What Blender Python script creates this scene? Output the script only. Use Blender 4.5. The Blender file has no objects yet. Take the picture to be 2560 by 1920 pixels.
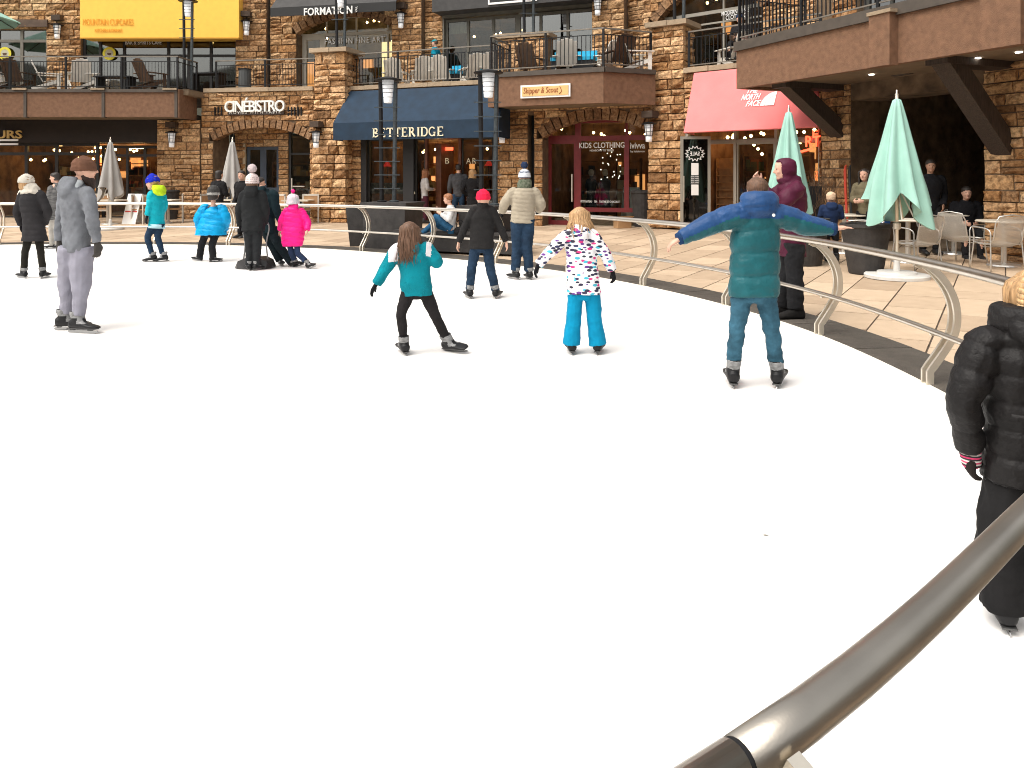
import bpy, bmesh, math, random
import numpy as np
from mathutils import Vector, Matrix, noise
R = math.radians
S = bpy.context.scene
COL = S.collection

# ------------------------------------------------------------------ camera, sky, sun, exposure
CAMH = 1.6; FPX = 1900.0; HY = 440.0; CX = 1280.0      # focal length and horizon measured in the 2560 px photograph
cd = bpy.data.cameras.new('camera'); cam = bpy.data.objects.new('camera', cd); COL.objects.link(cam)
cam.location = (0, 0, CAMH); cam.rotation_euler = (R(90), 0, 0)
cd.sensor_width = 36; cd.lens = 36*FPX/2560; cd.shift_y = -(960-HY)/2560; cd.clip_end = 600; cd.clip_start = .05
S.camera = cam
w = bpy.data.worlds.new('World'); S.world = w; w.use_nodes = True
wn = w.node_tree.nodes; wl = w.node_tree.links
bg = wn['Background']
sky = wn.new('ShaderNodeTexSky'); sky.sky_type = 'NISHITA'; sky.sun_disc = False
sky.sun_elevation = R(58); sky.sun_rotation = R(233); sky.dust_density = 4.0; sky.air_density = 1.2
hs = wn.new('ShaderNodeHueSaturation'); hs.inputs['Saturation'].default_value = .22      # high thin overcast: nearly colourless sky
tint = wn.new('ShaderNodeMix'); tint.data_type = 'RGBA'; tint.blend_type = 'MULTIPLY'; tint.inputs[0].default_value = 1
tint.inputs[7].default_value = (1.0, .975, .93, 1)
wl.new(sky.outputs[0], hs.inputs['Color']); wl.new(hs.outputs[0], tint.inputs[6]); wl.new(tint.outputs[2], bg.inputs[0])
bg.inputs[1].default_value = .15
sd = bpy.data.lights.new('sun', 'SUN'); sd.energy = 1.1; sd.angle = R(50); sd.color = (1, .96, .9)
sun = bpy.data.objects.new('sun', sd); COL.objects.link(sun)
# light from behind the camera and above (sun azimuth 233 deg in sky terms)
az = R(233); el = R(58)
sdir = Vector((math.sin(az)*math.cos(el), math.cos(az)*math.cos(el), math.sin(el)))
sun.rotation_euler = sdir.to_track_quat('Z', 'Y').to_euler()
S.view_settings.view_transform = 'Standard'; S.view_settings.look = 'None'
S.view_settings.exposure = .88; S.view_settings.gamma = 1
S.view_settings.use_curve_mapping = False
S.cycles.max_bounces = 6; S.cycles.transparent_max_bounces = 12
S.cycles.sample_clamp_indirect = 4; S.cycles.filter_width = 1.0

# ------------------------------------------------------------------ helpers
RND = random.Random(7)
def P(px, py, Y):                                   # a pixel of the photograph at depth Y -> world point
    return Vector(((px-CX)/FPX*Y, Y, CAMH-(py-HY)/FPX*Y))

MATS = {}
def mat(name, col=(.5, .5, .5), rough=.7, metal=0, bump=0, bscale=40, var=0, vscale=6, col2=None, emit=0, spec=.5, rand=0, sheen=0, detail=4, stretch=None):
    if name in MATS: return MATS[name]
    m = bpy.data.materials.new(name); m.use_nodes = True; MATS[name] = m
    nt = m.node_tree; n = nt.nodes; l = nt.links; b = n['Principled BSDF']
    b.inputs['Base Color'].default_value = (*col, 1); b.inputs['Roughness'].default_value = rough
    b.inputs['Metallic'].default_value = metal; b.inputs['Specular IOR Level'].default_value = spec
    if sheen: b.inputs['Sheen Weight'].default_value = sheen
    if emit:
        b.inputs['Emission Color'].default_value = (*col, 1); b.inputs['Emission Strength'].default_value = emit
    tc = n.new('ShaderNodeTexCoord'); vec = tc.outputs['Object']
    if stretch:
        mp = n.new('ShaderNodeMapping'); mp.inputs['Scale'].default_value = stretch; l.new(vec, mp.inputs[0]); vec = mp.outputs[0]
    if var or col2 or rand:
        c2 = col2 or tuple(c*(1-var) for c in col); c1 = col if col2 else tuple(min(1, c*(1+var*.6)) for c in col)
        nz = n.new('ShaderNodeTexNoise'); nz.inputs['Scale'].default_value = vscale; nz.inputs['Detail'].default_value = detail; l.new(vec, nz.inputs['Vector'])
        src = nz.outputs[0]
        if rand:
            oi = n.new('ShaderNodeObjectInfo'); g = n.new('ShaderNodeNewGeometry')
            ad = n.new('ShaderNodeMath'); ad.operation = 'ADD'; l.new(oi.outputs['Random'], ad.inputs[0]); l.new(g.outputs['Random Per Island'], ad.inputs[1])
            fr = n.new('ShaderNodeMath'); fr.operation = 'FRACT'; l.new(ad.outputs[0], fr.inputs[0])
            mx = n.new('ShaderNodeMix'); mx.inputs[0].default_value = rand; l.new(src, mx.inputs[2]); l.new(fr.outputs[0], mx.inputs[3]); src = mx.outputs[0]
        cr = n.new('ShaderNodeValToRGB'); cr.color_ramp.elements[0].position = .3 if not rand else .1; cr.color_ramp.elements[1].position = .7 if not rand else .9
        cr.color_ramp.elements[0].color = (*c2, 1); cr.color_ramp.elements[1].color = (*c1, 1)
        l.new(src, cr.inputs[0]); l.new(cr.outputs[0], b.inputs['Base Color'])
    if bump:
        nb = n.new('ShaderNodeTexNoise'); nb.inputs['Scale'].default_value = bscale; nb.inputs['Detail'].default_value = 5; l.new(vec, nb.inputs['Vector'])
        bp = n.new('ShaderNodeBump'); bp.inputs['Strength'].default_value = bump; bp.inputs['Distance'].default_value = .02
        l.new(nb.outputs[0], bp.inputs['Height']); l.new(bp.outputs[0], b.inputs['Normal'])
    return m

def stone_mat(name, cols, seed=0):
    m = bpy.data.materials.new(name); m.use_nodes = True; MATS[name] = m
    nt = m.node_tree; n = nt.nodes; l = nt.links; b = n['Principled BSDF']; b.inputs['Roughness'].default_value = .92
    b.inputs['Specular IOR Level'].default_value = .2
    g = n.new('ShaderNodeNewGeometry'); tc = n.new('ShaderNodeTexCoord')
    oi = n.new('ShaderNodeObjectInfo')
    ad = n.new('ShaderNodeMath'); l.new(oi.outputs['Random'], ad.inputs[0]); l.new(g.outputs['Random Per Island'], ad.inputs[1])
    fr = n.new('ShaderNodeMath'); fr.operation = 'FRACT'; l.new(ad.outputs[0], fr.inputs[0])
    cr = n.new('ShaderNodeValToRGB'); e = cr.color_ramp; e.interpolation = 'LINEAR'
    while len(e.elements) < len(cols): e.elements.new(.5)
    for i, c in enumerate(cols): e.elements[i].position = i/(len(cols)-1); e.elements[i].color = (*c, 1)
    l.new(fr.outputs[0], cr.inputs[0])
    nz = n.new('ShaderNodeTexNoise'); nz.inputs['Scale'].default_value = 13; nz.inputs['Detail'].default_value = 9; nz.inputs['Roughness'].default_value = .65; l.new(g.outputs['Position'], nz.inputs['Vector'])
    r2 = n.new('ShaderNodeValToRGB'); r2.color_ramp.elements[0].position = .34; r2.color_ramp.elements[0].color = (.36, .31, .27, 1)
    r2.color_ramp.elements[1].position = .6; r2.color_ramp.elements[1].color = (1.3, 1.2, 1.06, 1); l.new(nz.outputs[0], r2.inputs[0])
    mx = n.new('ShaderNodeMix'); mx.data_type = 'RGBA'; mx.blend_type = 'MULTIPLY'; mx.inputs[0].default_value = .9
    l.new(cr.outputs[0], mx.inputs[6]); l.new(r2.outputs[0], mx.inputs[7])
    # rust-coloured blotches
    n3 = n.new('ShaderNodeTexNoise'); n3.inputs['Scale'].default_value = 2.3; n3.inputs['Detail'].default_value = 6; l.new(g.outputs['Position'], n3.inputs['Vector'])
    r3 = n.new('ShaderNodeValToRGB'); r3.color_ramp.elements[0].position = .52; r3.color_ramp.elements[0].color = (0, 0, 0, 1); r3.color_ramp.elements[1].position = .68; r3.color_ramp.elements[1].color = (.55, .55, .55, 1)
    l.new(n3.outputs[0], r3.inputs[0])
    m4 = n.new('ShaderNodeMix'); m4.data_type = 'RGBA'; l.new(r3.outputs[0], m4.inputs[0]); l.new(mx.outputs[2], m4.inputs[6]); m4.inputs[7].default_value = (.27, .13, .05, 1)
    l.new(m4.outputs[2], b.inputs['Base Color'])
    bp = n.new('ShaderNodeBump'); bp.inputs['Strength'].default_value = 1; bp.inputs['Distance'].default_value = .045
    nb = n.new('ShaderNodeTexNoise'); nb.inputs['Scale'].default_value = 14; nb.inputs['Detail'].default_value = 6; l.new(g.outputs['Position'], nb.inputs['Vector'])
    l.new(nb.outputs[0], bp.inputs['Height']); l.new(bp.outputs[0], b.inputs['Normal'])
    return m

def glass_mat(name, tintc=(.8, .85, .82), refl=1.0):
    m = bpy.data.materials.new(name); m.use_nodes = True; MATS[name] = m
    nt = m.node_tree; n = nt.nodes; l = nt.links; n.remove(n['Principled BSDF']); out = n['Material Output']
    tr = n.new('ShaderNodeBsdfTransparent'); tr.inputs[0].default_value = (*tintc, 1)
    gl = n.new('ShaderNodeBsdfGlossy'); gl.inputs['Roughness'].default_value = .03
    fr = n.new('ShaderNodeFresnel'); fr.inputs[0].default_value = 1.5
    ml = n.new('ShaderNodeMath'); ml.operation = 'MULTIPLY_ADD'; ml.inputs[1].default_value = 1.6*refl; ml.inputs[2].default_value = .02*refl; l.new(fr.outputs[0], ml.inputs[0])
    mx = n.new('ShaderNodeMixShader'); l.new(ml.outputs[0], mx.inputs[0]); l.new(tr.outputs[0], mx.inputs[1]); l.new(gl.outputs[0], mx.inputs[2])
    l.new(mx.outputs[0], out.inputs[0]); return m

class MB:
    def __init__(s): s.v = []; s.f = []; s.mi = []; s.cur = 0
    def add(s, vs, fs):
        o = len(s.v); s.v += [tuple(p) for p in vs]; s.f += [tuple(i+o for i in f) for f in fs]; s.mi += [s.cur]*len(fs); return s
    def box(s, x0, x1, y0, y1, z0, z1):
        return s.add([(x0,y0,z0),(x1,y0,z0),(x1,y1,z0),(x0,y1,z0),(x0,y0,z1),(x1,y0,z1),(x1,y1,z1),(x0,y1,z1)],
                     [(0,3,2,1),(4,5,6,7),(0,1,5,4),(1,2,6,5),(2,3,7,6),(3,0,4,7)])
    def bar(s, a, b, w, h, up=(0, 0, 1)):               # rectangular bar from a to b
        a = Vector(a); b = Vector(b); d = (b-a).normalized(); u = Vector(up)
        if abs(d.dot(u)) > .98: u = Vector((0, 1, 0))
        r = d.cross(u).normalized()*w/2; u = r.cross(d).normalized()*h/2
        vs = [p+i*r+j*u for p in (a, b) for i, j in ((-1,-1),(1,-1),(1,1),(-1,1))]
        return s.add(vs, [(0,1,2,3),(7,6,5,4),(0,4,5,1),(1,5,6,2),(2,6,7,3),(3,7,4,0)])
    def prism(s, pts, d):                                # polygon (3-d points) extruded by the vector d
        n = len(pts); d = Vector(d); vs = [Vector(p) for p in pts]+[Vector(p)+d for p in pts]
        return s.add(vs, [tuple(range(n))[::-1], tuple(range(n, 2*n))]+[(i, (i+1) % n, (i+1) % n+n, i+n) for i in range(n)])
    def loft(s, rings, cap=True):                        # rings: lists of points, equal length
        n = len(rings[0]); vs = [p for r in rings for p in r]; fs = []
        for k in range(len(rings)-1):
            for i in range(n):
                j = (i+1) % n; fs.append((k*n+i, k*n+j, (k+1)*n+j, (k+1)*n+i))
        if cap: fs.append(tuple(range(n))[::-1]); fs.append(tuple((len(rings)-1)*n+i for i in range(n)))
        return s.add(vs, fs)
    def ering(s, c, a, b, n=14, p=1.0):
        c = Vector(c); a = Vector(a); b = Vector(b); r = []
        for i in range(n):
            t = 2*math.pi*i/n; x = math.cos(t); y = math.sin(t)
            if p != 1: x = math.copysign(abs(x)**p, x); y = math.copysign(abs(y)**p, y)
            r.append(c+a*x+b*y)
        return r
    def tube(s, pts, rad, n=10, sub=0, cap=True):
        pts = [Vector(p) for p in pts]; rad = list(rad) if hasattr(rad, '__len__') else [rad]*len(pts)
        if sub: pts, rad = spline(pts, rad, sub)
        rings = []; up = None
        for i, p in enumerate(pts):
            d = (pts[min(i+1, len(pts)-1)]-pts[max(i-1, 0)])
            d = d.normalized() if d.length > 1e-9 else Vector((0, 0, 1))
            if up is None: up = Vector((0, 0, 1)) if abs(d.z) < .9 else Vector((0, 1, 0))
            a = d.cross(up).normalized(); b = a.cross(d).normalized(); up = b
            rings.append(s.ering(p, a*rad[i], b*rad[i], n))
        return s.loft(rings, cap)
    def cyl(s, c, r0, r1, h, n=20):
        c = Vector(c); return s.loft([s.ering(c, (r0,0,0), (0,r0,0), n), s.ering(c+Vector((0,0,h)), (r1,0,0), (0,r1,0), n)])
    def lathe(s, c, prof, n=24):
        c = Vector(c); return s.loft([s.ering(c+Vector((0,0,z)), (r,0,0), (0,r,0), n) for r, z in prof])
    def ball(s, c, rx, ry=None, rz=None, n=12, m=8, ax=None):
        ry = ry or rx; rz = rz or rx; c = Vector(c); A = ax or (Vector((1,0,0)), Vector((0,1,0)), Vector((0,0,1)))
        rings = []
        for k in range(m+1):
            t = -math.pi/2+math.pi*k/m; cc = max(math.cos(t), .02)
            rings.append(s.ering(c+A[2]*rz*math.sin(t), A[0]*rx*cc, A[1]*ry*cc, n))
        return s.loft(rings)
    def build(s, name, m, parent=None, smooth=False, loc=None, rot=None, off=None):
        me = bpy.data.meshes.new(name)
        vs = s.v if off is None else [(x-off[0], y-off[1], z-off[2]) for x, y, z in s.v]
        me.from_pydata(vs, [], s.f)
        ms = m if isinstance(m, (list, tuple)) else [m]
        for q in ms: me.materials.append(q)
        if len(ms) > 1: me.polygons.foreach_set('material_index', s.mi)
        if smooth: me.polygons.foreach_set('use_smooth', [True]*len(me.polygons))
        me.update()
        o = bpy.data.objects.new(name, me); COL.objects.link(o); o.parent = parent
        if loc is not None: o.location = loc
        if rot is not None: o.rotation_euler = (0, 0, rot)
        return o

def spline(pts, rad, sub):
    P_ = []; r_ = []; n = len(pts)
    for i in range(n-1):
        p0 = pts[max(i-1, 0)]; p1 = pts[i]; p2 = pts[i+1]; p3 = pts[min(i+2, n-1)]
        for k in range(sub):
            t = k/sub
            P_.append(.5*((2*p1)+(p2-p0)*t+(2*p0-5*p1+4*p2-p3)*t*t+(3*p1-p0-3*p2+p3)*t**3))
            r_.append(rad[i]*(1-t)+rad[i+1]*t)
    P_.append(pts[-1]); r_.append(rad[-1]); return P_, r_

def tag(o, label=None, cat=None, group=None, kind=None):
    if label: o['label'] = label
    if cat: o['category'] = cat
    if group: o['group'] = group
    if kind: o['kind'] = kind
    return o
def thing(name, label, cat, loc=(0, 0, 0), rot=0, group=None):
    o = bpy.data.objects.new(name, None); COL.objects.link(o); o.empty_display_size = .1
    o.location = loc; o.rotation_euler = (0, 0, rot); return tag(o, label, cat, group)
def kids(o): return [c for c in KIDS.get(o.name, [])]
def copy_tree(o, loc, rot, label, name=None):
    def rec(x, par):
        c = x.copy(); COL.objects.link(c); c.parent = par
        for ch in list(x.children): rec(ch, c)
        return c
    c = rec(o, None); c.location = loc; c.rotation_euler = (0, 0, rot); c['label'] = label; return c

def text_mesh(txt, size, depth, bold=0, mirror=False, spacing=1.0, shear=0):
    cu = bpy.data.curves.new('lettering', 'FONT'); cu.body = txt; cu.size = size; cu.extrude = depth/2; cu.offset = bold
    cu.align_x = 'CENTER'; cu.align_y = 'CENTER'; cu.resolution_u = 3; cu.space_character = spacing; cu.shear = shear
    o = bpy.data.objects.new('lettering', cu); COL.objects.link(o)
    bpy.context.view_layer.update()
    me = bpy.data.meshes.new_from_object(o.evaluated_get(bpy.context.evaluated_depsgraph_get()))
    bpy.data.objects.remove(o); bpy.data.curves.remove(cu)
    if mirror:
        for v in me.vertices: v.co.x = -v.co.x
    me.name = 'lettering'; return me
def text(txt, m, parent, x, y, z, w, h, depth=.02, bold=0, mirror=False, tilt=90, spacing=1.0, shear=0, rotz=0, name='lettering'):
    """lettering fitted to width w and height h, centred on (x, z), facing local -y"""
    me = text_mesh(txt, 1, depth, bold, mirror, spacing, shear)
    xs = [v.co.x for v in me.vertices]; ys = [v.co.y for v in me.vertices]
    sx = w/(max(xs)-min(xs)); sy = h/(max(ys)-min(ys)); mx = (max(xs)+min(xs))/2; my = (max(ys)+min(ys))/2
    for v in me.vertices: v.co.x = (v.co.x-mx)*sx; v.co.y = (v.co.y-my)*sy
    me.materials.append(m); o = bpy.data.objects.new(name, me); COL.objects.link(o); o.parent = parent
    o.location = (x, y, z); o.rotation_euler = (R(tilt), 0, rotz); return o

# materials
STONE = stone_mat('sandstone', [(.20,.115,.06),(.49,.31,.175),(.64,.445,.275),(.38,.205,.09),(.72,.52,.32),(.26,.145,.07),(.56,.36,.195)])
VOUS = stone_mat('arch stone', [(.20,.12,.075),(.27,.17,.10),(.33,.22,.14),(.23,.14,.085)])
MORTAR = mat('mortar', (.17,.115,.07), .95, bump=.5, bscale=30, var=.3)
COPING = mat('coping stone', (.36,.27,.18), .9, bump=.6, bscale=18, var=.35, rand=.4)
TIMBER = mat('brown stucco fascia', (.185,.095,.052), .85, bump=.5, bscale=60, var=.25, vscale=9)
TIMDK = mat('dark metal cap', (.07,.055,.042), .6, var=.2)
SOFFIT = mat('brown soffit', (.19,.135,.085), .9, bump=.3, bscale=30, var=.2, vscale=3)
BEAM = mat('dark timber brace', (.055,.038,.028), .8, bump=.5, bscale=8, var=.35, stretch=(8,8,1))
IRON = mat('black iron', (.009,.009,.010), .5, spec=.3, var=.2, bump=.1)
STEEL = mat('brushed stainless', (.62,.57,.50), .30, metal=1, bump=.02, bscale=160, var=.08, vscale=9)
NEARSTEEL = mat('shaded near handrail steel', (.45,.41,.355), .38, metal=1, bump=.03, bscale=220, var=.16, vscale=5, stretch=(1,1,1))  # darker copy of the rail steel, with the rail's shading put into the colour
STEELP = mat('stainless post', (.74,.68,.58), .42, metal=.85, bump=.06, bscale=90, var=.08)
GREYFR = mat('grey window frame', (.21,.19,.155), .6, var=.15)
DARKFR = mat('black window frame', (.02,.018,.017), .5)
REDFR = mat('dark red frame', (.17,.012,.014), .5, var=.2)
ALU = mat('aluminium frame', (.34,.31,.26), .45, metal=.3)
BLUEDR = mat('slate blue door', (.045,.06,.085), .55, var=.15)
INT = mat('dark interior', (.10,.06,.038), .9, var=.5, vscale=3)
INTB = mat('brown interior', (.26,.13,.065), .85, var=.6, vscale=2.5)
WARM = mat('warm lamp', (1,.62,.25), emit=16); WARMLO = mat('warm lit panel', (.85,.36,.12), emit=.8); REDLIT = mat('red neon', (1,.08,.03), emit=2.2)
WHITEL = mat('white spot lamp', (1,.95,.85), emit=5)
GLASS = glass_mat('window glass', (.80,.82,.78), .55); GLASSR = glass_mat('reflective window glass', (.40,.42,.38), 2.2)
WHITE = mat('white paint', (.8,.79,.76), .5); CREAM = mat('cream letters', (.8,.72,.52), .5); BLACK = mat('black paint', (.015,.015,.016), .5)
FROST = mat('frosted lamp glass', (.90,.90,.90), .35, emit=.12)
# ------------------------------------------------------------------ rink outline
CTRL = [(3.14,5.8),(3.04,7.6),(2.61,9.3),(1.83,11.05),(.75,12.7),(-.62,14.05),(-2.5,15.55),(-4.6,16.75),(-7.2,17.5),(-9.6,17.65),(-12,17.5),
        (-15,16.8),(-18,14.8),(-20,11.5),(-20.5,8),(-19.5,4.5),(-17,1.5),(-13,-.8),(-9,-1.6),(-5,-1.5),(-2,-.42),(-.55,.28),(.285,.77),(1.01,1.376),(1.85,2.17),(2.55,3.08),(3.0,4.25)]
def catmull(pts, sub):
    out = []; n = len(pts)
    for i in range(n):
        p0, p1, p2, p3 = (np.array(pts[(i+k) % n], float) for k in (-1, 0, 1, 2))
        for k in range(sub):
            t = k/sub; out.append(.5*((2*p1)+(p2-p0)*t+(2*p0-5*p1+4*p2-p3)*t*t+(3*p1-p0-3*p2+p3)*t**3))
    return np.array(out)
CUR = catmull(CTRL, 24)
_tan = np.roll(CUR, -1, 0)-np.roll(CUR, 1, 0); _tan /= np.linalg.norm(_tan, axis=1)[:, None]
NOR = np.stack([_tan[:, 1], -_tan[:, 0]], 1)         # the outline runs counter-clockwise: outward normal
NOR = NOR if ((CUR+NOR)[:, 0].max() > CUR[:, 0].max()+.5) else -NOR
ARC = np.concatenate([[0], np.cumsum(np.linalg.norm(np.diff(np.vstack([CUR, CUR[:1]]), axis=0), axis=1))])
def near(x, y):
    d = CUR-np.array([x, y]); i = int(np.argmin((d*d).sum(1))); return i, float(((np.array([x, y])-CUR[i])*NOR[i]).sum())
from functools import lru_cache
def dout(x, y):
    i, s = near(x, y); return s
KERB = .58
def g(x, y):
    d = dout(x, y); return .012+min(.34, .022*max(0, d-KERB)) if d > 0 else 0.0
def ground(px, py):                                   # where the photograph's pixel ray meets the paving
    Y = FPX*CAMH/(py-HY)
    for _ in range(8):
        x = (px-CX)/FPX*Y; Y = FPX*(CAMH-g(x, Y))/(py-HY)
    x = (px-CX)/FPX*Y; return Vector((x, Y, g(x, Y)))
def at_arc(s):
    s = s % ARC[-1]; i = int(np.searchsorted(ARC, s))-1; i = max(i, 0) % len(CUR); j = (i+1) % len(CUR)
    t = (s-ARC[i])/max(1e-9, ARC[i+1]-ARC[i]); p = CUR[i]*(1-t)+CUR[j]*t; n = NOR[i]*(1-t)+NOR[j]*t; n /= np.linalg.norm(n)
    return p, n

ICE = bpy.data.materials.new('ice'); ICE.use_nodes = True
def _ice():
    n = ICE.node_tree.nodes; l = ICE.node_tree.links; b = n['Principled BSDF']; b.inputs['Roughness'].default_value = .38
    b.inputs['Specular IOR Level'].default_value = .25
    tc = n.new('ShaderNodeTexCoord'); nz = n.new('ShaderNodeTexNoise'); nz.inputs['Scale'].default_value = 1.1; nz.inputs['Detail'].default_value = 7; l.new(tc.outputs['Object'], nz.inputs['Vector'])
    cr = n.new('ShaderNodeValToRGB'); cr.color_ramp.elements[0].position = .3; cr.color_ramp.elements[0].color = (.83, .80, .765, 1); cr.color_ramp.elements[1].position = .6; cr.color_ramp.elements[1].color = (.90, .885, .865, 1)
    l.new(nz.outputs[0], cr.inputs[0]); l.new(cr.outputs[0], b.inputs['Base Color'])
    mp = n.new('ShaderNodeMapping'); mp.inputs['Scale'].default_value = (3, 22, 1); mp.inputs['Rotation'].default_value = (0, 0, .7); l.new(tc.outputs['Object'], mp.inputs[0])
    n2 = n.new('ShaderNodeTexNoise'); n2.inputs['Scale'].default_value = 2; n2.inputs['Detail'].default_value = 8; l.new(mp.outputs[0], n2.inputs['Vector'])
    bp = n.new('ShaderNodeBump'); bp.inputs['Strength'].default_value = .25; bp.inputs['Distance'].default_value = .004; l.new(n2.outputs[0], bp.inputs['Height']); l.new(bp.outputs[0], b.inputs['Normal'])
_ice()
mb = MB(); n = len(CUR); mb.v = [(-8, 8, 0)]+[(*p, 0) for p in CUR]; mb.f = [(0, 1+i, 1+(i+1) % n) for i in range(n)]; mb.mi = [0]*n
tag(mb.build('ice_rink', ICE), kind='structure')

# granite kerb of separate stones, a cream ice lip against it
GRAN = mat('dark granite', (.095,.082,.068), .8, bump=.5, bscale=60, var=.45, vscale=11, rand=.35, spec=.3)
LIP = mat('ice edge', (.80,.75,.66), .6, var=.06)
mb = MB(); mb.v = []
base = MB(); ring = [[], []]
for i in range(n):
    ring[0].append((*(CUR[i]+NOR[i]*.0), .0)); ring[1].append((*(CUR[i]+NOR[i]*(KERB+.02)), .0))
base.v = [(x, y, .004) for x, y, _ in ring[0]]+[(x, y, .004) for x, y, _ in ring[1]]; base.f = [(i, (i+1) % n, n+(i+1) % n, n+i) for i in range(n)]; base.mi = [0]*n
kerb = tag(base.build('rink_kerb', mat('kerb joint', (.04,.035,.03), .95)), kind='structure')
def band(s0, s1, o0, o1, z0, z1, k=4):
    m = MB(); vs = []
    for j in range(k+1):
        p, nn = at_arc(s0+(s1-s0)*j/k)
        a = p+nn*o0; b = p+nn*o1; vs += [(a[0],a[1],z0),(b[0],b[1],z0),(b[0],b[1],z1),(a[0],a[1],z1)]
    fs = [(3,2,1,0)]+[(4*j+q, 4*j+(q+1) % 4, 4*j+4+(q+1) % 4, 4*j+4+q) for j in range(k) for q in range(4)]+[(4*k, 4*k+1, 4*k+2, 4*k+3)]
    return m.add(vs, fs)
L = ARC[-1]; ns = int(L/1.15)
for k in range(ns):
    s0 = L*k/ns; s1 = L*(k+1)/ns; band(s0+.004, s1-.004, .035, KERB, 0.0, .02+.002*(k % 3)).build('kerb_stone', GRAN, kerb)
m = MB(); q = band(0, L*.99999, -.025, .033, .0, .016, 400); q.build('ice_edge', LIP, kerb)

# plaza base sheet (mortar colour) following the slope, out to the buildings; then one big ground sheet
offs = [KERB+.01, 1.5, 3, 5, 8, 12, 16, 22]
m = MB(); vs = []
for o in offs:
    for i in range(0, n, 4):
        p = CUR[i]+NOR[i]*o; vs.append((p[0], p[1], (.012+min(.34, .022*max(0, o-KERB)))-.012))
k = len(range(0, n, 4)); m.v = vs; m.f = [(a*k+i, a*k+(i+1) % k, (a+1)*k+(i+1) % k, (a+1)*k+i) for a in range(len(offs)-1) for i in range(k)]; m.mi = [0]*len(m.f)
plaza = tag(m.build('plaza', mat('plaza joint', (.09,.065,.045), .95, var=.3, bump=.3)), kind='structure')
m = MB(); m.v = [(-260,-260,-.06),(260,-260,-.06),(260,260,-.06),(-260,260,-.06)]; m.f = [(0,1,2,3)]; m.mi = [0]
tag(m.build('ground', mat('far ground', (.20,.18,.15), .95, var=.2, vscale=.1)), kind='structure')

PAVE = mat('paving', (.57,.435,.305), .85, col2=(.34,.245,.165), rand=.55, vscale=5, bump=.35, bscale=25, spec=.25)
def clip(poly, p, nn, d0):                            # keep the side with (q-p).nn > d0
    out = []
    for i in range(len(poly)):
        a = poly[i]; b = poly[(i+1) % len(poly)]; da = (a-p)@nn-d0; db = (b-p)@nn-d0
        if da >= 0: out.append(a)
        if da*db < 0: out.append(a+(b-a)*da/(da-db))
    return out
slabs = []; A = R(57); ca, sa = math.cos(A), math.sin(A); rr = random.Random(3); W = .60
for row in range(-40, 70):
    t = -42.0+rr.random()
    while t < 42:
        ln = rr.choice([.62, .92, .92, 1.22]); a0 = t+.009; a1 = t+ln-.009; t += ln
        b0 = row*W+.009; b1 = row*W+W-.009
        q = [np.array([x*ca-y*sa, x*sa+y*ca]) for x, y in ((a0,b0),(a1,b0),(a1,b1),(a0,b1))]
        c = sum(q)/4
        if c[1] < .1 or c[1] > 27 or abs(c[0]) > .72*c[1]+1.6: continue
        i, d = near(*c)
        if d < KERB-.4 or d > 11: continue
        if d < KERB+1.2: q = clip(q, CUR[i], NOR[i], KERB+.012)
        if len(q) < 3: continue
        slabs.append((c[0]**2+c[1]**2, q))
slabs.sort(key=lambda s: s[0])
def slab_mb(m, q):
    dz = rr.uniform(-.0012, .0012); n_ = len(q)
    top = [(p[0], p[1], g(p[0], p[1])+dz) for p in q]; bot = [(p[0], p[1], g(p[0], p[1])-.04) for p in q]
    m.add(bot+top, [tuple(range(n_, 2*n_))]+[(i, (i+1) % n_, (i+1) % n_+n_, i+n_) for i in range(n_)])
far = MB()
for k, (_, q) in enumerate(slabs):
    if k < 300: m = MB(); slab_mb(m, q); m.build('paving_slab', PAVE, plaza)
    else: slab_mb(far, q)
tag(far.build('paving_slabs', PAVE, plaza), kind='stuff')

# wooded hills round the village (unseen, added to darken reflections in glass and steel)
HILL = mat('wooded hillside', (.045,.043,.026), .95, col2=(.024,.026,.016), vscale=.4, bump=.3)
m = MB(); kk = 96; rings = []
for rad, hh in ((70, 0), (82, .55), (100, 1), (150, 1.25)):
    rings.append([(rad*math.cos(2*math.pi*i/kk), 10+rad*math.sin(2*math.pi*i/kk), -.5+1.5*hh*(15+5*math.sin(i*.39)+4*noise.noise((i*.21, 2.2, 0))+1.5*noise.noise((i*.9, 0, 1)))) for i in range(kk)])
m.loft(rings, cap=False); tag(m.build('hills', HILL, smooth=True), kind='structure')

# unseen building row behind the camera, added for a dark band in the steel
OPP = mat('opposite facade', (.085,.062,.045), .9, var=.4, vscale=.8, bump=.3)
tb = thing('village_building', 'brown stone building row on the near side of the rink, unseen behind the viewer', 'building', (0, -32, 0))
m = MB()
for x0, x1, hh in ((-42, -20, 12), (-20, -2, 14.5), (-2, 14, 12.5), (14, 34, 15)): m.box(x0, x1-.05, -6-(hh-12), 0, 0, hh)
m.build('wall', OPP, tb)
wg = mat('opposite glass', (.03,.035,.04), .1)
for k in range(16):
    for zf in (1.0, 4.6, 8.2): MB().box(-40+k*4.6, -37.6+k*4.6, .003, .06, zf, zf+2.2).build('window', wg, tb)

# ------------------------------------------------------------------ stainless railing round the rink
ZR = .96; ZL = .42
s_ref = None
i0 = int(np.argmin(((CUR-np.array([3.12, 5.81]))**2).sum(1))); s0 = ARC[i0]
post_s = [s0+1.80*k for k in range(-3, 15)]
post_s += [s0-1.8*3-1.95]
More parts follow.
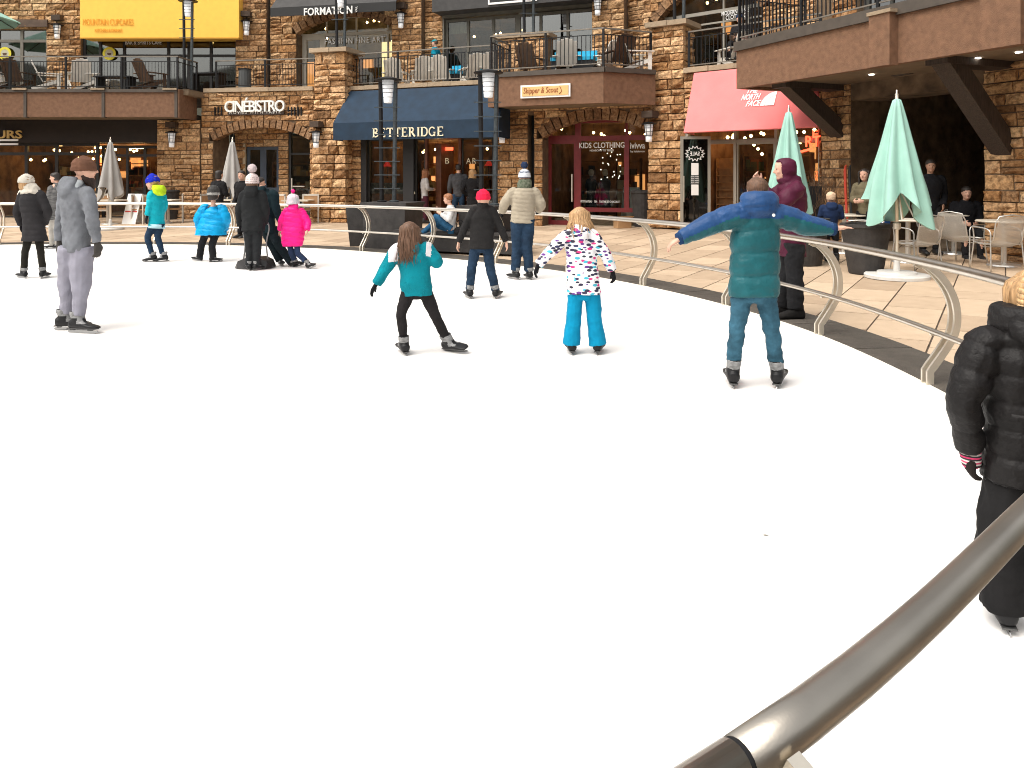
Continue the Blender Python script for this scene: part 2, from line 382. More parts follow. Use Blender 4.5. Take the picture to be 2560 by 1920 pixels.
# visible foreground joint
jf = int(np.argmin(((CUR-np.array([.30, .78]))**2).sum(1)))
fg_s = ARC[jf]-ARC[-1]
post_s = [s for s in post_s if s > fg_s+1.2]+[fg_s+.015, fg_s-1.75]
rail = thing('rink_railing', 'curved stainless steel railing with two rails on bowed twin posts round the ice', 'railing')
def railpath(off, z, sA, sB, step=.12):
    k = int((sB-sA)/step); out = []
    for j in range(k+1):
        p, nn = at_arc(sA+(sB-sA)*j/k); q = p+nn*off; out.append((q[0], q[1], z))
    return out
sA = fg_s; sB = s0+1.8*17
MB().tube(railpath(-.07, ZR, sA+.004, sA+3.5), .0265, n=24).build('top_rail', NEARSTEEL, rail, smooth=True)
MB().tube(railpath(-.07, ZR, sA+3.45, sB), .033, n=20).build('top_rail', STEEL, rail, smooth=True)
MB().tube(railpath(-.07, ZR, fg_s-5, sA-.004), .0265, n=24).build('top_rail', NEARSTEEL, rail, smooth=True)
pj = railpath(-.07, ZR, sA-.02, sA+.02, .02); MB().tube(pj, .0250, n=20).build('joint_sleeve', IRON, rail, smooth=True)
MB().tube(railpath(.06, ZL, fg_s-5, sB), .022, n=14).build('lower_rail', STEEL, rail, smooth=True)
# post profile: (outward offset, height)
prof = [(.03,.0),(.03,.115),(.14,.27),(.215,.40),(.235,.53),(.215,.66),(.15,.79),(.045,.90),(-.045,.945)]
pp, rr_ = spline([Vector((a, 0, b)) for a, b in prof[1:]], [0]*8, 4); pp = [Vector((prof[0][0], 0, prof[0][1]))]+pp
def bar_mesh(side):
    m = MB(); rings = []; hw = .026; ht = .011
    for i, p in enumerate(pp):
        d = (pp[min(i+1, len(pp)-1)]-pp[max(i-1, 0)]).normalized(); nr = Vector((d.z, 0, -d.x))
        y = side*.036; rings.append([p+nr*hw+Vector((0,y-ht,0)), p+nr*hw+Vector((0,y+ht,0)), p-nr*hw+Vector((0,y+ht,0)), p-nr*hw+Vector((0,y-ht,0))])
    return m.loft(rings)
src = []
src.append(bar_mesh(-1).build('post_bar', STEELP)); src.append(bar_mesh(1).build('post_bar', STEELP))
src.append(MB().bar((.05,0,ZL-.03),(.23,0,ZL-.03),.03,.012).build('rail_bracket', STEELP))
src.append(MB().bar((-.02,0,.905),(-.07,0,.93),.03,.03).build('saddle', STEELP))
for k, s in enumerate(post_s):
    p, nn = at_arc(s); e = bpy.data.objects.new('post', None); COL.objects.link(e); e.parent = rail
    e.location = (p[0], p[1], .0); e.rotation_euler = (0, 0, math.atan2(nn[1], nn[0]))
    for o in src: c = o.copy(); COL.objects.link(c); c.parent = e
for o in src: bpy.data.objects.remove(o)
# ------------------------------------------------------------------ building bays
class Bay:
    """a facade: local x along the wall (left to right seen from the rink), local y into the building, z up"""
    def __init__(s, A, B):
        s.A = np.array(A, float); s.B = np.array(B, float); d = s.B-s.A; s.L = float(np.linalg.norm(d)); s.u = d/s.L
        s.n = np.array([-s.u[1], s.u[0]]); s.rot = math.atan2(s.u[1], s.u[0]); s.root = None
    def hit(s, px, py, y=0.0):                        # pixel -> local (x, z) on the plane local-y = y
        k = (px-CX)/FPX; o = s.A+s.n*y
        # point (k*Y, Y) on line o + t*u
        t = (k*o[1]-o[0])/(s.u[0]-k*s.u[1]); Y = o[1]+t*s.u[1]
        return t, CAMH-(py-HY)/FPX*Y
    def x(s, px, y=0.0): return s.hit(px, HY, y)[0]
    def z(s, px, py, y=0.0): return s.hit(px, py, y)[1]
    def world(s, x, y, z=0): p = s.A+s.u*x+s.n*y; return Vector((p[0], p[1], z))
    def thing(s, name, label, cat, x=0, y=0, z=0, group=None): return thing(name, label, cat, s.world(x, y, z), s.rot, group)

# shared rough stone shapes, unit sized, local y is depth (front face at -0.5)
def stone_shapes():
    out = []; r = random.Random(11)
    for k in range(8):
        j = lambda a: r.uniform(-a, a)
        xs = [-.5, -.17+j(.1), .2+j(.1), .5]; m = MB()
        fr = []
        for zi, z in enumerate((-.5, 0+j(.15), .5)):
            for xi, x in enumerate(xs):
                edge = xi in (0, 3) or zi in (0, 2)
                fr.append((x*(1-(.02+abs(j(.03)) if edge else 0)), -.5+(.25+j(.12) if edge else j(.22)), z*(1-(.05+abs(j(.06)) if edge else 0))))
        bk = [(-.5,.5,-.5),(.5,.5,-.5),(.5,.5,.5),(-.5,.5,.5)]
        f = [(r_*4+c, r_*4+c+1, r_*4+c+5, r_*4+c+4) for r_ in (0, 1) for c in (0, 1, 2)]
        f += [(12,13,3,2,1,0),(13,14,11,7,3),(14,15,8,9,10,11),(15,12,0,4,8)]
        m.add(fr+bk, f); o = m.build('stone', STONE); me = o.data; bpy.data.objects.remove(o); out.append(me)
    return out
SHAPES = stone_shapes()
def put_stone(parent, x0, x1, z0, z1, yf, depth=.16, r=RND, rotz=0, name='stone', m=None):
    o = bpy.data.objects.new(name, r.choice(SHAPES)); COL.objects.link(o); o.parent = parent
    pr = r.uniform(-.015, .03)
    o.location = ((x0+x1)/2, yf+depth/2-pr, (z0+z1)/2); o.scale = ((x1-x0), depth, (z1-z0)); 
    if rotz: o.rotation_euler = (0, 0, rotz)
    return o
def intervals(x0, x1, zm, holes):
    iv = [(x0, x1)]
    for h in holes:
        a = h(zm)
        if not a: continue
        nv = []
        for p, q in iv:
            if a[1] <= p or a[0] >= q: nv.append((p, q)); continue
            if a[0]-p > .05: nv.append((p, a[0]))
            if q-a[1] > .05: nv.append((a[1], q))
        iv = nv
    return iv
def rect(x0, x1, z0, z1): return lambda z: (x0, x1) if z0 < z < z1 else None
def arch(x0, x1, zs, zc, ze=-1):                      # opening with springing height zs and crown zc
    xm = (x0+x1)/2; hw = (x1-x0)/2; ri = zc-zs; Rr = (hw*hw+ri*ri)/(2*ri); c = zc-Rr
    def f(z):
        if z < ze or z > zc: return None
        if z < zs: return (x0, x1)
        q = Rr*Rr-(z-c)**2; q = math.sqrt(max(0, q)); q = min(q, hw); return (xm-q, xm+q)
    f.c = (xm, c, Rr, hw, zs); return f
def masonry(root, x0, x1, z0, z1, yf, holes=(), thick=.35, seed=1, maxstones=300, ztop_plain=None, name='wall'):
    """mortar wall with real openings, rubble stones set proud of it"""
    r = random.Random(seed); m = MB(); dz = .06; z = z0
    while z < z1-1e-6:
        zz = min(z+dz, z1)
        for a, b in intervals(x0, x1, (z+zz)/2, holes): m.box(a, b, yf, yf+thick, z, zz)
        z = zz
    wall = m.build(name, MORTAR, root)
    z = z0; cnt = 0; extra = MB(); prev = []
    while z < z1-.08:
        h = r.choice([.13, .17, .2, .2, .24, .28]); h = min(h, z1-z)
        if z1-z-h < .1: h = z1-z
        for a, b in intervals(x0, x1, z+h/2, holes):
            x = a
            while x < b-.02:
                ln = min(r.uniform(.2, .62)*(1 if h < .22 else 1.1), b-x)
                if b-x-ln < .16: ln = b-x
                if cnt < maxstones:
                    split = h > .2 and r.random() < .35
                    for q0, q1 in (((z, z+h*.5), (z+h*.5, z+h)) if split else ((z, z+h),)):
                        put_stone(wall, x+.006, x+ln-.006, q0+.006, q1-.006, yf-.068, r=r); cnt += 1
                else:
                    extra.box(x+.006, x+ln-.006, yf-.05-r.uniform(0, .03), yf+.05, z+.006, z+h-.006)
                x += ln
        z += h
    if extra.v: tag(extra.build('stones', STONE, wall), kind='stuff')
    return wall
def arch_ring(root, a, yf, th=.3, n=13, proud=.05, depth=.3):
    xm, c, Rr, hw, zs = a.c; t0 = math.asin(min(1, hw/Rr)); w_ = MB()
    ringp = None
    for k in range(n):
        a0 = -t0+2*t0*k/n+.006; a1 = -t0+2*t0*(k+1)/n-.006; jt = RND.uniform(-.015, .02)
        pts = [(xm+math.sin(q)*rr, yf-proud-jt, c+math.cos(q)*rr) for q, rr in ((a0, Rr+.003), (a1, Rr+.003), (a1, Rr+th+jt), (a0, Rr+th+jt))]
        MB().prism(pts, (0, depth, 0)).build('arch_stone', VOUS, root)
def voids(a, th): # hole enlarged by the ring
    xm, c, Rr, hw, zs = a.c
    def f(z):
        b = a(z)
        q = (Rr+th)**2-(z-c)**2
        if q > 0 and z > zs-.05:
            q = math.sqrt(q); t0 = math.asin(min(1, hw/Rr)); 
            lim = hw*(1+th/Rr); q = min(q, lim); e = (xm-q, xm+q)
            if z < c+math.cos(t0)*(Rr+th)-.0 and b: return (min(b[0], e[0]) if z > zs else b[0], max(b[1], e[1]) if z > zs else b[1])
            return e
        return b
    return f
def coping(root, x0, x1, y0, y1, z, th=.13, seg=.75, name='coping_stone'):
    k = max(1, round((x1-x0)/seg))
    for i in range(k):
        a = x0+(x1-x0)*i/k; b = x0+(x1-x0)*(i+1)/k; j = RND.uniform(-.02, .02)
        MB().box(a+.004, b-.004, y0+j, y1, z, z+th+RND.uniform(-.008, .008)).build(name, COPING, root)
def window(root, x0, x1, z0, z1, y, fm, gm, cols=1, rows=(), fw=.06, name='window', bottom=True):
    """frame with mullions and one pane per light"""
    f = MB(); f.box(x0, x0+fw, y-.04, y+.04, z0, z1); f.box(x1-fw, x1, y-.04, y+.04, z0, z1)
    f.box(x0+fw, x1-fw, y-.04, y+.04, z1-fw, z1); f.box(x0+fw, x1-fw, y-.04, y+.04, z0, z0+fw)
    xs = [x0+(x1-x0)*i/cols for i in range(cols+1)] if isinstance(cols, int) else [x0]+list(cols)+[x1]
    for a in xs[1:-1]: f.box(a-fw/2, a+fw/2, y-.037, y+.037, z0+fw, z1-fw)
    zs = [z0]+list(rows)+[z1]
    for b in zs[1:-1]: f.box(x0+fw, x1-fw, y-.034, y+.034, b-fw/2, b+fw/2)
    fr = f.build(name, fm, root)
    for i in range(len(xs)-1):
        for j in range(len(zs)-1):
            MB().box(xs[i]+fw*.4, xs[i+1]-fw*.4, y+.002, y+.012, zs[j]+fw*.4, zs[j+1]-fw*.4).build('pane', gm, fr)
    return fr
ITEMC = [mat('item '+str(i), c, .7) for i, c in enumerate([(.35,.12,.05),(.08,.05,.04),(.5,.32,.14),(.03,.035,.05),(.32,.27,.2),(.25,.03,.02),(.1,.13,.07),(.55,.45,.33)])]
def interior(root, x0, x1, z0, z1, y0, depth, seed=0, lamps=6, shelves=2, wallm=None, warm=WARM, panels=0, lr=.045):
    r = random.Random(seed); wm = wallm or INT; m = MB()
    m.box(x0, x1, y0+depth, y0+depth+.1, z0, z1); m.box(x0, x1, y0, y0+depth, z1, z1+.06); m.box(x0, x1, y0, y0+depth, z0-.05, z0)
    m.box(x0-.06, x0, y0, y0+depth, z0, z1); m.box(x1, x1+.06, y0, y0+depth, z0, z1)
    m.build('room', wm, root)
    for s in range(shelves):
        a = x0+(x1-x0)*(s+.15)/shelves; b = x0+(x1-x0)*(s+.8)/shelves; yb = y0+depth-r.uniform(.3, .9)
        sh = MB(); sh.box(a, a+.04, yb, yb+.3, z0, z0+2.0); sh.box(b-.04, b, yb, yb+.3, z0, z0+2.0)
        for k in range(5): sh.box(a+.04, b-.04, yb, yb+.3, z0+.1+k*.45, z0+.13+k*.45)
        so = sh.build('display_shelf', INTB, root)
        for cm in range(5):
            it = MB(); it2 = 0
            for k in range(4):
                x = a+.08
                while x < b-.25:
                    wd = r.uniform(.08, .25); hh = r.uniform(.1, .36)
                    if r.random() < .3: it.box(x, x+wd, yb+.02, yb+.26, z0+.132+k*.45, z0+.132+k*.45+hh)
                    x += wd+.02
            if it.v: tag(it.build('goods', ITEMC[(seed+cm*3+s) % 8], so), kind='stuff')
    for k in range(lamps):
        x = r.uniform(x0+.2, x1-.2); y = r.uniform(y0+.3, y0+depth-.4); z = z1-r.uniform(.15, .55)
        lm = MB().ball((x, y, z), lr, n=8, m=5).build('pendant_lamp', warm, root, smooth=True)
        MB().tube([(x, y, z+lr), (x, y, z1)], .004, n=5).build('lamp_cord', IRON, lm)
    for k in range(panels):  # glowing panels at random spots, added to brighten the room behind the glass
        x = r.uniform(x0+.3, x1-.5); z = z0+r.uniform(.8, 1.9); MB().box(x, x+r.uniform(.12, .4), y0+depth-.05, y0+depth-.02, z, z+r.uniform(.15, .6)).build('lit_panel', WARMLO, root)
_bm = {}
def railing(label, pts, z0, zt, gap=.115, postev=1.7, wire=False, ends=True, group='metal terrace railings'):
    """balcony railing along world plan points"""
    c = sum((np.array(p) for p in pts), np.zeros(2))/len(pts); loc = Vector((c[0], c[1], z0)); root = thing('balcony_railing', label, 'railing', loc, group=group)
    l2 = lambda p, z: Vector((p[0]-loc[0], p[1]-loc[1], z-z0))
    for i in range(len(pts)-1):
        a = np.array(pts[i], float); b = np.array(pts[i+1], float); d = b-a; Ln = np.linalg.norm(d); d /= Ln; rot = math.atan2(d[1], d[0])
        MB().bar(l2(a-d*.02, zt), l2(b+d*.02, zt), .055, .035).build('top_rail', RAILM, root)
        MB().bar(l2(a, zt-.16), l2(b, zt-.16), .025, .02).build('middle_rail', IRON, root)
        MB().bar(l2(a, z0+.1), l2(b, z0+.1), .03, .025).build('bottom_rail', RAILM if not wire else IRON, root)
        k = max(1, round(Ln/postev))
        for j in range(k+1):
            if j == 0 and i > 0: continue
            p = a+d*Ln*j/k; MB().box(-.03, .03, -.02, .02, 0, zt-z0-.02).build('post', IRON, root, loc=l2(p, z0), rot=rot)
        key = (round(zt-z0, 3), wire)
        if key not in _bm:
            q = .005 if wire else .009; o = MB().box(-q, q, -q, q, .11, zt-z0-.17).build('baluster', IRON); _bm[key] = o.data; bpy.data.objects.remove(o)
        kk = int(Ln/gap)
        for j in range(1, kk):
            p = a+d*Ln*j/kk; o = bpy.data.objects.new('baluster', _bm[key]); COL.objects.link(o); o.parent = root; o.location = l2(p, z0); o.rotation_euler = (0, 0, rot)
    return root
RAILM = mat('weathered rail', (.20,.175,.145), .5, metal=.3, var=.2)

ZD = 4.45                                             # terrace level
# ================= left shop with timber balcony
LF = Bay((-17.6, 23.9), (-10.6, 23.9))
b1 = LF.thing('timber_balcony', 'long brown boxed balcony front over the fur shop at the left edge', 'balcony')
zt, zb = 4.33, 3.44
xd = [0, LF.x(64), LF.x(259), LF.x(441)]
for i in range(3): MB().box(xd[i]+.03, xd[i+1]-.03, 0, .12, zb+.02, zt-.1).build('fascia_panel', TIMBER, b1)
for i in (1, 2, 3): MB().box(xd[i]-.05, xd[i]+.04, -.03, .13, zb, zt).build('fascia_divider', TIMDK, b1)
MB().box(0, xd[3]+.04, -.05, .16, zt-.1, zt).build('fascia_cap', TIMDK, b1)
MB().box(xd[3]+.04, xd[3]+.09, .0, 1.35, zb, zt).build('side_panel', TIMBER, b1)
for px in (52, 247, 427): MB().box(LF.x(px)-.22, LF.x(px)+.22, -.1, -.05, zt-.03, zt+.03).build('pale_cap', COPING, b1)  # short pale pieces on the cap beside each divider
MB().box(0, xd[3]+.04, .12, 3.2, zb+.04, zb+.2).build('balcony_floor', SOFFIT, b1)
c1 = LF.world(xd[3], .04); c2 = LF.world(xd[3]+.06, 1.35)
railing('wire railing round the left timber balcony', [(-17.6, 23.98), (c1[0], 23.98), (c2[0]+.02, c2[1])], zt, 5.37, wire=True, gap=.1)

LS = Bay((-17.6, 25.6), (-10.1, 25.6))
bl = LS.thing('shop_building', 'stone shop building with the fur shop under the long brown balcony, leftmost', 'shop')
xp0, xp1 = LS.x(405), LS.x(512)
masonry(bl, xp0, xp1, .1, 3.46, -.35, thick=.7, seed=5, name='stone_pier')
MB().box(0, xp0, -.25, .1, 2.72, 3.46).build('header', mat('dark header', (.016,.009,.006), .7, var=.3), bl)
window(bl, 0, LS.x(244), .15, 2.72, .1, DARKFR, GLASS, cols=[LS.x(-60), LS.x(62), LS.x(138)], rows=(2.35,), fw=.1)
window(bl, LS.x(244), xp0, .15, 2.62, .3, DARKFR, GLASS, cols=[LS.x(308), LS.x(352)], rows=(2.3,), fw=.08, name='door_frame')
interior(bl, 0, xp0-.05, .15, 2.7, .45, 3.2, seed=3, lamps=22, shelves=4, panels=14, wallm=INTB)
for px0, px1, py in ((70,95,360),(115,130,361),(140,155,357),(310,345,368),(215,240,368)):
    x, z = LS.hit(px0, py); x1, _ = LS.hit(px1, py); MB().box(x, x1, .5, .6, z-.03, z+.03).build('lit_panel', WARM, bl)
MB().box(LS.x(384), LS.x(391), .34, .38, .2, 2.5).build('lit_panel', WARMLO, bl)
for py in (351, 361): x, z = LS.hit(0, py); MB().box(x, LS.x(58), -.29, -.25, z-.035, z+.03).build('blind_slat', WHITE, bl)
s = LS.thing('shop_sign', 'gold FURS lettering on the dark header at the left edge', 'sign', 0, -.3, 0)
x, z = LS.hit(14, 336, -.3); text('FURS', mat('gold letters', (.62,.42,.14), .4), s, x, 0, z, 1.1, .27, .04, .02)

# ================= upper left wall
UL = Bay((-20, 27.2), (-8.6, 27.2))
bu = UL.thing('shop_building', 'upper storey of stone with the yellow awning over the left terrace', 'shop')
X = UL.x
def zz(B, px, py, y=0): return B.z(px, py, y)
holes = [rect(X(-60), X(117), ZD-.3, zz(UL, 50, 68)), rect(X(203), X(592), ZD-.3, zz(UL, 400, 70))]
masonry(bu, X(-70), X(598), ZD-.3, 8.3, 0, holes, seed=9)
MB().box(X(-70), X(675), .02, .4, 8.3, 10).build('parapet', MORTAR, bu)
MB().box(X(-20), X(122), -.1, .05, zz(UL, 50, 68), zz(UL, 50, 50)).build('lintel', mat('brown lintel', (.12,.075,.05), .8, var=.3, bump=.3), bu)
window(bu, X(-60), X(117), ZD-.1, zz(UL, 50, 68), .15, GREYFR, GLASSR, cols=[X(-10), X(49)], rows=(zz(UL, 50, 101), ), fw=.1)
window(bu, X(203), X(592), ZD-.1, zz(UL, 400, 78), .15, DARKFR, GLASSR, cols=[X(246), X(306), X(417), X(468), X(524)], rows=(zz(UL, 400, 138),), fw=.09)
interior(bu, X(-60), X(592), ZD-.1, 7.0, .5, 2.5, seed=8, lamps=4, shelves=5)
masonry(bu, X(598), X(675), ZD-.3, 8.3, -.35, seed=10, thick=.8, name='stone_pier')
a = UL.thing('awning', 'large yellow awning with orange lettering above the left terrace', 'awning', 0, 0, 0)
YEL = mat('yellow canvas', (.97,.57,.09), .8, var=.05, bump=.15, bscale=50)
x0, z0 = UL.hit(200, 94, -.8); x1, _ = UL.hit(597, 94, -.8); zc = 9.4
MB().prism([(x0, -.8, z0), (x0, -.8, z0+1.9), (x0, -.03, zc), (x0, -.03, z0)], (x1-x0, 0, 0)).build('canopy', YEL, a)
MB().box(x0, x1, -.82, -.8, z0-.04, z0).build('hem', mat('awning hem', (.5,.25,.02), .8), a)
OR = mat('orange letters', (.78,.34,.02), .7)
x, z = UL.hit(270, 55, -.82); text('MOUNTAIN CUPCAKES', OR, a, x, -.82, z, 1.75, .22, .01, .0)
x, z = UL.hit(271, 76, -.82); text('KITCHEN & DRINKS', OR, a, x, -.82, z, .95, .12, .01, .0)
x, z = UL.hit(360, 107, .13); text('BAR & SPIRITS CAFE', WHITE, bu, x, .08, z, 1.3, .14, .01, .012, name='window_lettering')
for px, nm in ((13, 'leftmost yellow smiling cup sticker on the grey window'), (274, 'yellow smiling cup sticker on the glass door under the yellow awning')):
    x, z = UL.hit(px, 134, .08); st = UL.thing('window_sticker', nm, 'sticker', x, .06, z, 'round yellow window stickers')
    YS = mat('lemon sticker', (.85,.75,.06), .6)
    m = MB(); m.loft([[(math.cos(t)*r_, yy, math.sin(t)*r_) for t in np.linspace(0, 2*math.pi, 25)[:-1]] for r_, yy in ((.235, 0), (.235, -.012), (.15, -.012), (.15, 0))]+[], cap=False).build('ring', YS, st)
    MB().loft([[(math.cos(t)*.147, yy, math.sin(t)*.147) for t in np.linspace(0, 2*math.pi, 25)[:-1]] for yy in (0, -.008)]).build('disc', mat('pale sticker', (.6,.58,.42), .6), st)
    MB().prism([(-.08, -.014, .02), (.08, -.014, .02), (.055, -.014, -.06), (-.055, -.014, -.06)], (0, .006, 0)).build('cup_mark', mat('brown mark', (.12,.06,.03), .6), st)

# ================= cinema bay
C = Bay((-10.18, 25.2), (-6.3, 24.55))
bc = C.thing('shop_building', 'stone cinema front with a wide arched entrance under white CINEBISTRO letters', 'cinema')
ax0, ax1 = C.x(533), C.x(775); zsp = C.z(530, 352); zcr = C.z(650, 319)
ac = arch(ax0, ax1, zsp, zcr)
masonry(bc, C.x(504), C.x(786), .12, 4.36, 0, [voids(ac, .3)], seed=21, thick=.4, maxstones=299)
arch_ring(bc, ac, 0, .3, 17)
coping(bc, C.x(512), C.x(786), -.12, .45, 4.36)
# recessed entrance
ry = 1.0; dx0, dx1 = C.x(615, ry), C.x(697, ry)
masonry(bc, C.x(588, ry), C.x(722, ry), .12, zcr+.4, ry, [rect(dx0, dx1, 0, C.z(650, 366, ry))], seed=22, thick=.3, name='inner_wall')
zh = C.z(650, 366, ry); f = MB(); xm = (dx0+dx1)/2
dr = window(bc, dx0, xm, .13, zh, ry+.1, BLUEDR, GLASS, rows=(1.15,), fw=.11, name='door'); dr2 = window(bc, xm, dx1, .13, zh, ry+.1, BLUEDR, GLASS, rows=(1.15,), fw=.11, name='door')
MB().box(dx0+.1, dx1-.1, ry+.08, ry+.14, .2, 1.0).build('kick_panel', BLUEDR, dr)
MB().box(dx0-.1, dx0, ry-.04, ry+.1, .13, zh+.1).build('door_casing', mat('pale casing', (.45,.36,.24), .7), bc)
interior(bc, dx0-.6, dx1+1.5, .13, 3.0, ry+.5, 2, seed=4, lamps=5, shelves=1)
window(bc, ax0+.02, C.x(588, ry), .13, zcr, ry+.05, DARKFR, GLASS, fw=.07)
gw = window(bc, C.x(722, ry), ax1+.25, .13, zcr, ry+.05, DARKFR, GLASS, cols=1, rows=(2.35,), fw=.07, name='glass_door')
x, z = C.hit(730, 466, ry-.04); MB().box(x, x+.45, ry-.05, ry-.02, z-.02, z+.02).build('push_bar', STEELP, gw); MB().box(x-.02, x+.02, ry-.07, ry-.03, .75, z+.28).build('handle', STEELP, gw)
m = MB(); m.box(ax0-.3, ax0, .4, ry, .12, zcr+.4); m.box(ax1, ax1+.3, .4, ry, .12, zcr+.4); m.box(ax0, ax1, .4, ry+.02, zcr+.35, zcr+.42); m.build('porch', MORTAR, bc)
s = C.thing('shop_sign', 'white raised CINEBISTRO lettering with black strapline above the cinema arch', 'sign', 0, 0, 0)
WL = mat('white raised letters', (.82,.81,.76), .4)
x, z = C.hit(637, 262, -.14); text('CINÉBISTRO', WL, s, x, -.14, z, C.x(712)-C.x(563), .47, .09, .012, spacing=.82)
x, z = C.hit(638, 281, -.1); MB().box(x-.97, x+1.0, -.11, -.07, z-.075, z+.085).build('strapline_panel', mat('dark sign strip', (.06,.04,.03), .6), s)
text('MOVIES WITH TASTE', WL, s, x, -.125, z, 1.8, .085, .012, .006, spacing=1.3)
for px0 in (723, 731, 739, 747, 755, 540, 548, 556):
    x, z = C.hit(px0, 278); MB().box(x-.02, x+.02, -.075, -.03, z-.15, z+.13).build('vent_slot', IRON, bc)
p0 = C.world(.33, .12); p1 = C.world(C.x(784), .12)
railing('thin wire railing above the cinema sign', [(p0[0], p0[1]), (p1[0], p1[1])], 4.49, 5.42, wire=True, gap=.1)

# ================= free standing pillars (battered)
def pillar(label, B, x0, x1, y0, y1, z0, z1, seed, batter=.0, cap=True):
    t = B.thing('stone_pillar', label, 'pillar', 0, 0, 0, 'stone pillars between the shops')
    r = random.Random(seed); z = z0; core = MB(); core.box(x0+.05, x1-.05, y0+.05, y1, z0, z1).build('core', MORTAR, t)
    while z < z1-.05:
        h = min(r.choice([.17, .2, .24, .28]), z1-z)
        if z1-z-h < .1: h = z1-z
        bt = batter*(z1-z)/(z1-z0); a, b = x0-bt, x1+bt; x = a
        while x < b-.02:
            ln = min(r.uniform(.25, .65), b-x)
            if b-x-ln < .18: ln = b-x
            put_stone(t, x+.006, x+ln-.006, z+.006, z+h-.006, y0-bt-.03, depth=.22, r=r); x += ln
        y = y0+.15-bt
        while y < y1-.02:                              # both flanks
            ln = min(r.uniform(.25, .6), y1-y)
            if y1-y-ln < .18: ln = y1-y
            for xx, sg in ((b, 1), (a, -1)):
                o = put_stone(t, 0, ln-.012, 0, h-.012, 0, depth=.2, r=r, rotz=sg*math.pi/2)
                o.location = (xx-sg*(.1-r.uniform(-.01, .03)), y+ln/2, z+h/2)
            y += ln
        z += h
    if cap:
        MB().box(x0-.13, (x0+x1)/2+.05, y0-.14, y1+.12, z1, z1+.14).build('cap_stone', COPING, t); MB().box((x0+x1)/2+.06, x1+.13, y0-.13, y1+.12, z1, z1+.13).build('cap_stone', COPING, t)
    return t
P1 = Bay((-6.5, 24.2), (-5.3, 23.8))
pl1 = pillar('tall stone pillar between the cinema arch and the navy awning', P1, P1.x(787), P1.x(861), 0, .95, .1, P1.z(820, 131), 31, .12)

# ================= jeweller bay, navy awning
BT = Bay((-5.3, 24.3), (-.6, 22.51))
bb = BT.thing('shop_building', 'jewellery shop front with black framed windows beneath the navy awning', 'shop')
X = BT.x
holes = [rect(X(905), X(1245), 0, 3.0)]
masonry(bb, X(862), X(1250), .12, 4.32, 0, holes, seed=33, thick=.35, maxstones=299)
coping(bb, X(866), X(1245), -.14, .5, 4.32)
MB().box(X(905), X(1245), -.03, .3, 2.75, 3.0).build('header', BLACK, bb)
for a_, b_ in ((905, 918), (1010, 1036), (1232, 1245)):
    MB().box(X(a_), X(b_), -.06, .25, .14, 2.75).build('pilaster', BLACK, bb)
for a_, b_ in ((918, 1010), (1036, 1062), (1152, 1232)):
    pw = window(bb, X(a_), X(b_), .5, 2.75, .1, DARKFR, GLASS, fw=.05); MB().box(X(a_), X(b_), 0, .2, .14, .5).build('stall_riser', BLACK, bb)
x, z = BT.hit(962, 470); MB().box(x-.9, x+.9, .12, .16, z-.18, z+.16).build('sign_band', DARKFR, bb)
x, z = BT.hit(1033, 482); 
for sg in (-1, 1): MB().bar((x-.07, -.02, z), (x, -.02, z+.09*sg), .012, .012).build('diamond_mark', CREAM, bb); MB().bar((x+.07, -.02, z), (x, -.02, z+.09*sg), .012, .012).build('diamond_mark', CREAM, bb)
fr = MB(); fr.box(X(1062), X(1068), .0, .12, .14, 2.75); fr.box(X(1146), X(1152), .0, .12, .14, 2.75); fr.build('door_frame', mat('brown door', (.14,.045,.02), .5, var=.3), bb)
MB().box(X(1078), X(1092), .3, 1.2, .14, 2.6).build('open_door', mat('brown door leaf', (.16,.055,.025), .5, var=.3), bb)
interior(bb, X(910), X(1240), .14, 2.75, .5, 3.4, seed=14, lamps=12, shelves=4, panels=18, wallm=INTB)
for px, py, dx in ((968, 407, 0), (1222, 405, 0)):
    x, z = BT.hit(px, py, .7); w_ = BT.thing('table_lamp', 'small red shaded lamp in the jeweller window '+('left of the door' if px < 1000 else 'right of the door'), 'lamp', x, .7, z)
    MB().cyl((0, 0, -.12), .14, .04, .16, 12).build('shade', mat('red shade', (.6,.03,.02), .6, emit=.35), w_); MB().cyl((0, 0, -.5), .015, .015, .38, 8).build('stem', IRON, w_)
x, z = BT.hit(1120, 372, .6); MB().box(x-.15, x+.15, .6, .66, z-.05, z+.05).build('exit_light', REDLIT, bb)
x, z = BT.hit(1120, 432, 2.5); MB().box(x-.22, x+.22, 2.4, 2.45, z-.35, z+.3).build('lit_panel', mat('gold lit panel', (1, .5, .08), emit=1.2), bb)
x, z = BT.hit(1118, 402, .02); text('B', CREAM, bb, x, .02, z, .13, .17, .01, .0, name='window_lettering')
x, z = BT.hit(1178, 402, .02); text('AR', CREAM, bb, x, .02, z, .33, .17, .01, .0, name='window_lettering', spacing=1.3)
NAVY = mat('navy canvas', (.008,.027,.055), .85, bump=.3, bscale=80, var=.25, vscale=4)
aw = BT.thing('awning', 'navy blue awning with cream BETTERIDGE lettering on its valance', 'awning')
fy = -1.05; xa = BT.x(833, fy); xb = BT.x(1247, fy); zv0 = BT.z(833, 351, fy); zv1 = BT.z(833, 308, fy); zt_ = 4.28
m = MB(); m.prism([(xa, fy, zv1), (xa, -.16, zt_), (xa, -.16, zt_-.03), (xa, fy+.03, zv1-.0)], (xb-xa, 0, 0)); m.build('canopy', NAVY, aw)
MB().box(xa, xb, fy-.004, fy+.02, zv0, zv1).build('valance', NAVY, aw)
for xx in (xa, xb-.02): MB().prism([(xx, fy+.03, zv0), (xx, fy+.03, zv1-.01), (xx, -.16, zt_-.035), (xx, -.16, zv0)], (.02, 0, 0)).build('side_panel', NAVY, aw)
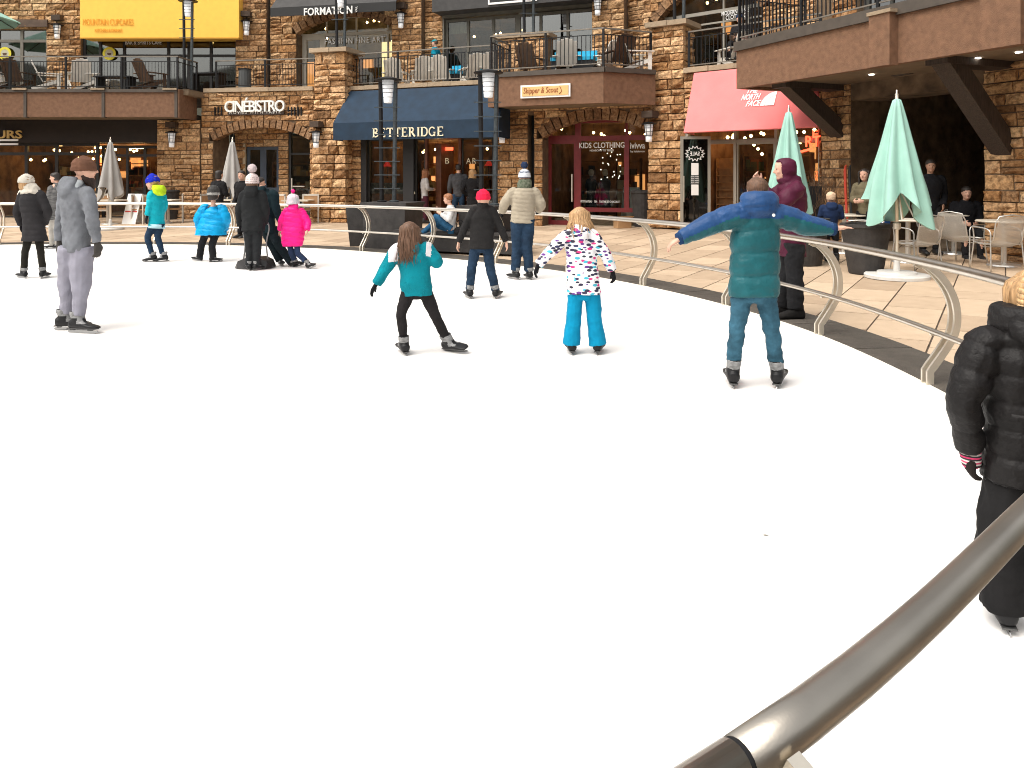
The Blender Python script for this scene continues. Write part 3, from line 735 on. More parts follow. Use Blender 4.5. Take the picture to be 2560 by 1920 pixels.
def serif_text(txt, x0, x1, y, z, h, m, parent):
    me_w = (x1-x0)/len(txt)
    o = text(txt, m, parent, (x0+x1)/2, y, z, x1-x0, h, .03, .008, spacing=1.25)
    return o
x0_, z_ = BT.hit(931, 332, fy-.03); x1_, _ = BT.hit(1108, 332, fy-.03)
# serif capitals drawn stroke by stroke
def serif_word(word, x0, x1, y, zc, h, m, parent):
    G = {'B': ([('v',.12,.0,1),('c',.12,.5,.62,1),('c',.12,.0,.7,.5)], .8), 'E': ([('v',.12,0,1),('h',.05,.72,1),('h',.12,.55,.5),('h',.05,.75,0)], .78),
         'T': ([('v',.42,0,1),('h',.02,.82,1)], .84), 'R': ([('v',.12,0,1),('c',.12,.48,.62,1),('d',.4,.5,.8,0)], .86), 'I': ([('v',.2,0,1)], .4),
         'D': ([('v',.12,0,1),('c',.12,0,.85,1)], .9), 'G': ([('g',)], .9)}
    tot = sum(G[c][1] for c in word)+.14*(len(word)-1); sc = (x1-x0)/tot; x = x0; t = h*.17; th = h*.09; mb = MB()
    def P3(a, b): return (x+a*sc, y, zc-h/2+b*h)
    def stroke(a, b, w1): mb.bar(P3(*a), P3(*b), w1, .03, up=(0, 1, 0)) if False else mb.prism(_st(P3(*a), P3(*b), w1), (0, .03, 0))
    def _st(a, b, w1):
        a = Vector(a); b = Vector(b); d = (b-a).normalized(); nrm = Vector((-d.z, 0, d.x))*w1/2; return [a-nrm, b-nrm, b+nrm, a+nrm]
    for ch in word:
        for s_ in G[ch][0]:
            if s_[0] == 'v':
                stroke((s_[1]+.06, s_[2]), (s_[1]+.06, s_[3]), t)
                for e in (s_[2], s_[3]): stroke((s_[1]-.1, e+(.03 if e == 0 else -.03)), (s_[1]+.2, e+(.03 if e == 0 else -.03)), h*.06)
            elif s_[0] == 'h': stroke((s_[1], s_[3]+(.04 if s_[3] == 0 else -.04 if s_[3] == 1 else 0)), (s_[2], s_[3]+(.04 if s_[3] == 0 else -.04 if s_[3] == 1 else 0)), th)
            elif s_[0] == 'h' : pass
            if s_[0] == 'h' and s_[3] in (0, 1): stroke((s_[2]-.02, s_[3]), (s_[2]-.02, abs(s_[3]-.22)), h*.06); 
            if s_[0] == 'h' and ch == 'T': stroke((s_[1]+.02, 1), (s_[1]+.02, .78), h*.06)
            if s_[0] == 'd': stroke((s_[1], s_[2]), (s_[3], s_[4]), t)
            if s_[0] == 'c':
                x_, b0, xr, b1 = s_[1], s_[2], s_[3], s_[4]; cy = (b0+b1)/2; ry_ = (b1-b0)/2-.04; prev = (x_+.08, b1-.04)
                xm_ = x_+(xr-x_)*.45
                for k in range(9):
                    a_ = math.pi/2-math.pi*k/8; p = (xm_+(xr-xm_)*math.cos(a_), cy+ry_*math.sin(a_)); stroke(prev, p, th if k in (0,) else t*.75); prev = p
                stroke(prev, (x_+.08, b0+.04), th)
            if s_[0] == 'g':
                prev = None
                for k in range(17):
                    a_ = R(40+(300)*k/16); p = (.42+.36*math.cos(a_), .5+.46*math.sin(a_))
                    if prev: stroke(prev, p, t*.7)
                    prev = p
                stroke((.72, .0), (.72, .42), t*.8); stroke((.55, .42), (.86, .42), h*.06)
        x += (G[ch][1]+.14)*sc
    return mb.build('lettering', m, parent)
serif_word('BETTERIDGE', x0_, x1_, fy-.035, z_, .27, CREAM, aw)
p0 = BT.world(X(866)+.05, .15); p1 = BT.world(BT.x(1246), .15)
railing('black iron railing with white chairs behind it above the navy awning', [(p0[0], p0[1]), (p1[0], p1[1])], 4.46, 5.5)

# ================= children's clothes bay under the square balcony
SB = Bay((-.62, 20.98), (2.38, 19.76))               # balcony front
sw = Bay((-.6, 22.51), (4.4, 20.55))                 # shop wall behind
bs = sw.thing('shop_building', 'stone children clothes shop with dark red door and window beneath an arch', 'shop')
X = sw.x
ax0, ax1 = X(1357), X(1640); ac2 = arch(ax0, ax1, sw.z(1357, 346), sw.z(1497, 299))
masonry(bs, X(1249), X(1660), .14, 4.3, 0, [voids(ac2, .32), rect(X(1320), X(1336), 0, 3.4)], seed=41, thick=.4, maxstones=299)
MB().box(X(1320)-.02, X(1336)+.02, .3, .34, .14, 3.45).build('recess_back', IRON, bs)
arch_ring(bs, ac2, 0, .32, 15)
ry = .55; Xr = lambda px: sw.x(px, ry); zr = lambda px, py: sw.z(px, py, ry)
ztr = zr(1440, 347)
window(bs, Xr(1368), Xr(1447), .16, ztr, ry, REDFR, GLASS, fw=.14, name='door')
x, z = sw.hit(1430, 440, ry-.1); MB().bar((x, ry-.1, z+.05), (x, ry-.1, z-.75), .03, .03).build('handle', STEELP, bs)
window(bs, Xr(1447), Xr(1567), .62, ztr, ry, REDFR, GLASS, fw=.07); window(bs, Xr(1567), ax1+.2, .62, ztr, ry, REDFR, GLASS, fw=.07)
window(bs, ax0, Xr(1447), ztr, 3.2, ry, REDFR, GLASS, fw=.1, name='transom'); window(bs, Xr(1447), ax1+.2, ztr, 3.2, ry, REDFR, GLASS, fw=.07, cols=[Xr(1567)], name='transom')
MB().box(Xr(1447), ax1+.2, ry-.04, ry+.04, .16, .62).build('stall_riser', GLASS, bs); MB().box(Xr(1447), ax1+.2, ry-.06, ry+.06, .57, .65).build('sill', REDFR, bs)
MB().box(ax0-.02, Xr(1368), ry-.06, ry+.06, .16, 3.2).build('jamb', mat('brown jamb', (.12,.06,.035), .8, var=.3), bs)
m = MB(); m.box(ax0-.3, ax0, .4, ry+.3, .14, 3.5); m.box(ax1, ax1+.3, .4, ry+.3, .14, 3.5); m.box(ax0, ax1, .4, ry+.3, 3.42, 3.5); m.build('porch', MORTAR, bs)
interior(bs, Xr(1360), Xr(1690), .16, 3.3, ry+.3, 3.0, seed=24, lamps=8, shelves=3, panels=2, wallm=INTB)
r = random.Random(5)
fl = MB()
for k in range(26):
    x, z = sw.hit(r.uniform(1500, 1548), r.uniform(370, 450), ry+.6); fl.ball((x, ry+.6+r.uniform(0, .3), z), .013, n=6, m=4)
tag(fl.build('fairy_lights', WHITEL, bs), kind='stuff')
# two dressed mannequin torsos in the window
for px in (1513, 1478):
    x, z = sw.hit(px, 470, ry+.5); mq = sw.thing('mannequin', 'dark dressed child mannequin in the window '+('under the CLOTHING letters' if px > 1500 else 'nearer the red door'), 'mannequin', x, ry+.5, .65)
    MB().lathe((0, 0, 0), [(.12,.0),(.17,.05),(.13,.35),(.12,.5),(.17,.72),(.15,.82),(.05,.88),(.045,.95)]).build('torso', mat('mannequin clothes', (.02,.02,.028), .8), mq, smooth=True)
    MB().ball((0, 0, 1.05), .085, .095, .11).build('head', mat('mannequin head', (.3,.25,.2), .5), mq, smooth=True)
x, z = sw.hit(1504, 363, ry-.05); text('KIDS CLOTHING', WHITE, bs, x, ry-.05, z, sw.x(1561, ry)-sw.x(1448, ry), .16, .01, .012, name='window_lettering')
x, z = sw.hit(1504, 376, ry-.05); text('NEWBORN TO TEENS', WHITE, bs, x, ry-.05, z, .7, .055, .01, .006, name='window_lettering')
x, z = sw.hit(1594, 364, ry-.05); text('ivivva', WHITE, bs, x, ry-.05, z, .42, .17, .01, .012, name='window_lettering')
x, z = sw.hit(1594, 379, ry-.05); text('by lululemon', WHITE, bs, x, ry-.05, z, .40, .075, .01, .006, name='window_lettering')
x, z = sw.hit(1500, 504, ry-.05); text('PETIT BATEAU    TEA    TARTINE ET CHOCOLAT', WHITE, bs, x, ry-.05, z, 1.15, .06, .01, .008, name='window_lettering')
# balcony
b2 = SB.thing('timber_balcony', 'brown boxed balcony with the small hanging shop sign, above the red door', 'balcony')
zt, zb = SB.z(1509, 167), SB.z(1509, 257); Ls = SB.L
MB().box(0, Ls, 0, .12, zb, zt-.13).build('fascia_panel', TIMBER, b2); MB().box(-.03, Ls+.03, -.05, .16, zt-.13, zt).build('fascia_cap', TIMDK, b2)
pts = [np.array([2.38, 19.76]), np.array([3.80, 20.34])]
def loc(B, p, z): d = np.array(p)-B.A; return (float(d@B.u), float(d@B.n), z)
sdx = loc(SB, pts[0], 0); sdy = loc(SB, pts[1], 0)
MB().bar((sdx[0]-.03, sdx[1]+.06, (zb+zt-.13)/2), (sdy[0], sdy[1]+.06, (zb+zt-.13)/2), .1, zt-zb-.134).build('side_panel', TIMBER, b2)
MB().bar((sdx[0], sdx[1]+.04, zt-.065), (sdy[0], sdy[1]+.04, zt-.065), .17, .128).build('fascia_cap', TIMDK, b2)
MB().box(-.05, 0, 0, 1.6, zb, zt).build('side_panel', TIMBER, b2)
MB().prism([(0, .12, zb+.03), (Ls, .12, zb+.03), (sdy[0]-.1, sdy[1]+.1, zb+.03), (sdy[0]-.3, 1.75, zb+.03), (0, 1.6, zb+.03)], (0, 0, .15)).build('balcony_floor', SOFFIT, b2)
q0 = SB.world(-.02, 1.5); q1 = SB.world(.02, .06); q2 = SB.world(Ls-.02, .06)
railing('black iron railing round the square balcony over the red shop door', [(q0[0], q0[1]), (q1[0], q1[1]), (q2[0], q2[1]), (3.72, 20.38)], zt, zt+1.02)
sg = SB.thing('shop_sign', 'framed cream sign reading Skipper & Scout on the brown balcony', 'sign')
x, z = SB.hit(1362, 227, -.08); hw = (SB.x(1424)-SB.x(1300))/2; hh = .175
MB().box(x-hw, x+hw, -.06, 0, z-hh, z+hh).build('frame', WHITE, sg); MB().box(x-hw+.05, x+hw-.05, -.075, -.06, z-hh+.05, z+hh-.05).build('panel', mat('ochre sign board', (.78,.47,.19), .6, var=.1), sg)
text('Skipper & Scout', mat('brown letters', (.30,.09,.02), .6), sg, x-.12, -.08, z, hw*1.4, .2, .01, .004, shear=.15)
m = MB(); m.tube([(x+.42, -.085, z+.1), (x+.47, -.085, z-.02), (x+.4, -.085, z-.09)], .008, n=6, sub=4).build('moon_mark', mat('brown letters', (0,0,0)), sg)

# ================= pillar 3 and the outdoor clothing bay, red awning
P3 = Bay((3.72, 20.75), (4.68, 20.05))
pl3 = pillar('wide stone pillar between the arched shop window and the red awning', P3, P3.x(1628), P3.x(1708), 0, .8, .2, P3.z(1665, 66), 51, .1)
NF = Bay((4.72, 19.95), (7.45, 17.5))
bn = NF.thing('shop_building', 'outdoor clothing shop with open glass door beneath the red awning', 'shop')
X = NF.x
zc4 = NF.z(1733, 172)
masonry(bn, X(1712), X(2055), .25, 4.3, 0, [rect(X(1716), X(2048), 0, 3.1)], seed=52, thick=.3)
coping(bn, X(1716), X(2055), -.16, .4, 4.3)
MB().box(X(1716), X(2048), -.02, .2, 2.8, 3.1).build('header', GREYFR, bn)
for px in (1718, 1838, 1940): MB().box(X(px)-.035, X(px)+.035, -.03, .12, .25, 2.8).build('mullion', ALU, bn)
MB().box(X(1716), X(2048), -.02, .1, 2.42, 2.5).build('transom_bar', ALU, bn)
window(bn, X(1838)+.04, X(1940)-.04, .3, 2.42, .05, ALU, GLASS, fw=.03); window(bn, X(1940)+.04, X(2048), .3, 2.42, .05, ALU, GLASS, fw=.03)
window(bn, X(1716), X(2048), 2.5, 2.8, .05, ALU, GLASS, cols=[X(1838), X(1940)], fw=.03, name='transom')
interior(bn, X(1718), X(2046), .26, 2.95, .4, 3.2, seed=29, lamps=14, shelves=3, panels=11, wallm=INTB)
# stair-backed wooden shelf seen through the doorway
st = MB(); xq, zq = NF.hit(1815, 440, 1.5)
for k in range(8): st.box(xq-.28, xq+.3, 1.5, 1.6, .4+.2*k, .43+.2*k)
st.box(xq-.3, xq-.28, 1.5, 1.62, .3, 2.1); st.box(xq+.3, xq+.32, 1.5, 1.62, .3, 2.1); st.box(xq-.3, xq+.32, 1.62, 1.66, .3, 2.1); st.build('display_shelf', mat('warm wood', (.42,.22,.09), .6, var=.3, emit=0), bn)
for px, py in ((1885, 362), (1895, 372), (1862, 345), (1905, 385), (1760, 352), (2010, 330)):
    x, z = NF.hit(px, py, 1.2); MB().ball((x, 1.2, z), .04, n=8, m=5).build('spot_lamp', WARM, bn, smooth=True)
# red neon letters
x, z = NF.hit(2040, 352, -.06); 
ns = NF.thing('neon_sign', 'glowing red letters on the shop glass under the right end of the red awning', 'sign', 0, 0, 0)
x, z = NF.hit(2032, 353, -.06); text('RT', REDLIT, ns, x, -.06, z, .34, .26, .02, .01); x, z = NF.hit(2038, 335, -.06); text('E', REDLIT, ns, x, -.06, z, .12, .18, .02, .01)
x, z = NF.hit(2010, 378, -.06); MB().bar((x-.15, -.06, z-.03), (x+.2, -.06, z+.06), .03, .05).build('neon_bar', REDLIT, ns)
# open door leaf facing the camera
p0 = ground(1704, 554); dl = thing('glass_door', 'open glass door leaf with a mirrored SALE star beside the stone pillar', 'door', P(1701, 440, 18.9)*1, 0)
dl.location = (P(1701, 440, 18.9).x, 18.9, g(P(1701, 440, 18.9).x, 18.9)+.03); dw = (1776-1701)/FPX*18.9; dh = P(0, 341, 18.9).z-dl.location.z
f = MB(); f.box(0, .07, -.02, .02, 0, dh); f.box(dw-.07, dw, -.02, .02, 0, dh); f.box(.07, dw-.07, -.02, .02, dh-.07, dh); f.box(.07, dw-.07, -.02, .02, 0, .15); f.build('frame', ALU, dl)
MB().box(.06, dw-.06, -.004, .004, .14, dh-.06).build('pane', glass_mat('smoked door glass', (.10,.09,.08)), dl)
q = P(1711, 470, 18.9); MB().bar((.07, -.06, q.z-dl.location.z-.35), (.07, -.06, q.z-dl.location.z+.3), .025, .02).build('handle', STEELP, dl)
q = P(1737, 384, 18.9); cx = q.x-dl.location.x; cz = q.z-dl.location.z
star = []
for k in range(28):
    t = 2*math.pi*k/28; rr2 = (.25 if k % 2 == 0 else .165); star.append((cx+rr2*math.cos(t), cz+rr2*.78*math.sin(t)))
m = MB()
for k in range(28):
    a_, b_ = star[k], star[(k+1) % 28]; m.bar((a_[0], -.012, a_[1]), (b_[0], -.012, b_[1]), .008, .016)
m.build('star_sticker', WHITE, dl); text('SALE', WHITE, dl, cx, -.012, cz, .24, .1, .006, .012, mirror=True)
for py, hh in ((422, .16), (474, .14)): q = P(1737, py, 18.9); MB().box(cx-.09, cx+.09, -.012, -.006, q.z-dl.location.z-hh, q.z-dl.location.z+hh*.9).build('notice', WHITE, dl)
for py in (442, 447, 452, 457): q = P(1739, py, 18.9); text('OPENING HOURS', WHITE, dl, cx, -.012, q.z-dl.location.z, .2, .03, .006, .01, mirror=True)
REDC = mat('red canvas', (.86,.19,.185), .8, var=.1, vscale=2, bump=.15, bscale=60, sheen=.3)
aw = NF.thing('awning', 'sloping red awning with white THE NORTH FACE lettering', 'awning')
fy = -1.1; xa = NF.x(1709, fy); xb = NF.x(2043, fy); zf = NF.z(1709, 331, fy); xta = NF.x(1735, -.17); ztp = 4.27; xtb = NF.x(2047, -.17)
m = MB(); sl = [(xa, fy, zf), (xb, fy, zf), (xtb, -.17, ztp), (xta, -.17, ztp)]; m.prism(sl, (0, .03, -.02)).build('canopy', REDC, aw)
for xx, xt in ((xa, xta), (xb, xtb)): MB().prism([(xx, fy+.02, zf-.02), (xt, -.17, ztp-.03), (xt, -.17, zf-.02)], (.015, 0, 0)).build('side_panel', REDC, aw)
# lettering lies on the slope
def on_slope(px, py):                                # ray with the canopy plane, in bay coordinates
    k = (px-CX)/FPX; kz = -(py-HY)/FPX; dw_ = np.array([k, 1.0, kz]); 
    d = np.array([dw_[:2]@NF.u, dw_[:2]@NF.n, kz]); o = np.array([(-NF.A)@NF.u, (-NF.A)@NF.n, CAMH])
    sy, sz = (-.17-fy), (ztp-zf); nrm = np.array([0, -sz, sy]); t = ((np.array([0, fy, zf])-o)@nrm)/(d@nrm); return o+d*t
tilt = math.degrees(math.atan2(ztp-zf, -.17-fy)); offn = np.array([0, -(ztp-zf), (-.17-fy)]); offn = offn/np.linalg.norm(offn)*.012
for s_, pxs, py, w_, h_ in (('THE', 1883, 227, .3, .15), ('NORTH', 1878, 243, .47, .17), ('FACE', 1884, 259, .36, .17)):
    c_ = on_slope(pxs, py)+offn; text(s_, WHITE, aw, *c_, w_, h_, .01, .03, tilt=tilt, shear=.25)
# quarter dome emblem
c_ = on_slope(1922, 247)+offn; ca_, sa_ = math.cos(R(tilt)), math.sin(R(tilt))
def emb(pts, name):
    MB().prism([(c_[0]+a_, c_[1]+b_*ca_, c_[2]+b_*sa_) for a_, b_ in pts], (offn*.6)).build(name, WHITE, aw)
for r0, r1 in ((.0, .12), (.128, .225), (.235, .34)):
    arc = [(.17-r1*math.cos(t), -.2+r1*1.15*math.sin(t)) for t in np.linspace(0, math.pi/2, 9)]+[(.17-r0*math.cos(t), -.2+r0*1.15*math.sin(t)) for t in np.linspace(math.pi/2, 0, 9)]
    emb(arc, 'dome_mark')
p0 = NF.world(X(1716), .14); p1 = NF.world(NF.x(2046), .14)
railing('black iron railing above the red awning', [(p0[0], p0[1]), (p1[0], p1[1])], 4.43, 5.42)

# ================= upper storey, middle and right
U1 = Bay((-8.6, 27.0), (-2.36, 25.6)); bu1 = U1.thing('shop_building', 'upper storey of stone with the arched gallery window beneath the black awning', 'shop')
X = U1.x
aa = arch(X(742), X(992), U1.z(742, 86), U1.z(867, 40))
masonry(bu1, X(676), X(990), ZD-.3, 8.4, 0, [voids(aa, .28)], seed=61)
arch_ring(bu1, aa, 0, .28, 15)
masonry(bu1, X(988), X(1062), ZD-.3, 8.4, -.3, seed=62, thick=.8, name='stone_pier'); masonry(bu1, X(1062), X(1108), ZD-.3, 8.4, -.0, seed=63, thick=.5, name='stone_pier')
MB().box(X(676), X(1108), .05, .4, 8.4, 10).build('parapet', MORTAR, bu1)
ry = .35; zt2 = U1.z(850, 86, ry)
WFR = mat('pale frame', (.42,.38,.31), .6)
window(bu1, X(745), X(800), ZD-.1, zt2, ry, WFR, GLASS, fw=.16, name='door')
window(bu1, X(800), X(990), ZD-.1, zt2, ry, WFR, GLASS, cols=[X(881), X(961)], fw=.05); window(bu1, X(742), X(990), zt2, U1.z(867, 40)+.05, ry, WFR, GLASS, cols=[X(806), X(881), X(961)], fw=.05, name='transom')
interior(bu1, X(700), X(1000), ZD-.1, 7.9, .6, 2.5, seed=66, lamps=14, shelves=2, panels=2, wallm=mat('pale interior', (.20,.17,.13), .9, var=.6, vscale=2))
for px, py in ((815, 72), (935, 52), (778, 125), (982, 102), (948, 52), (817, 96)): x, z = U1.hit(px, py, .9); MB().ball((x, .9, z), .045, n=8, m=5).build('spot_lamp', WARM, bu1, smooth=True)
x, z = U1.hit(966, 150, .9); MB().box(x-.3, x+.3, 1.2, 1.25, z-.9, z+.7).build('lit_panel', mat('ivory lit wall', (1, .75, .4), emit=.9), bu1); x, z = U1.hit(770, 185, .9); MB().box(x-.25, x+.25, 1.3, 1.35, z-.4, z+.5).build('lit_panel', WARMLO, bu1)
x, z = U1.hit(886, 101, ry-.06); text('FASHION FINE ART', WHITE, bu1, x, ry-.06, z, U1.x(960, ry)-U1.x(811, ry), .2, .01, .006, name='window_lettering', spacing=1.15)
CHAR = mat('charcoal canvas', (.055,.053,.052), .85, bump=.3, bscale=60, var=.2); CHARD = mat('black canvas', (.02,.02,.02), .8)
aw = U1.thing('awning', 'charcoal awning with white FORMATION lettering over the arched gallery window', 'awning')
fy = -1.0; xa, z0_ = U1.hit(676, 42, fy); xb, _ = U1.hit(990, 40, fy); z1_ = U1.z(676, 20, fy)
MB().box(xa, xb, fy, fy+.03, z0_, z1_).build('valance', CHARD, aw); MB().prism([(xa, fy, z1_), (xa+.25, -.03, z1_+1.3), (xa+.25, -.03, z1_+1.25), (xa, fy+.03, z1_-.0)], (xb-xa, 0, 0)).build('canopy', CHAR, aw)
x, z = U1.hit(820, 27, fy-.03); text('FORMATION', WHITE, aw, x, fy-.03, z, U1.x(883, fy)-U1.x(762, fy), .26, .02, .02, spacing=1.05)
x, z = U1.hit(891, 23, fy-.03); o = text('VAIL', WHITE, aw, x, fy-.03, z, .2, .07, .02, .004); o.rotation_euler = (R(90), R(-90), 0)

U2 = Bay((-2.36, 25.6), (3.55, 23.39)); bu2 = U2.thing('shop_building', 'upper storey with wide olive framed windows beneath the charcoal canopy', 'shop')
X = U2.x
OL = mat('olive grey frame', (.13,.12,.095), .6, var=.15); CUR_ = mat('curtain', (.30,.27,.2), .9, var=.3, vscale=6, stretch=(8,8,.5))
zh_ = U2.z(1300, 23); zw = U2.z(1300, 32)
ux0, ux1 = X(1108), X(1488)
m = MB(); m.box(ux0, ux1, -.08, .3, zw, zw+.28); m.box(ux0, X(1112), -.05, .3, ZD-.1, zw); m.build('window_surround', OL, bu2)
w2 = window(bu2, ux0+.05, X(1293), ZD-.1, zw-.03, .1, OL, GLASS, cols=[X(1168), X(1231)], fw=.09); window(bu2, X(1293), ux1, ZD-.1, zw-.03, .1, OL, GLASSR, cols=[X(1350), X(1418)], fw=.09)
interior(bu2, ux0, X(1300), ZD-.1, zw, .5, 2.6, seed=71, lamps=4, shelves=2); 
MB().box(X(1112), X(1160), .3, .34, U2.z(1135, 80), zw-.05).build('blind', CUR_, bu2)
m = MB(); xx = X(1355)
while xx < ux1-.1: m.box(xx, xx+.09, .35+.05*math.sin(xx*9), .4+.05*math.sin(xx*9), ZD, zw-.1); xx += .11
tag(m.build('curtain', CUR_, bu2), kind='stuff'); MB().box(X(1300), ux1, .6, .65, ZD-.1, zw).build('room', INT, bu2)
masonry(bu2, X(1486), X(1566), ZD-.3, 8.4, -.3, seed=72, thick=.8, name='stone_pier')
MB().box(ux0, ux1, .1, .4, zw+.28, 10).build('parapet', MORTAR, bu2)
aw = U2.thing('canopy', 'charcoal canopy with a white outlined sign over the olive window wall', 'canopy')
fy = -.7; xa, za = U2.hit(1080, 30, fy); xb, zb_ = U2.hit(1486, 22, fy); MB().prism([(xa, fy, za), (xa, fy, za+.9), (xa, 0, za+1.4), (xa, 0, za)], (xb-xa, 0, 0)).build('canopy_body', CHAR, aw)
x0_, z0_ = U2.hit(1220, 12, fy-.05); x1_, _ = U2.hit(1342, 4, fy-.05)
sg = U2.thing('shop_sign', 'white outlined dark sign cut by the top edge of the photograph', 'sign')
m = MB(); m.box(x0_, x1_, fy-.05, fy-.005, z0_, z0_+.06); m.box(x0_, x0_+.05, fy-.05, fy-.005, z0_+.06, z0_+.9); m.box(x1_-.05, x1_, fy-.05, fy-.005, z0_+.06, z0_+.9); m.build('frame', WHITE, sg); MB().box(x0_+.05, x1_-.05, fy-.04, fy-.005, z0_+.06, z0_+.9).build('panel', CHARD, sg)
U3 = Bay((3.87, 23.3), (9.2, 18.5)); bu3 = U3.thing('shop_building', 'upper storey of stone with the arched clothes shop window above the red awning', 'shop')
X = U3.x
aa = arch(X(1640), X(1905), U3.z(1640, 60), U3.z(1770, -30))
masonry(bu3, X(1566)+.05, X(2040), ZD-.3, 8.2, 0, [voids(aa, .28)], seed=81)
MB().box(X(1570), U3.L, .05, .4, 8.2, 10).build('parapet', MORTAR, bu3); MB().box(X(2040), U3.L, 0, .3, ZD-.3, 8.2).build('wall_end', MORTAR, bu3)
arch_ring(bu3, aa, 0, .28, 15)
DG = mat('dark green frame', (.035,.036,.03), .6)
window(bu3, X(1640), X(1905), ZD-.1, U3.z(1800, 22), .3, ALU, GLASS, cols=[X(1700), X(1798), X(1860)], rows=(U3.z(1800, 50),), fw=.05); window(bu3, X(1640), X(1905), U3.z(1800, 22), U3.z(1770, -30), .3, ALU, GLASS, cols=[X(1798)], fw=.05, name='transom')
interior(bu3, X(1645), X(1900), ZD-.1, 7.6, .6, 2.4, seed=83, lamps=14, shelves=3, panels=3)
x, z = U3.hit(1838, 29, .2); text('MODERN MEN\'S', WHITE, bu3, x, .2, z, U3.x(1875, .2)-U3.x(1806, .2), .13, .01, .012, name='window_lettering'); x, z = U3.hit(1840, 41, .2); text('CLOTHING', WHITE, bu3, x, .2, z, .62, .13, .01, .012, name='window_lettering')
# terrace floor between lower fronts and upper storeys
m = MB()
def quadstrip(a, b, zt_=ZD-.09, th=.18):
    for i in range(len(a)-1): m.prism([(*a[i], zt_-th), (*a[i+1], zt_-th), (*b[i+1], zt_-th), (*b[i], zt_-th)], (0, 0, th))
fr_ = [(-17.6, 24.2), (-10.3, 24.2), (-10.15, 25.45), (-6.3, 24.8), (-5.2, 24.55), (-.6, 22.8), (4.3, 20.9), (4.9, 20.2), (7.6, 17.8), (9.6, 16.0)]
bk_ = [(-17.6, 28), (-10.3, 28), (-9.6, 28), (-6.0, 27.2), (-4.6, 26.8), (0, 25.3), (4.6, 23.6), (5.6, 22.3), (8.4, 19.8), (12, 17.2)]
quadstrip(fr_, bk_); tag(m.build('terrace_floor', SOFFIT), kind='structure')

# ================= right building: beam, soffit, braces, passage
BD = np.array([.395, -.919]); BD /= np.linalg.norm(BD); B0 = np.array([4.87, 16.5])
BM = Bay(B0, B0+BD*9); rb = BM.thing('shop_building', 'dark stone building at the right with a brown beam fronted terrace over a passage', 'building')
zt, zb = 4.50, 3.49; xk = BM.x(2176)
edges = [0, BM.x(2178), BM.x(2545), 9.2]
for i in range(3): MB().box(edges[i]+.005, edges[i+1]-.005, 0, .14, zb, zt-.2).build('fascia_panel', TIMBER, rb)
x0_ = BM.x(2176, -.16); MB().box(x0_, x0_+.42, -.2, 0, zb-.03, zt-.16).build('fascia_block', TIMBER, rb); x1_ = BM.x(2512, -.16); MB().box(x1_-.35, x1_+.25, -.2, 0, zb-.03, zt+.3).build('fascia_block', TIMBER, rb)
MB().box(-.02, 9.2, -.06, .2, zt-.2, zt).build('fascia_cap', TIMDK, rb)
MB().box(x0_-.02, x0_+.46, -.23, .0, zt-.16, zt-.1).build('block_cap', COPING, rb)
MB().box(-.02, .12, .14, 2.3, zb, zt-.2).build('side_panel', TIMBER, rb)
MB().box(.12, 9.2, .10, 5.5, zb+.06, zb+.16).build('soffit', SOFFIT, rb); MB().box(.12, 9.2, .2, 5.5, zt-.3, zt-.18).build('terrace_slab', SOFFIT, rb)
for k, (px, py) in enumerate(((2179, 185), (2444, 144), (2547, 129))):
    kx = (px-CX)/FPX; Yd = (zb+.06-CAMH)*FPX/(HY-py); q = loc(BM, (kx*Yd, Yd), zb+.05)
    MB().lathe((q[0], q[1], q[2]-.008), [(.001, 0), (.05, 0), (.05, .012), (.001, .012)], 12).build('downlight', WHITEL, rb)
for px, py in ((2255, 186), (2280, 203)):
    kx = (px-CX)/FPX; Yd = (zb+.06-CAMH)*FPX/(HY-py); q = loc(BM, (kx*Yd, Yd), 0); MB().box(q[0]-.2, q[0]+.2, q[1]-.06, q[1]+.06, zb+.045, zb+.062).build('soffit_vent', TIMDK, rb)
Y2 = 1.95
def tW(px): return BM.x(px, Y2)
STD = STONE
zpt = zb+.06
masonry(rb, tW(2056), tW(2128), .1, zpt, Y2, seed=91, thick=.8, name='stone_pier')
masonry(rb, tW(2462), tW(2462)+3.4, .05, zpt, Y2-.0, seed=92, thick=.8, name='stone_pier')
lx = tW(2128); rx = tW(2462)
# passage side and back walls
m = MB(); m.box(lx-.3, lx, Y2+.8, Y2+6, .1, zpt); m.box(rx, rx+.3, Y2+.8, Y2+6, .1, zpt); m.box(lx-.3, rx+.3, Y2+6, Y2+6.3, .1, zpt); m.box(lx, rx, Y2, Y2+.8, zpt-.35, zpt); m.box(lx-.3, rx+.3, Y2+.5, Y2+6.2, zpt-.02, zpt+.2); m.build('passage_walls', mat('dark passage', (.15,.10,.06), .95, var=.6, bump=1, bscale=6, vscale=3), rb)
q = Bay(B0+BM.n*(Y2+.8)+BM.u*rx, B0+BM.n*(Y2+6)+BM.u*rx)
# diagonal braces with corbel ends
for (xa_, ) in ((tW(2092),), (tW(2496),)):
    pass
def brace(a_top, b_bot):
    br = MB(); br.bar(a_top, b_bot, .34, .30, up=(0, 0, 1)); return br.build('brace', BEAM, rb)
for pxb, pyb in ((2096, 330), (2508, 372)):
    x_ = tW(pxb); z_ = BM.z(pxb, pyb, Y2-.1); brace((x_, .45, zpt+.05), (x_, Y2+.05, z_)); MB().box(x_-.2, x_+.2, .3, Y2, zpt-.12, zpt-.002).build('brace_head', BEAM, rb)
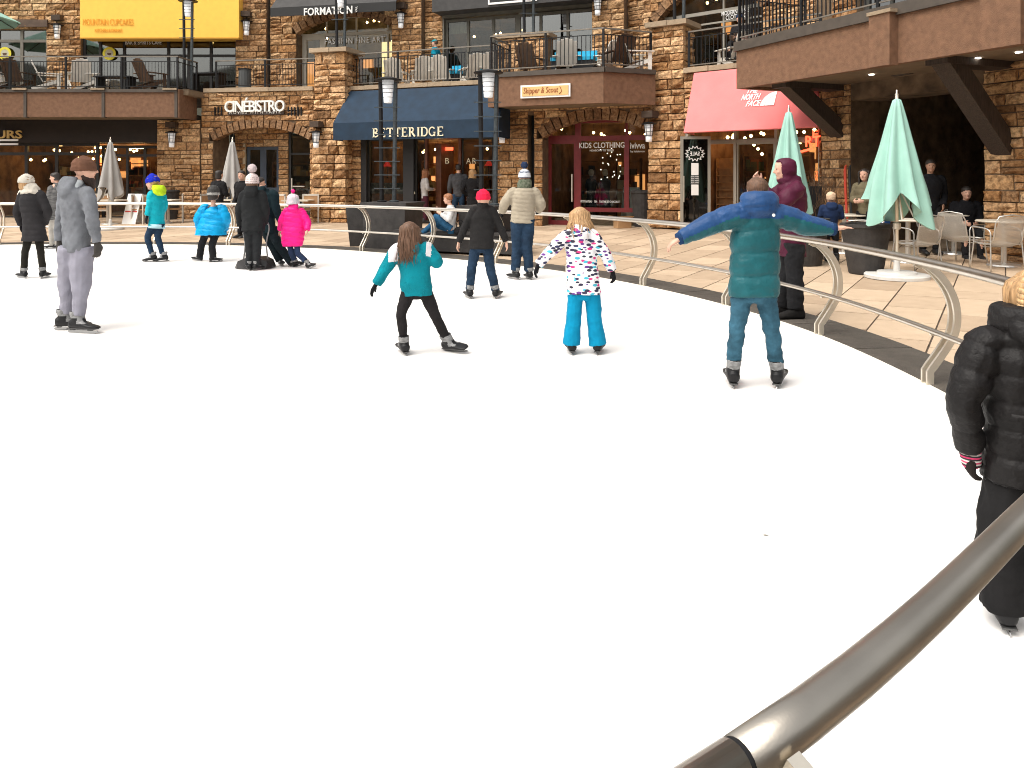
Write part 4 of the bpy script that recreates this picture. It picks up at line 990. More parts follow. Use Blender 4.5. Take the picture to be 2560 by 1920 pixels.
# upper storey of this building, set back
MB().box(.4, 9.2, 3.2, 3.6, zt-.18, 10).build('upper_wall', mat('dark upper wall', (.06,.052,.045), .9, var=.3), rb)
for k in range(5): window(rb, .7+k*1.6, 2.0+k*1.6, zt-.1, zt+2.6, 3.1, DG, GLASSR, cols=2, fw=.07)
masonry(rb, -.2, 0.5, zt-.2, 8.2, 3.0, seed=95, thick=.6, name='stone_pier')
p0 = BM.world(.05, 1.9); p1 = BM.world(.05, .05); p2 = BM.world(9, .05)
railing('black iron railing on the brown beam at the upper right', [(p0[0], p0[1]), (p1[0], p1[1]), (p2[0], p2[1])], zt, zt+1.1, gap=.1)
# return wall between red awning shop and the right building
W1 = NF.world(NF.L-.05, .1); W2 = BM.world(tW(2056), Y2+.2)
RW = Bay((W1[0], W1[1]), (W2[0]+.001, W2[1])); br_ = RW.thing('wall', 'stone return wall joining the red awning shop to the passage', 'wall'); masonry(br_, 0, RW.L, .2, 4.3, 0, seed=97)
# ================= wall lanterns
def lantern_src():
    t = thing('wall_lantern', 'wall lantern', 'lantern', group='hooded lanterns on the stone walls')
    MB().box(-.16, .16, -.32, .3, .52, .70).build('bracket_block', mat('dark bracket stone', (.075,.05,.035), .9, var=.3, bump=.4), t)
    MB().cyl((0, -.2, .40), .008, .008, .12, 6).build('hanger', IRON, t)
    MB().lathe((0, -.2, 0), [(.20, .34), (.215, .355), (.10, .40), (.02, .41)], 16).build('hood', IRON, t)
    gl = MB().lathe((0, -.2, 0), [(.085, .04), (.115, .34)], 16).build('glass', FROST, t, smooth=True)
    c = MB()
    for k in range(6):
        a = k*math.pi/3+.3; c.bar((.095*math.cos(a), -.2+.095*math.sin(a), .03), (.128*math.cos(a), -.2+.128*math.sin(a), .345), .010, .010)
    for z, r_ in ((.03, .10), (.14, .112), (.24, .122)):
        c.lathe((0, -.2, 0), [(r_-.004, z), (r_+.005, z), (r_+.005, z+.008), (r_-.004, z+.008)], 16)
    c.build('cage', IRON, t); MB().lathe((0, -.2, 0), [(.03, -.13), (.082, -.125), (.086, .028), (.03, .03)], 16).build('lower_glass', FROST, t, smooth=True)
    return t
LSRC = lantern_src(); used = False
LAN = [(UL, 143, 74, 0, 'hooded lantern on the stone between the grey window and the yellow awning'),
       (UL, 616, 65, -.35, 'hooded lantern on the stone pier right of the yellow awning'),
       (U1, 1002, 46, -.3, 'hooded lantern on the upper stone pier right of the FORMATION awning'),
       (LS, 429, 344, -.35, 'hooded lantern on the lower pier left of the cinema arch'),
       (P1, 790, 344, -.05, 'hooded lantern on the pillar between the cinema arch and the navy awning'),
       (sw, 1255, 330, -.05, 'hooded lantern on the wall half hidden behind the twin pole lamp'),
       (P3, 1622, 325, -.1, 'hooded lantern on the pillar right of the arched shop window'),
       (U2, 1494, 12, -.3, 'hooded lantern on the upper pier cut by the top edge')]
for B, px, py, y, lab in LAN:
    x, z = B.hit(px, py, y-.2); w_ = B.world(x, y, z-.19)
    o = LSRC if not used else copy_tree(LSRC, w_, B.rot, lab); used = True
    o.location = w_; o.rotation_euler = (0, 0, B.rot); o['label'] = lab

# ================= twin pole lamps
GREYP = mat('weathered blue grey pole', (.055,.065,.07), .5, metal=.3, var=.35, vscale=20)
def twin_lamp(label, loc, H, rungs, rot=0, half=.17):
    t = thing('twin_pole_lamp', label, 'lamp', loc, rot, 'twin pole lamps')
    for s_ in (-1, 1):
        m = MB().tube([(s_*half*.8, 0, 0), (s_*half, 0, H-.05)], [.05, .045], n=10)
        m.lathe((s_*half*.8, 0, 0), [(.11, 0), (.11, .03), (.05, .045)], 12); m.build('pole', GREYP if s_ > 0 else IRON, t, smooth=False)
    MB().lathe((0, 0, H), [(.30, -.02), (.31, .0), (.12, .055), (.02, .06)], 20).build('cap', IRON, t)
    MB().lathe((0, 0, H), [(.085, -.52), (.095, -.5), (.135, -.02)], 18).build('glass', FROST, t, smooth=True)
    m = MB()
    for z, r_ in ((-.12, .128), (-.21, .122), (-.30, .115), (-.40, .105)): m.lathe((0, 0, H+z), [(r_-.005, 0), (r_+.004, 0), (r_+.004, .008), (r_-.005, .008)], 18)
    m.build('cage', IRON, t)
    for k in range(rungs):
        z = H-.62-k*.30
        if z < .1: break
        MB().bar((-half-.13, -.05, z), (half+.10, -.05, z), .018, .022).build('rung', GREYP, t)
    return t
def ped(label, loc, w_, d_, h_, rot=0):
    t = thing('lamp_pedestal', label, 'pedestal', loc, rot, 'black lamp pedestals'); m = MB()
    m.loft([[(-w_/2*.92, -d_/2*.92, 0), (w_/2*.92, -d_/2*.92, 0), (w_/2*.92, d_/2*.92, 0), (-w_/2*.92, d_/2*.92, 0)], [(-w_/2, -d_/2, h_-.06), (w_/2, -d_/2, h_-.06), (w_/2, d_/2, h_-.06), (-w_/2, d_/2, h_-.06)]])
    m.build('body', PLANT, t); MB().box(-w_/2-.03, w_/2+.03, -d_/2-.03, d_/2+.03, h_-.06, h_).build('cap', PLANT, t); return t
PLANT = mat('dark planter', (.034,.030,.028), .75, var=.4, vscale=7, bump=.25)
ra = math.atan2(-.55, .83)
lA = P(970, 440, 16.9); gA = g(lA.x, lA.y); hA = 1.6-(505-440)/FPX*16.9-gA
ped('black pedestal under the left twin pole lamp beside the bench', (lA.x+.12, lA.y, gA), 1.02, 1.0, hA, ra*.5)
twin_lamp('tall twin pole lamp in front of the navy awning, left one', (lA.x, lA.y, gA+hA), CAMH+(HY-199)/FPX*16.9-gA-hA, 9)
lB = P(1221, 440, 15.7); gB = g(lB.x, lB.y); hB = 1.6-(513-440)/FPX*15.7-gB
ped('black pedestal under the right twin pole lamp behind the red capped boy', (lB.x, lB.y, gB), .88, .9, hB, ra)
twin_lamp('tall twin pole lamp at the right end of the navy awning', (lB.x, lB.y, gB+hB), CAMH+(HY-181)/FPX*15.7-gB-hB, 9)
# bench between and planter left
bm_ = (Vector((lA.x, lA.y, 0))+Vector((lB.x, lB.y, 0)))/2; q = ground(1165, 638); 
bn_ = thing('bench', 'long low black bench between the two lamp pedestals', 'bench', (q.x-.15, q.y+.45, q.z), math.atan2(-1.05, 2.4))
MB().box(-1.35, 1.45, -.32, .38, .05, .40).build('body', PLANT, bn_); MB().box(-1.38, 1.48, -.36, .42, .40, .46).build('seat', PLANT, bn_)
def planter(label, loc, r0, r1, h, square=False, n=28, soil=True, group='dark planters'):
    t = thing('planter', label, 'planter', loc, group=group); 
    if square:
        m = MB().loft([[(-r0, -r0, 0), (r0, -r0, 0), (r0, r0, 0), (-r0, r0, 0)], [(-r1, -r1, h), (r1, -r1, h), (r1, r1, h), (-r1, r1, h)], [(-r1+.05, -r1+.05, h), (r1-.05, -r1+.05, h), (r1-.05, r1-.05, h), (-r1+.05, r1-.05, h)], [(-r1+.05, -r1+.05, h-.1), (r1-.05, -r1+.05, h-.1), (r1-.05, r1-.05, h-.1), (-r1+.05, r1-.05, h-.1)]]); m.build('pot', PLANT, t)
    else: MB().lathe((0, 0, 0), [(r0*.96, 0), (r0, .02), (r1, h-.06), (r1+.015, h-.05), (r1+.015, h), (r1-.05, h), (r1-.06, h-.1)], n).build('pot', PLANT, t, smooth=False)
    (MB().box(-r1+.06, r1-.06, -r1+.06, r1-.06, h-.14, h-.09) if square else MB().cyl((0, 0, h-.16), r1-.065, r1-.065, .06, 20)).build('soil', mat('soil', (.04,.028,.02), .95, bump=.8), t)
    return t
q = ground(905, 618); planter('square tapered black planter left of the left lamp pedestal', (q.x-.0, q.y+.45, q.z), .30, .38, .88, True)
q = ground(2187, 690); planter('large round dark planter beside the mint parasol base', (q.x, q.y+.3, q.z), .25, .36, .78)
q = ground(2040, 668); planter('round dark planter partly hidden behind the maroon hooded person', (q.x-.05, q.y+.3, q.z), .25, .37, .80)
# litter bins by the pillars
for px, py, w_, h_, lab in ((794, 548, .30, .98, 'black round bin beside the pillar left of the navy awning'), (1606, 566, .31, 1.02, 'black round bin before the pillar right of the arched window'), (424, 548, .33, .98, 'black round bin behind the white terrace chairs at the left')):
    q = ground(px, py); t = thing('litter_bin', lab, 'bin', (q.x, q.y, q.z), group='black litter bins')
    MB().lathe((0, 0, 0), [(w_*.8, 0), (w_, h_*.9), (w_*1.06, h_*.92), (w_*1.06, h_*.97), (w_*.9, h_), (w_*.55, h_), (w_*.5, h_-.08)], 20).build('body', PLANT, t)

# ================= furled parasols
def parasol(label, loc, H, rad, zb, cm, base=True, folds=9, seed=0, baser=.45, pole_c=STEELP):
    t = thing('parasol', label, 'parasol', loc, group='furled patio parasols'); r = random.Random(seed)
    MB().tube([(0, 0, .0), (0, 0, H-.05)], .024, n=10).build('pole', pole_c, t, smooth=True)
    MB().lathe((0, 0, H-.12), [(.02, 0), (.022, .06), (.03, .075), (.012, .1), (.012, .14), (.001, .15)], 10).build('finial', STEELP, t, smooth=True)
    n = folds*8; rings = []; K = 16; ph = r.uniform(0, 6)
    for k in range(K+1):
        u = k/K; z = H-.13-(H-.13-zb)*u; ring = []
        for i in range(n):
            a = 2*math.pi*i/n; f = math.cos(folds*a+ph+.5*math.sin(2*a+u*1.5)); base_r = .055+(rad-.055)*(u**.9)
            rr_ = base_r*(1+f*(.10+.20*u))*(1+.06*math.sin(3*a+seed))*(1+.13*u*noise.noise((a*2.2+seed, u*2.5, seed))); 
            zz_ = z-(.05*u**6)*(f-.2)*(1 if f < 0 else 1.1)-(.22*u**4)*math.cos(3*(a+.785))
            ring.append((rr_*math.cos(a), rr_*math.sin(a), zz_))
        rings.append(ring)
    top = [[(.012*math.cos(2*math.pi*i/n), .012*math.sin(2*math.pi*i/n), H-.10) for i in range(n)]]
    c = MB().loft(top+rings, cap=False); inner = [[(x*.93, y*.93, z_) for x, y, z_ in rg] for rg in rings[::-1]]; c.loft([rings[-1], inner[0]]+inner[1:8], cap=False)
    c.build('canopy', cm, t, smooth=True)
    for k in range(5):
        a = k*1.256+seed; MB().bar((.03*math.cos(a), .03*math.sin(a), zb+.35), (rad*.6*math.cos(a), rad*.6*math.sin(a), zb-.12), .016, .02).build('rib', STEELP, t)
    MB().lathe((0, 0, zb-.28), [(.025, 0), (.055, .02), (.055, .1), (.025, .12)], 12).build('runner', STEELP, t)
    if base: MB().lathe((0, 0, 0), [(baser, 0), (baser, .045), (baser*.96, .06), (baser*.62, .062), (baser*.6, .095), (.05, .10), (.04, .28), (.026, .29)], 32).build('base', mat('white base', (.62,.60,.56), .5, var=.1), t)
    return t
MINT = mat('mint fabric', (.31,.54,.46), .85, var=.12, vscale=3, bump=.1, bscale=200)
GREYF = mat('grey fabric', (.36,.345,.325), .85, var=.12, vscale=3, bump=.1, bscale=200)
q = ground(2242, 694); zz1 = CAMH+(HY-229)/FPX*q.y-q.z
parasol('mint green furled parasol on a white disc base before the passage', (q.x, q.y, q.z), zz1, .40, 1.6-(548-440)/FPX*q.y-q.z+.12, MINT, seed=2, folds=8)
Yq = 15.0; x_ = (1972-CX)/FPX*Yq; gq = g(x_, Yq)
parasol('mint green furled parasol behind the maroon hooded person', (x_, Yq, gq), CAMH+(HY-266)/FPX*Yq-gq, .36, .95, MINT, seed=5, folds=8)
for px, py, Yq, sd_, lab in ((276, 345, 21.5, 1, 'grey furled parasol beside the white menu board at the left'), (581, 345, 21.0, 3, 'grey furled parasol in front of the cinema arch')):
    x_ = (px-CX)/FPX*Yq; gq = g(x_, Yq)
    parasol(lab, (x_, Yq, gq), CAMH+(HY-py)/FPX*Yq-gq, .30, 1.02, GREYF, seed=sd_, folds=7, baser=.36)
# open mint parasol on the left terrace, only its rim in view
t = thing('parasol', 'open mint green parasol cut by the top left corner', 'parasol', P(-90, 222, 22.4)*1)
t.location = (P(-185, 222, 23.2).x, 24.6, 4.5); n = 8
MB().tube([(0, 0, 0), (0, 0, 3.1)], .025).build('pole', STEELP, t); m = MB(); 
ringo = [(1.75*math.cos(k*math.pi/4+.3), 1.75*math.sin(k*math.pi/4+.3), 2.15+(.05 if k % 2 else 0)) for k in range(8)]
m.v = [(0, 0, 3.05)]+ringo+[(x*.98, y*.98, z-.03) for x, y, z in ringo]+[(0, 0, 3.0)]
m.f = [(0, 1+k, 1+(k+1) % 8) for k in range(8)]+[(1+k, 9+k, 9+(k+1) % 8, 1+(k+1) % 8) for k in range(8)]+[(17, 9+(k+1) % 8, 9+k) for k in range(8)]; m.mi = [0]*len(m.f)
m.build('canopy', MINT, t)
for k in range(8): a = ringo[k]; MB().bar((0, 0, 2.97), (a[0]*.97, a[1]*.97, a[2]-.05), .02, .02).build('rib', BLACK, t)

# ================= chairs and tables of the cafe at the right
MESHM = bpy.data.materials.new('metal mesh'); MESHM.use_nodes = True
def _mesh():
    n = MESHM.node_tree.nodes; l = MESHM.node_tree.links; b = n['Principled BSDF']; b.inputs['Base Color'].default_value = (.62,.60,.56,1); b.inputs['Metallic'].default_value = .5; b.inputs['Roughness'].default_value = .45
    tc = n.new('ShaderNodeTexCoord'); ck = n.new('ShaderNodeTexChecker'); ck.inputs['Scale'].default_value = 160; l.new(tc.outputs['Object'], ck.inputs['Vector'])
    mlt = n.new('ShaderNodeMath'); mlt.operation = 'MULTIPLY_ADD'; mlt.inputs[1].default_value = .55; mlt.inputs[2].default_value = .42; l.new(ck.outputs['Fac'], mlt.inputs[0]); l.new(mlt.outputs[0], b.inputs['Alpha'])
_mesh()
CHM = mat('silver chair tube', (.64,.62,.58), .35, metal=.7)
def metal_chair():
    t = thing('cafe_chair', 'chair', 'chair', group='silver mesh cafe chairs')
    m = MB(); r_ = .011
    for s_ in (-1, 1):
        m2 = MB().tube([(s_*.27, .24, 0), (s_*.25, .20, .42), (s_*.25, .18, .62), (s_*.27, -.02, .665), (s_*.27, -.2, .66), (s_*.25, -.22, .62), (s_*.24, -.22, .42), (s_*.27, -.27, 0)], r_, n=8, sub=3); m2.build('leg_frame', CHM, t, smooth=True)
    MB().tube([(-.235, -.22, .43), (-.235, .18, .41), (-.225, .26, .62), (-.20, .33, .85), (.20, .33, .85), (.225, .26, .62), (.235, .18, .41), (.235, -.22, .43), (-.235, -.22, .43)], r_, n=8, sub=2).build('shell_rim', CHM, t, smooth=True)
    m = MB(); pr = [(-.22, .43), (-.1, .415), (.05, .40), (.16, .405), (.21, .47), (.26, .62), (.30, .75), (.33, .85)]
    rows = [[(x, y+.02*(1-(x/.23)**2)*(1 if z > .5 else 0), z-.025*(1-(x/.23)**2)*(1 if z < .5 else 0)) for x in np.linspace(-.23+(.03 if z > .7 else 0), .23-(.03 if z > .7 else 0), 7)] for y, z in pr]
    o = len(m.v); m.v = [p for r__ in rows for p in r__]; m.f = [(i*7+j, i*7+j+1, i*7+7+j+1, i*7+7+j) for i in range(len(rows)-1) for j in range(6)]; m.mi = [0]*len(m.f)
    m.build('mesh_shell', MESHM, t, smooth=True); MB().tube([(-.24, 0, .36), (.24, 0, .36)], .008, n=6).build('stretcher', CHM, t)
    return t
USED = set(); CH = metal_chair()
def put(src, px, py, rot, lab, z=None):
    q = ground(px, py) if z is None else z
    if src.name not in USED: USED.add(src.name); o = src; o.location = q; o.rotation_euler = (0, 0, rot); o['label'] = lab
    else: o = copy_tree(src, q, rot, lab); 
    return o
sc = []
sc.append(put(CH, 2292, 672, R(196), 'silver mesh chair with its back to the rink nearest the mint parasol'))
sc.append(put(CH, 2405, 658, R(118), 'silver mesh chair turned sideways between the two cafe tables'))
sc.append(put(CH, 2494, 674, R(182), 'silver mesh chair with its back to the rink by the right edge'))
sc.append(put(CH, 2478, 628, R(20), 'silver mesh chair on the far side of the right cafe table'))
sc.append(put(CH, 2556, 640, R(-30), 'silver mesh chair cut by the right edge behind the table'))
sc.append(put(CH, 2330, 628, R(60), 'silver mesh chair behind the table under the mint parasol'))
sc.append(put(CH, 2150, 640, R(250), 'silver mesh chair half hidden behind the round planter'))
TT = mat('pale table top', (.60,.54,.44), .5, var=.1)
def table_src(w_=.7, h_=.74, round_=True):
    t = thing('cafe_table', 'table', 'table', group='pedestal cafe tables')
    (MB().lathe((0, 0, h_-.03), [(w_/2, 0), (w_/2+.01, .015), (w_/2, .03)], 28) if round_ else MB().box(-w_/2, w_/2, -w_/2, w_/2, h_-.035, h_)).build('tabletop', TT, t)
    MB().cyl((0, 0, .03), .045, .04, h_-.06, 12).build('column', CHM, t); MB().lathe((0, 0, 0), [(.25, 0), (.24, .025), (.05, .045)], 20).build('foot', CHM, t); return t
TB = table_src(.8)
put(TB, 2270, 655, 0, 'round cafe table beside the pole of the mint parasol'); put(TB, 2510, 664, 0, 'round cafe table near the right edge')
tcup = put(TB, 2385, 634, 0, 'round cafe table with the white cup before the seated man'); put(TB, 2110, 632, 0, 'round cafe table beside the child in navy')
def prop_on(px, py, Y): return P(px, py, Y)
cp = tcup.location+Vector((-.12, -.1, .742)); t = thing('coffee_cup', 'white coffee cup on a saucer before the seated man', 'cup', cp)
PORC = mat('porcelain', (.75,.72,.66), .3); MB().lathe((0, 0, 0), [(.03, .015), (.055, .03), (.075, .085), (.07, .085), (.04, .03)], 16).build('bowl', PORC, t, smooth=True); MB().lathe((0, 0, 0), [(.04, 0), (.10, .012), (.10, .018), (.03, .012)], 16).build('saucer', PORC, t); MB().tube([(-.07, 0, .075), (-.11, 0, .07), (-.11, 0, .04), (-.06, 0, .035)], .008, n=6, sub=3).build('handle', PORC, t)
# blue sun shade leaning behind the planter
t = thing('folded_shade', 'bright blue fabric sling leaning behind the round planter', 'fabric', P(2200, 545, 13.6)); t.location.z = .1
a_, b_, c_ = P(2160, 568, 13.4), P(2222, 498, 13.5), P(2222, 566, 13.4); MB().prism([a_, b_, P(2240, 520, 13.5), c_], (.02, .06, 0)).build('fabric', mat('cobalt fabric', (.01,.10,.45), .6, var=.2), t, off=t.location)
MB().bar(P(2163, 565, 13.38), P(2215, 565, 13.38), .03, .03).build('rim', WHITE, t, off=t.location); MB().bar(P(2228, 508, 13.52), P(2205, 562, 13.4), .025, .025).build('strut', WHITE, t, off=t.location)
MB().bar(P(2190, 566, 13.4), Vector((P(2190, 566, 13.4).x, 13.5, .1)), .03, .03).build('stand', IRON, t, off=t.location)
# black board and ski display near the passage
t = thing('notice_board', 'black notice board by the stone pier behind the navy child', 'board', P(2040, 440, 15.8)); t.location.z = g(t.location.x, 15.8); MB().box(-.12, .12, 0, .05, .3, 1.25).build('panel', BLACK, t); MB().box(-.12, .12, 0, .3, 0, .3).build('foot', BLACK, t)
t = thing('ski_rack', 'upright red and black skis leaning in the passage mouth', 'skis', P(2122, 440, 15.2)); t.location.z = g(t.location.x, 15.2)
for k, c_ in enumerate(((.55,.06,.03), (.03,.03,.03))):
    MB().tube([(k*.09, 0, .02), (k*.09, .12, .9), (k*.09, .17, 1.55), (k*.09, .12, 1.68)], [.03, .026, .03, .012], n=8, sub=3).build('ski', mat('ski '+str(k), c_, .4), t)
# left cafe: white wood chairs, table, board
WCH = mat('whitewashed wood', (.55,.50,.43), .7, var=.2); TAN = mat('tan sling', (.42,.24,.12), .8, var=.2)
def wood_chair():
    t = thing('terrace_chair', 'chair', 'chair', group='pale framed terrace chairs')
    for s_ in (-1, 1):
        MB().box(s_*.23-.02, s_*.23+.02, .18, .22, 0, .88).build('leg', WCH, t); MB().box(s_*.23-.02, s_*.23+.02, -.24, -.20, 0, .62).build('leg', WCH, t); MB().box(s_*.23-.025, s_*.23+.025, -.25, .18, .62, .65).build('armrest', WCH, t)
    MB().box(-.21, .21, -.22, .18, .41, .45).build('seat', TAN, t); MB().box(-.21, .21, .185, .21, .5, .84).build('backrest', TAN, t); MB().box(-.25, .25, .18, .22, .84, .90).build('back_rail', WCH, t); MB().box(-.21, .21, -.235, -.205, .36, .41).build('apron', WCH, t); return t
WC = wood_chair()
for px, py, rot, lab in ((385, 560, 60, 'pale terrace chair directly right of the blue hatted boy'), (440, 556, -70, 'pale terrace chair left of the blue puffer child, facing left'), (352, 558, 100, 'pale terrace chair beside the white menu board'), (528, 556, 70, 'pale terrace chair behind the blue puffer child'), (778, 556, 190, 'pale terrace chair with tan back beside the pink coated child'), (250, 556, 20, 'pale terrace chair left of the grey parasol'), (712, 556, 150, 'pale terrace chair behind the black coated adult')):
    put(WC, px, py, R(rot), lab)
TB2 = table_src(.8, .74, False); TB2.name = 'terrace_table'; tg = 'pale square terrace tables'
for ch in TB2.children: pass
TB2['group'] = tg
for px, py, lab in ((275, 560, 'pale terrace table around the left grey parasol pole'), (412, 558, 'pale terrace table between the two chairs right of the menu board'), (585, 558, 'pale terrace table under the grey parasol at the cinema arch'), (745, 560, 'pale terrace table behind the pink coated child')):
    put(TB2, px, py, 0, lab)
def aframe(px, py, lab, w_, h_, m_, rot=0):
    q = ground(px, py); t = thing('menu_board', lab, 'board', q, rot)
    MB().prism([(-w_/2, -.02, 0), (w_/2, -.02, 0), (w_/2, .28, h_), (-w_/2, .28, h_)], (0, .03, .0)).build('panel', m_, t); MB().prism([(-w_/2, .6, 0), (w_/2, .6, 0), (w_/2, .32, h_), (-w_/2, .32, h_)], (0, .03, 0)).build('panel', m_, t); return t
t = aframe(322, 560, 'white menu board with a picture and a red line beside the grey parasol', .48, .92, WHITE, R(-12))
def on_board(z0, z1, w_, m_, nm): k = .30/.92; MB().prism([(-w_/2, -.026+k*z0, z0), (w_/2, -.026+k*z0, z0), (w_/2, -.026+k*z1, z1), (-w_/2, -.026+k*z1, z1)], (0, .003, 0)).build(nm, m_, t)
on_board(.60, .68, .16, mat('grey print', (.25,.23,.2), .8), 'picture'); on_board(.36, .40, .42, mat('red print', (.5,.05,.04), .8), 'red_line')
aframe(1587, 556, 'plain white sandwich board behind the black bin before the arched window', .5, 1.05, mat('blue white board', (.62,.66,.72), .6), R(10))
q = ground(1556, 570); t = thing('cardboard_box', 'open brown cardboard box on the paving by the arched window', 'box', q, .3); CB = mat('cardboard', (.42,.25,.12), .9)
MB().box(-.2, .2, -.15, .15, 0, .26).build('carton', CB, t); MB().prism([(-.2, -.15, .26), (.2, -.15, .26), (.22, -.28, .33), (-.22, -.28, .33)], (0, 0, .006)).build('flap', CB, t); MB().prism([(-.2, -.15, .265), (-.2, .15, .265), (-.36, .15, .34), (-.36, -.15, .34)], (0, 0, .006)).build('flap', CB, t)

# ================= lounge chairs on the terraces
def adirondack(wood):
    t = thing('lounge_chair', 'chair', 'chair', group='lounge chairs on the terraces')
    for k in range(5):
        x = -.24+k*.12; MB().bar((x, .20, .32), (x*.92, .52, 1.02-.018*abs(k-2)**2), .114, .02, up=(0, 1, 0)).build('back_slat', wood, t)
    for k in range(5): y = -.3+k*.115; MB().box(-.29, .29, y-.05, y+.05, .38-k*.02, .4-k*.02).build('seat_slat', wood, t)
    for s_ in (-1, 1):
        MB().box(s_*.33-.07, s_*.33+.07, -.35, .38, .56, .585).build('armrest', wood, t); MB().box(s_*.33-.02, s_*.33+.02, -.3, -.2, 0, .56).build('leg', wood, t); MB().bar((s_*.30, -.25, .34), (s_*.30, .5, .05), .03, .1).build('leg', wood, t)
    return t
AW = adirondack(mat('white lounge wood', (.74,.70,.63), .6, var=.08)); AB = adirondack(mat('brown lounge wood', (.10,.055,.03), .7, var=.3))
def dk(B, px, y, rot, lab, src, z=ZD-.09): x = B.x(px, y); put(src, 0, 0, R(rot), lab, z=B.world(x, y, z))
# left terrace, in wall coordinates of LF
dk(LF, 48, .9, 175, 'brown lounge chair seen from behind near the left edge of the terrace', AB); dk(LF, 8, 1.0, 160, 'white lounge chair at the far left of the timber terrace', AW)
dk(LF, 125, 1.1, 120, 'white lounge chair turned sideways right of the brown one', AW); dk(LF, 200, 1.0, 215, 'white lounge chair beneath the left end of the yellow awning', AW)
dk(LF, 235, 1.2, 90, 'white lounge chair beside the terrace door with the sticker', AW); dk(LF, 378, .9, 150, 'brown lounge chair near the right corner of the timber terrace', AB)
for px, rot, lab in ((992, 170, 'white lounge chair behind the iron railing, leftmost over the navy awning'), (1058, 190, 'white lounge chair to the right of the teal jacketed person'), (1112, 160, 'white lounge chair left of the blue cushions over the navy awning'), (1183, 200, 'white lounge chair between two blue cushions'), (1232, 175, 'white lounge chair by the corner of the square balcony')):
    dk(BT, px, 1.0, rot, lab, AW)
for px, y, rot, lab, s_ in ((1416, 1.2, 178, 'white lounge chair in the middle of the square balcony', AW), (1545, 1.0, 200, 'brown lounge chair seen from behind on the square balcony', AB), (1592, 1.15, 100, 'white lounge chair at the right end of the square balcony', AW), (1330, 1.3, 150, 'brown lounge chair at the left end of the square balcony', AB), (1500, 1.6, 230, 'white lounge chair behind the right corner of the square balcony', AW)):
    dk(SB, px, y, rot, lab, s_)
BLUEC = mat('sky blue cushion', (.02,.38,.62), .8, var=.1)
for B, px, y, lab in ((BT, 1143, 1.25, 'sky blue cushion between white chairs over the navy awning, left of two'), (BT, 1207, 1.25, 'sky blue cushion between white chairs over the navy awning, right of two'), (SB, 1466, 1.45, 'long sky blue cushion on the square balcony'), (SB, 1394, 1.35, 'small sky blue cushion at the arm of the middle balcony chair')):
    x = B.x(px, y); t = thing('bench_cushion', lab, 'cushion', B.world(x, y, ZD-.09), B.rot, 'sky blue cushions'); w_ = .34 if px < 1300 or px == 1394 else .62
    if px == 1394: w_ = .15
    MB().box(-w_/2, w_/2, -.03, .05, .50, .76).build('back_cushion', BLUEC, t); MB().box(-w_/2, w_/2, -.4, -.03, .46, .56).build('seat_cushion', BLUEC, t); MB().box(-w_/2, w_/2, -.38, .03, .0, .46).build('bench_base', IRON, t)
for px, y, lab in ((290, 1.0, 'low dark terrace table in front of the glass door'), (520, .9, 'black terrace table above the cinema sign')):
    B = LF if px < 500 else C; x = B.x(px, y); t = thing('terrace_table', lab, 'table', B.world(x, y, ZD-.06), B.rot); MB().box(-.6, .6, -.3, .3, .42 if px < 500 else .7, .46 if px < 500 else .74).build('tabletop', IRON, t)
    for sx in (-1, 1): MB().box(sx*.5-.03, sx*.5+.03, -.25, .25, 0, .42 if px < 500 else .7).build('leg', IRON, t)
x = C.x(612, 1.0); t = thing('drum_pot', 'grey cylindrical drum with a lid beside the black table above the cinema sign', 'stand', C.world(x, 1.0, ZD-.06)); MB().cyl((0, 0, 0), .22, .2, .85).build('body', mat('grey pot', (.08,.085,.085), .6), t); MB().cyl((0, 0, .85), .23, .23, .03).build('lid', IRON, t)
# upper twin pole lamps on pillars
def upper_lamp(px, py_cap, Y, zbase, lab, half=.14):
    q = P(px, py_cap, Y); twin_lamp(lab, (q.x, Y, zbase), q.z-zbase, 3, half=half)
upper_lamp(470, 2, 24.9, ZD-.1, 'twin pole lamp standing before the yellow awning')
zc_ = P1.z(820, 131)+.13; c_ = P1.world((P1.x(787)+P1.x(861))/2+.1, .5); twin_lamp('twin pole lamp on the stone pillar before the FORMATION awning', (c_.x, c_.y, zc_), CAMH+(HY+22)/FPX*c_.y-zc_, 2, half=.15)
q = P(1322, 60, 22.6); twin_lamp('twin pole lamp behind the square balcony before the olive windows', (q.x, 22.6, ZD-.1), 3.0, 2, half=.15)
c_ = P3.world((P3.x(1628)+P3.x(1708))/2+.15, .45); zc_ = P3.z(1665, 66)+.13; twin_lamp('twin pole lamp on the stone pillar left of the red awning', (c_.x, c_.y, zc_), 2.0, 1, half=.15)
# second stone pillar behind the square balcony corner (parapet block)
x0_, x1_ = SB.x(1240, 1.75), SB.x(1362, 1.75); t = SB.thing('stone_pillar', 'low stone parapet block behind the left end of the square balcony', 'pillar', 0, 0, 0); masonry(t, x0_, x1_, ZD-.2, SB.z(1300, 92, 1.75), 1.9, seed=44, thick=.6); coping(t, x0_-.1, x1_+.1, 1.78, 2.6, SB.z(1300, 92, 1.75), .13)
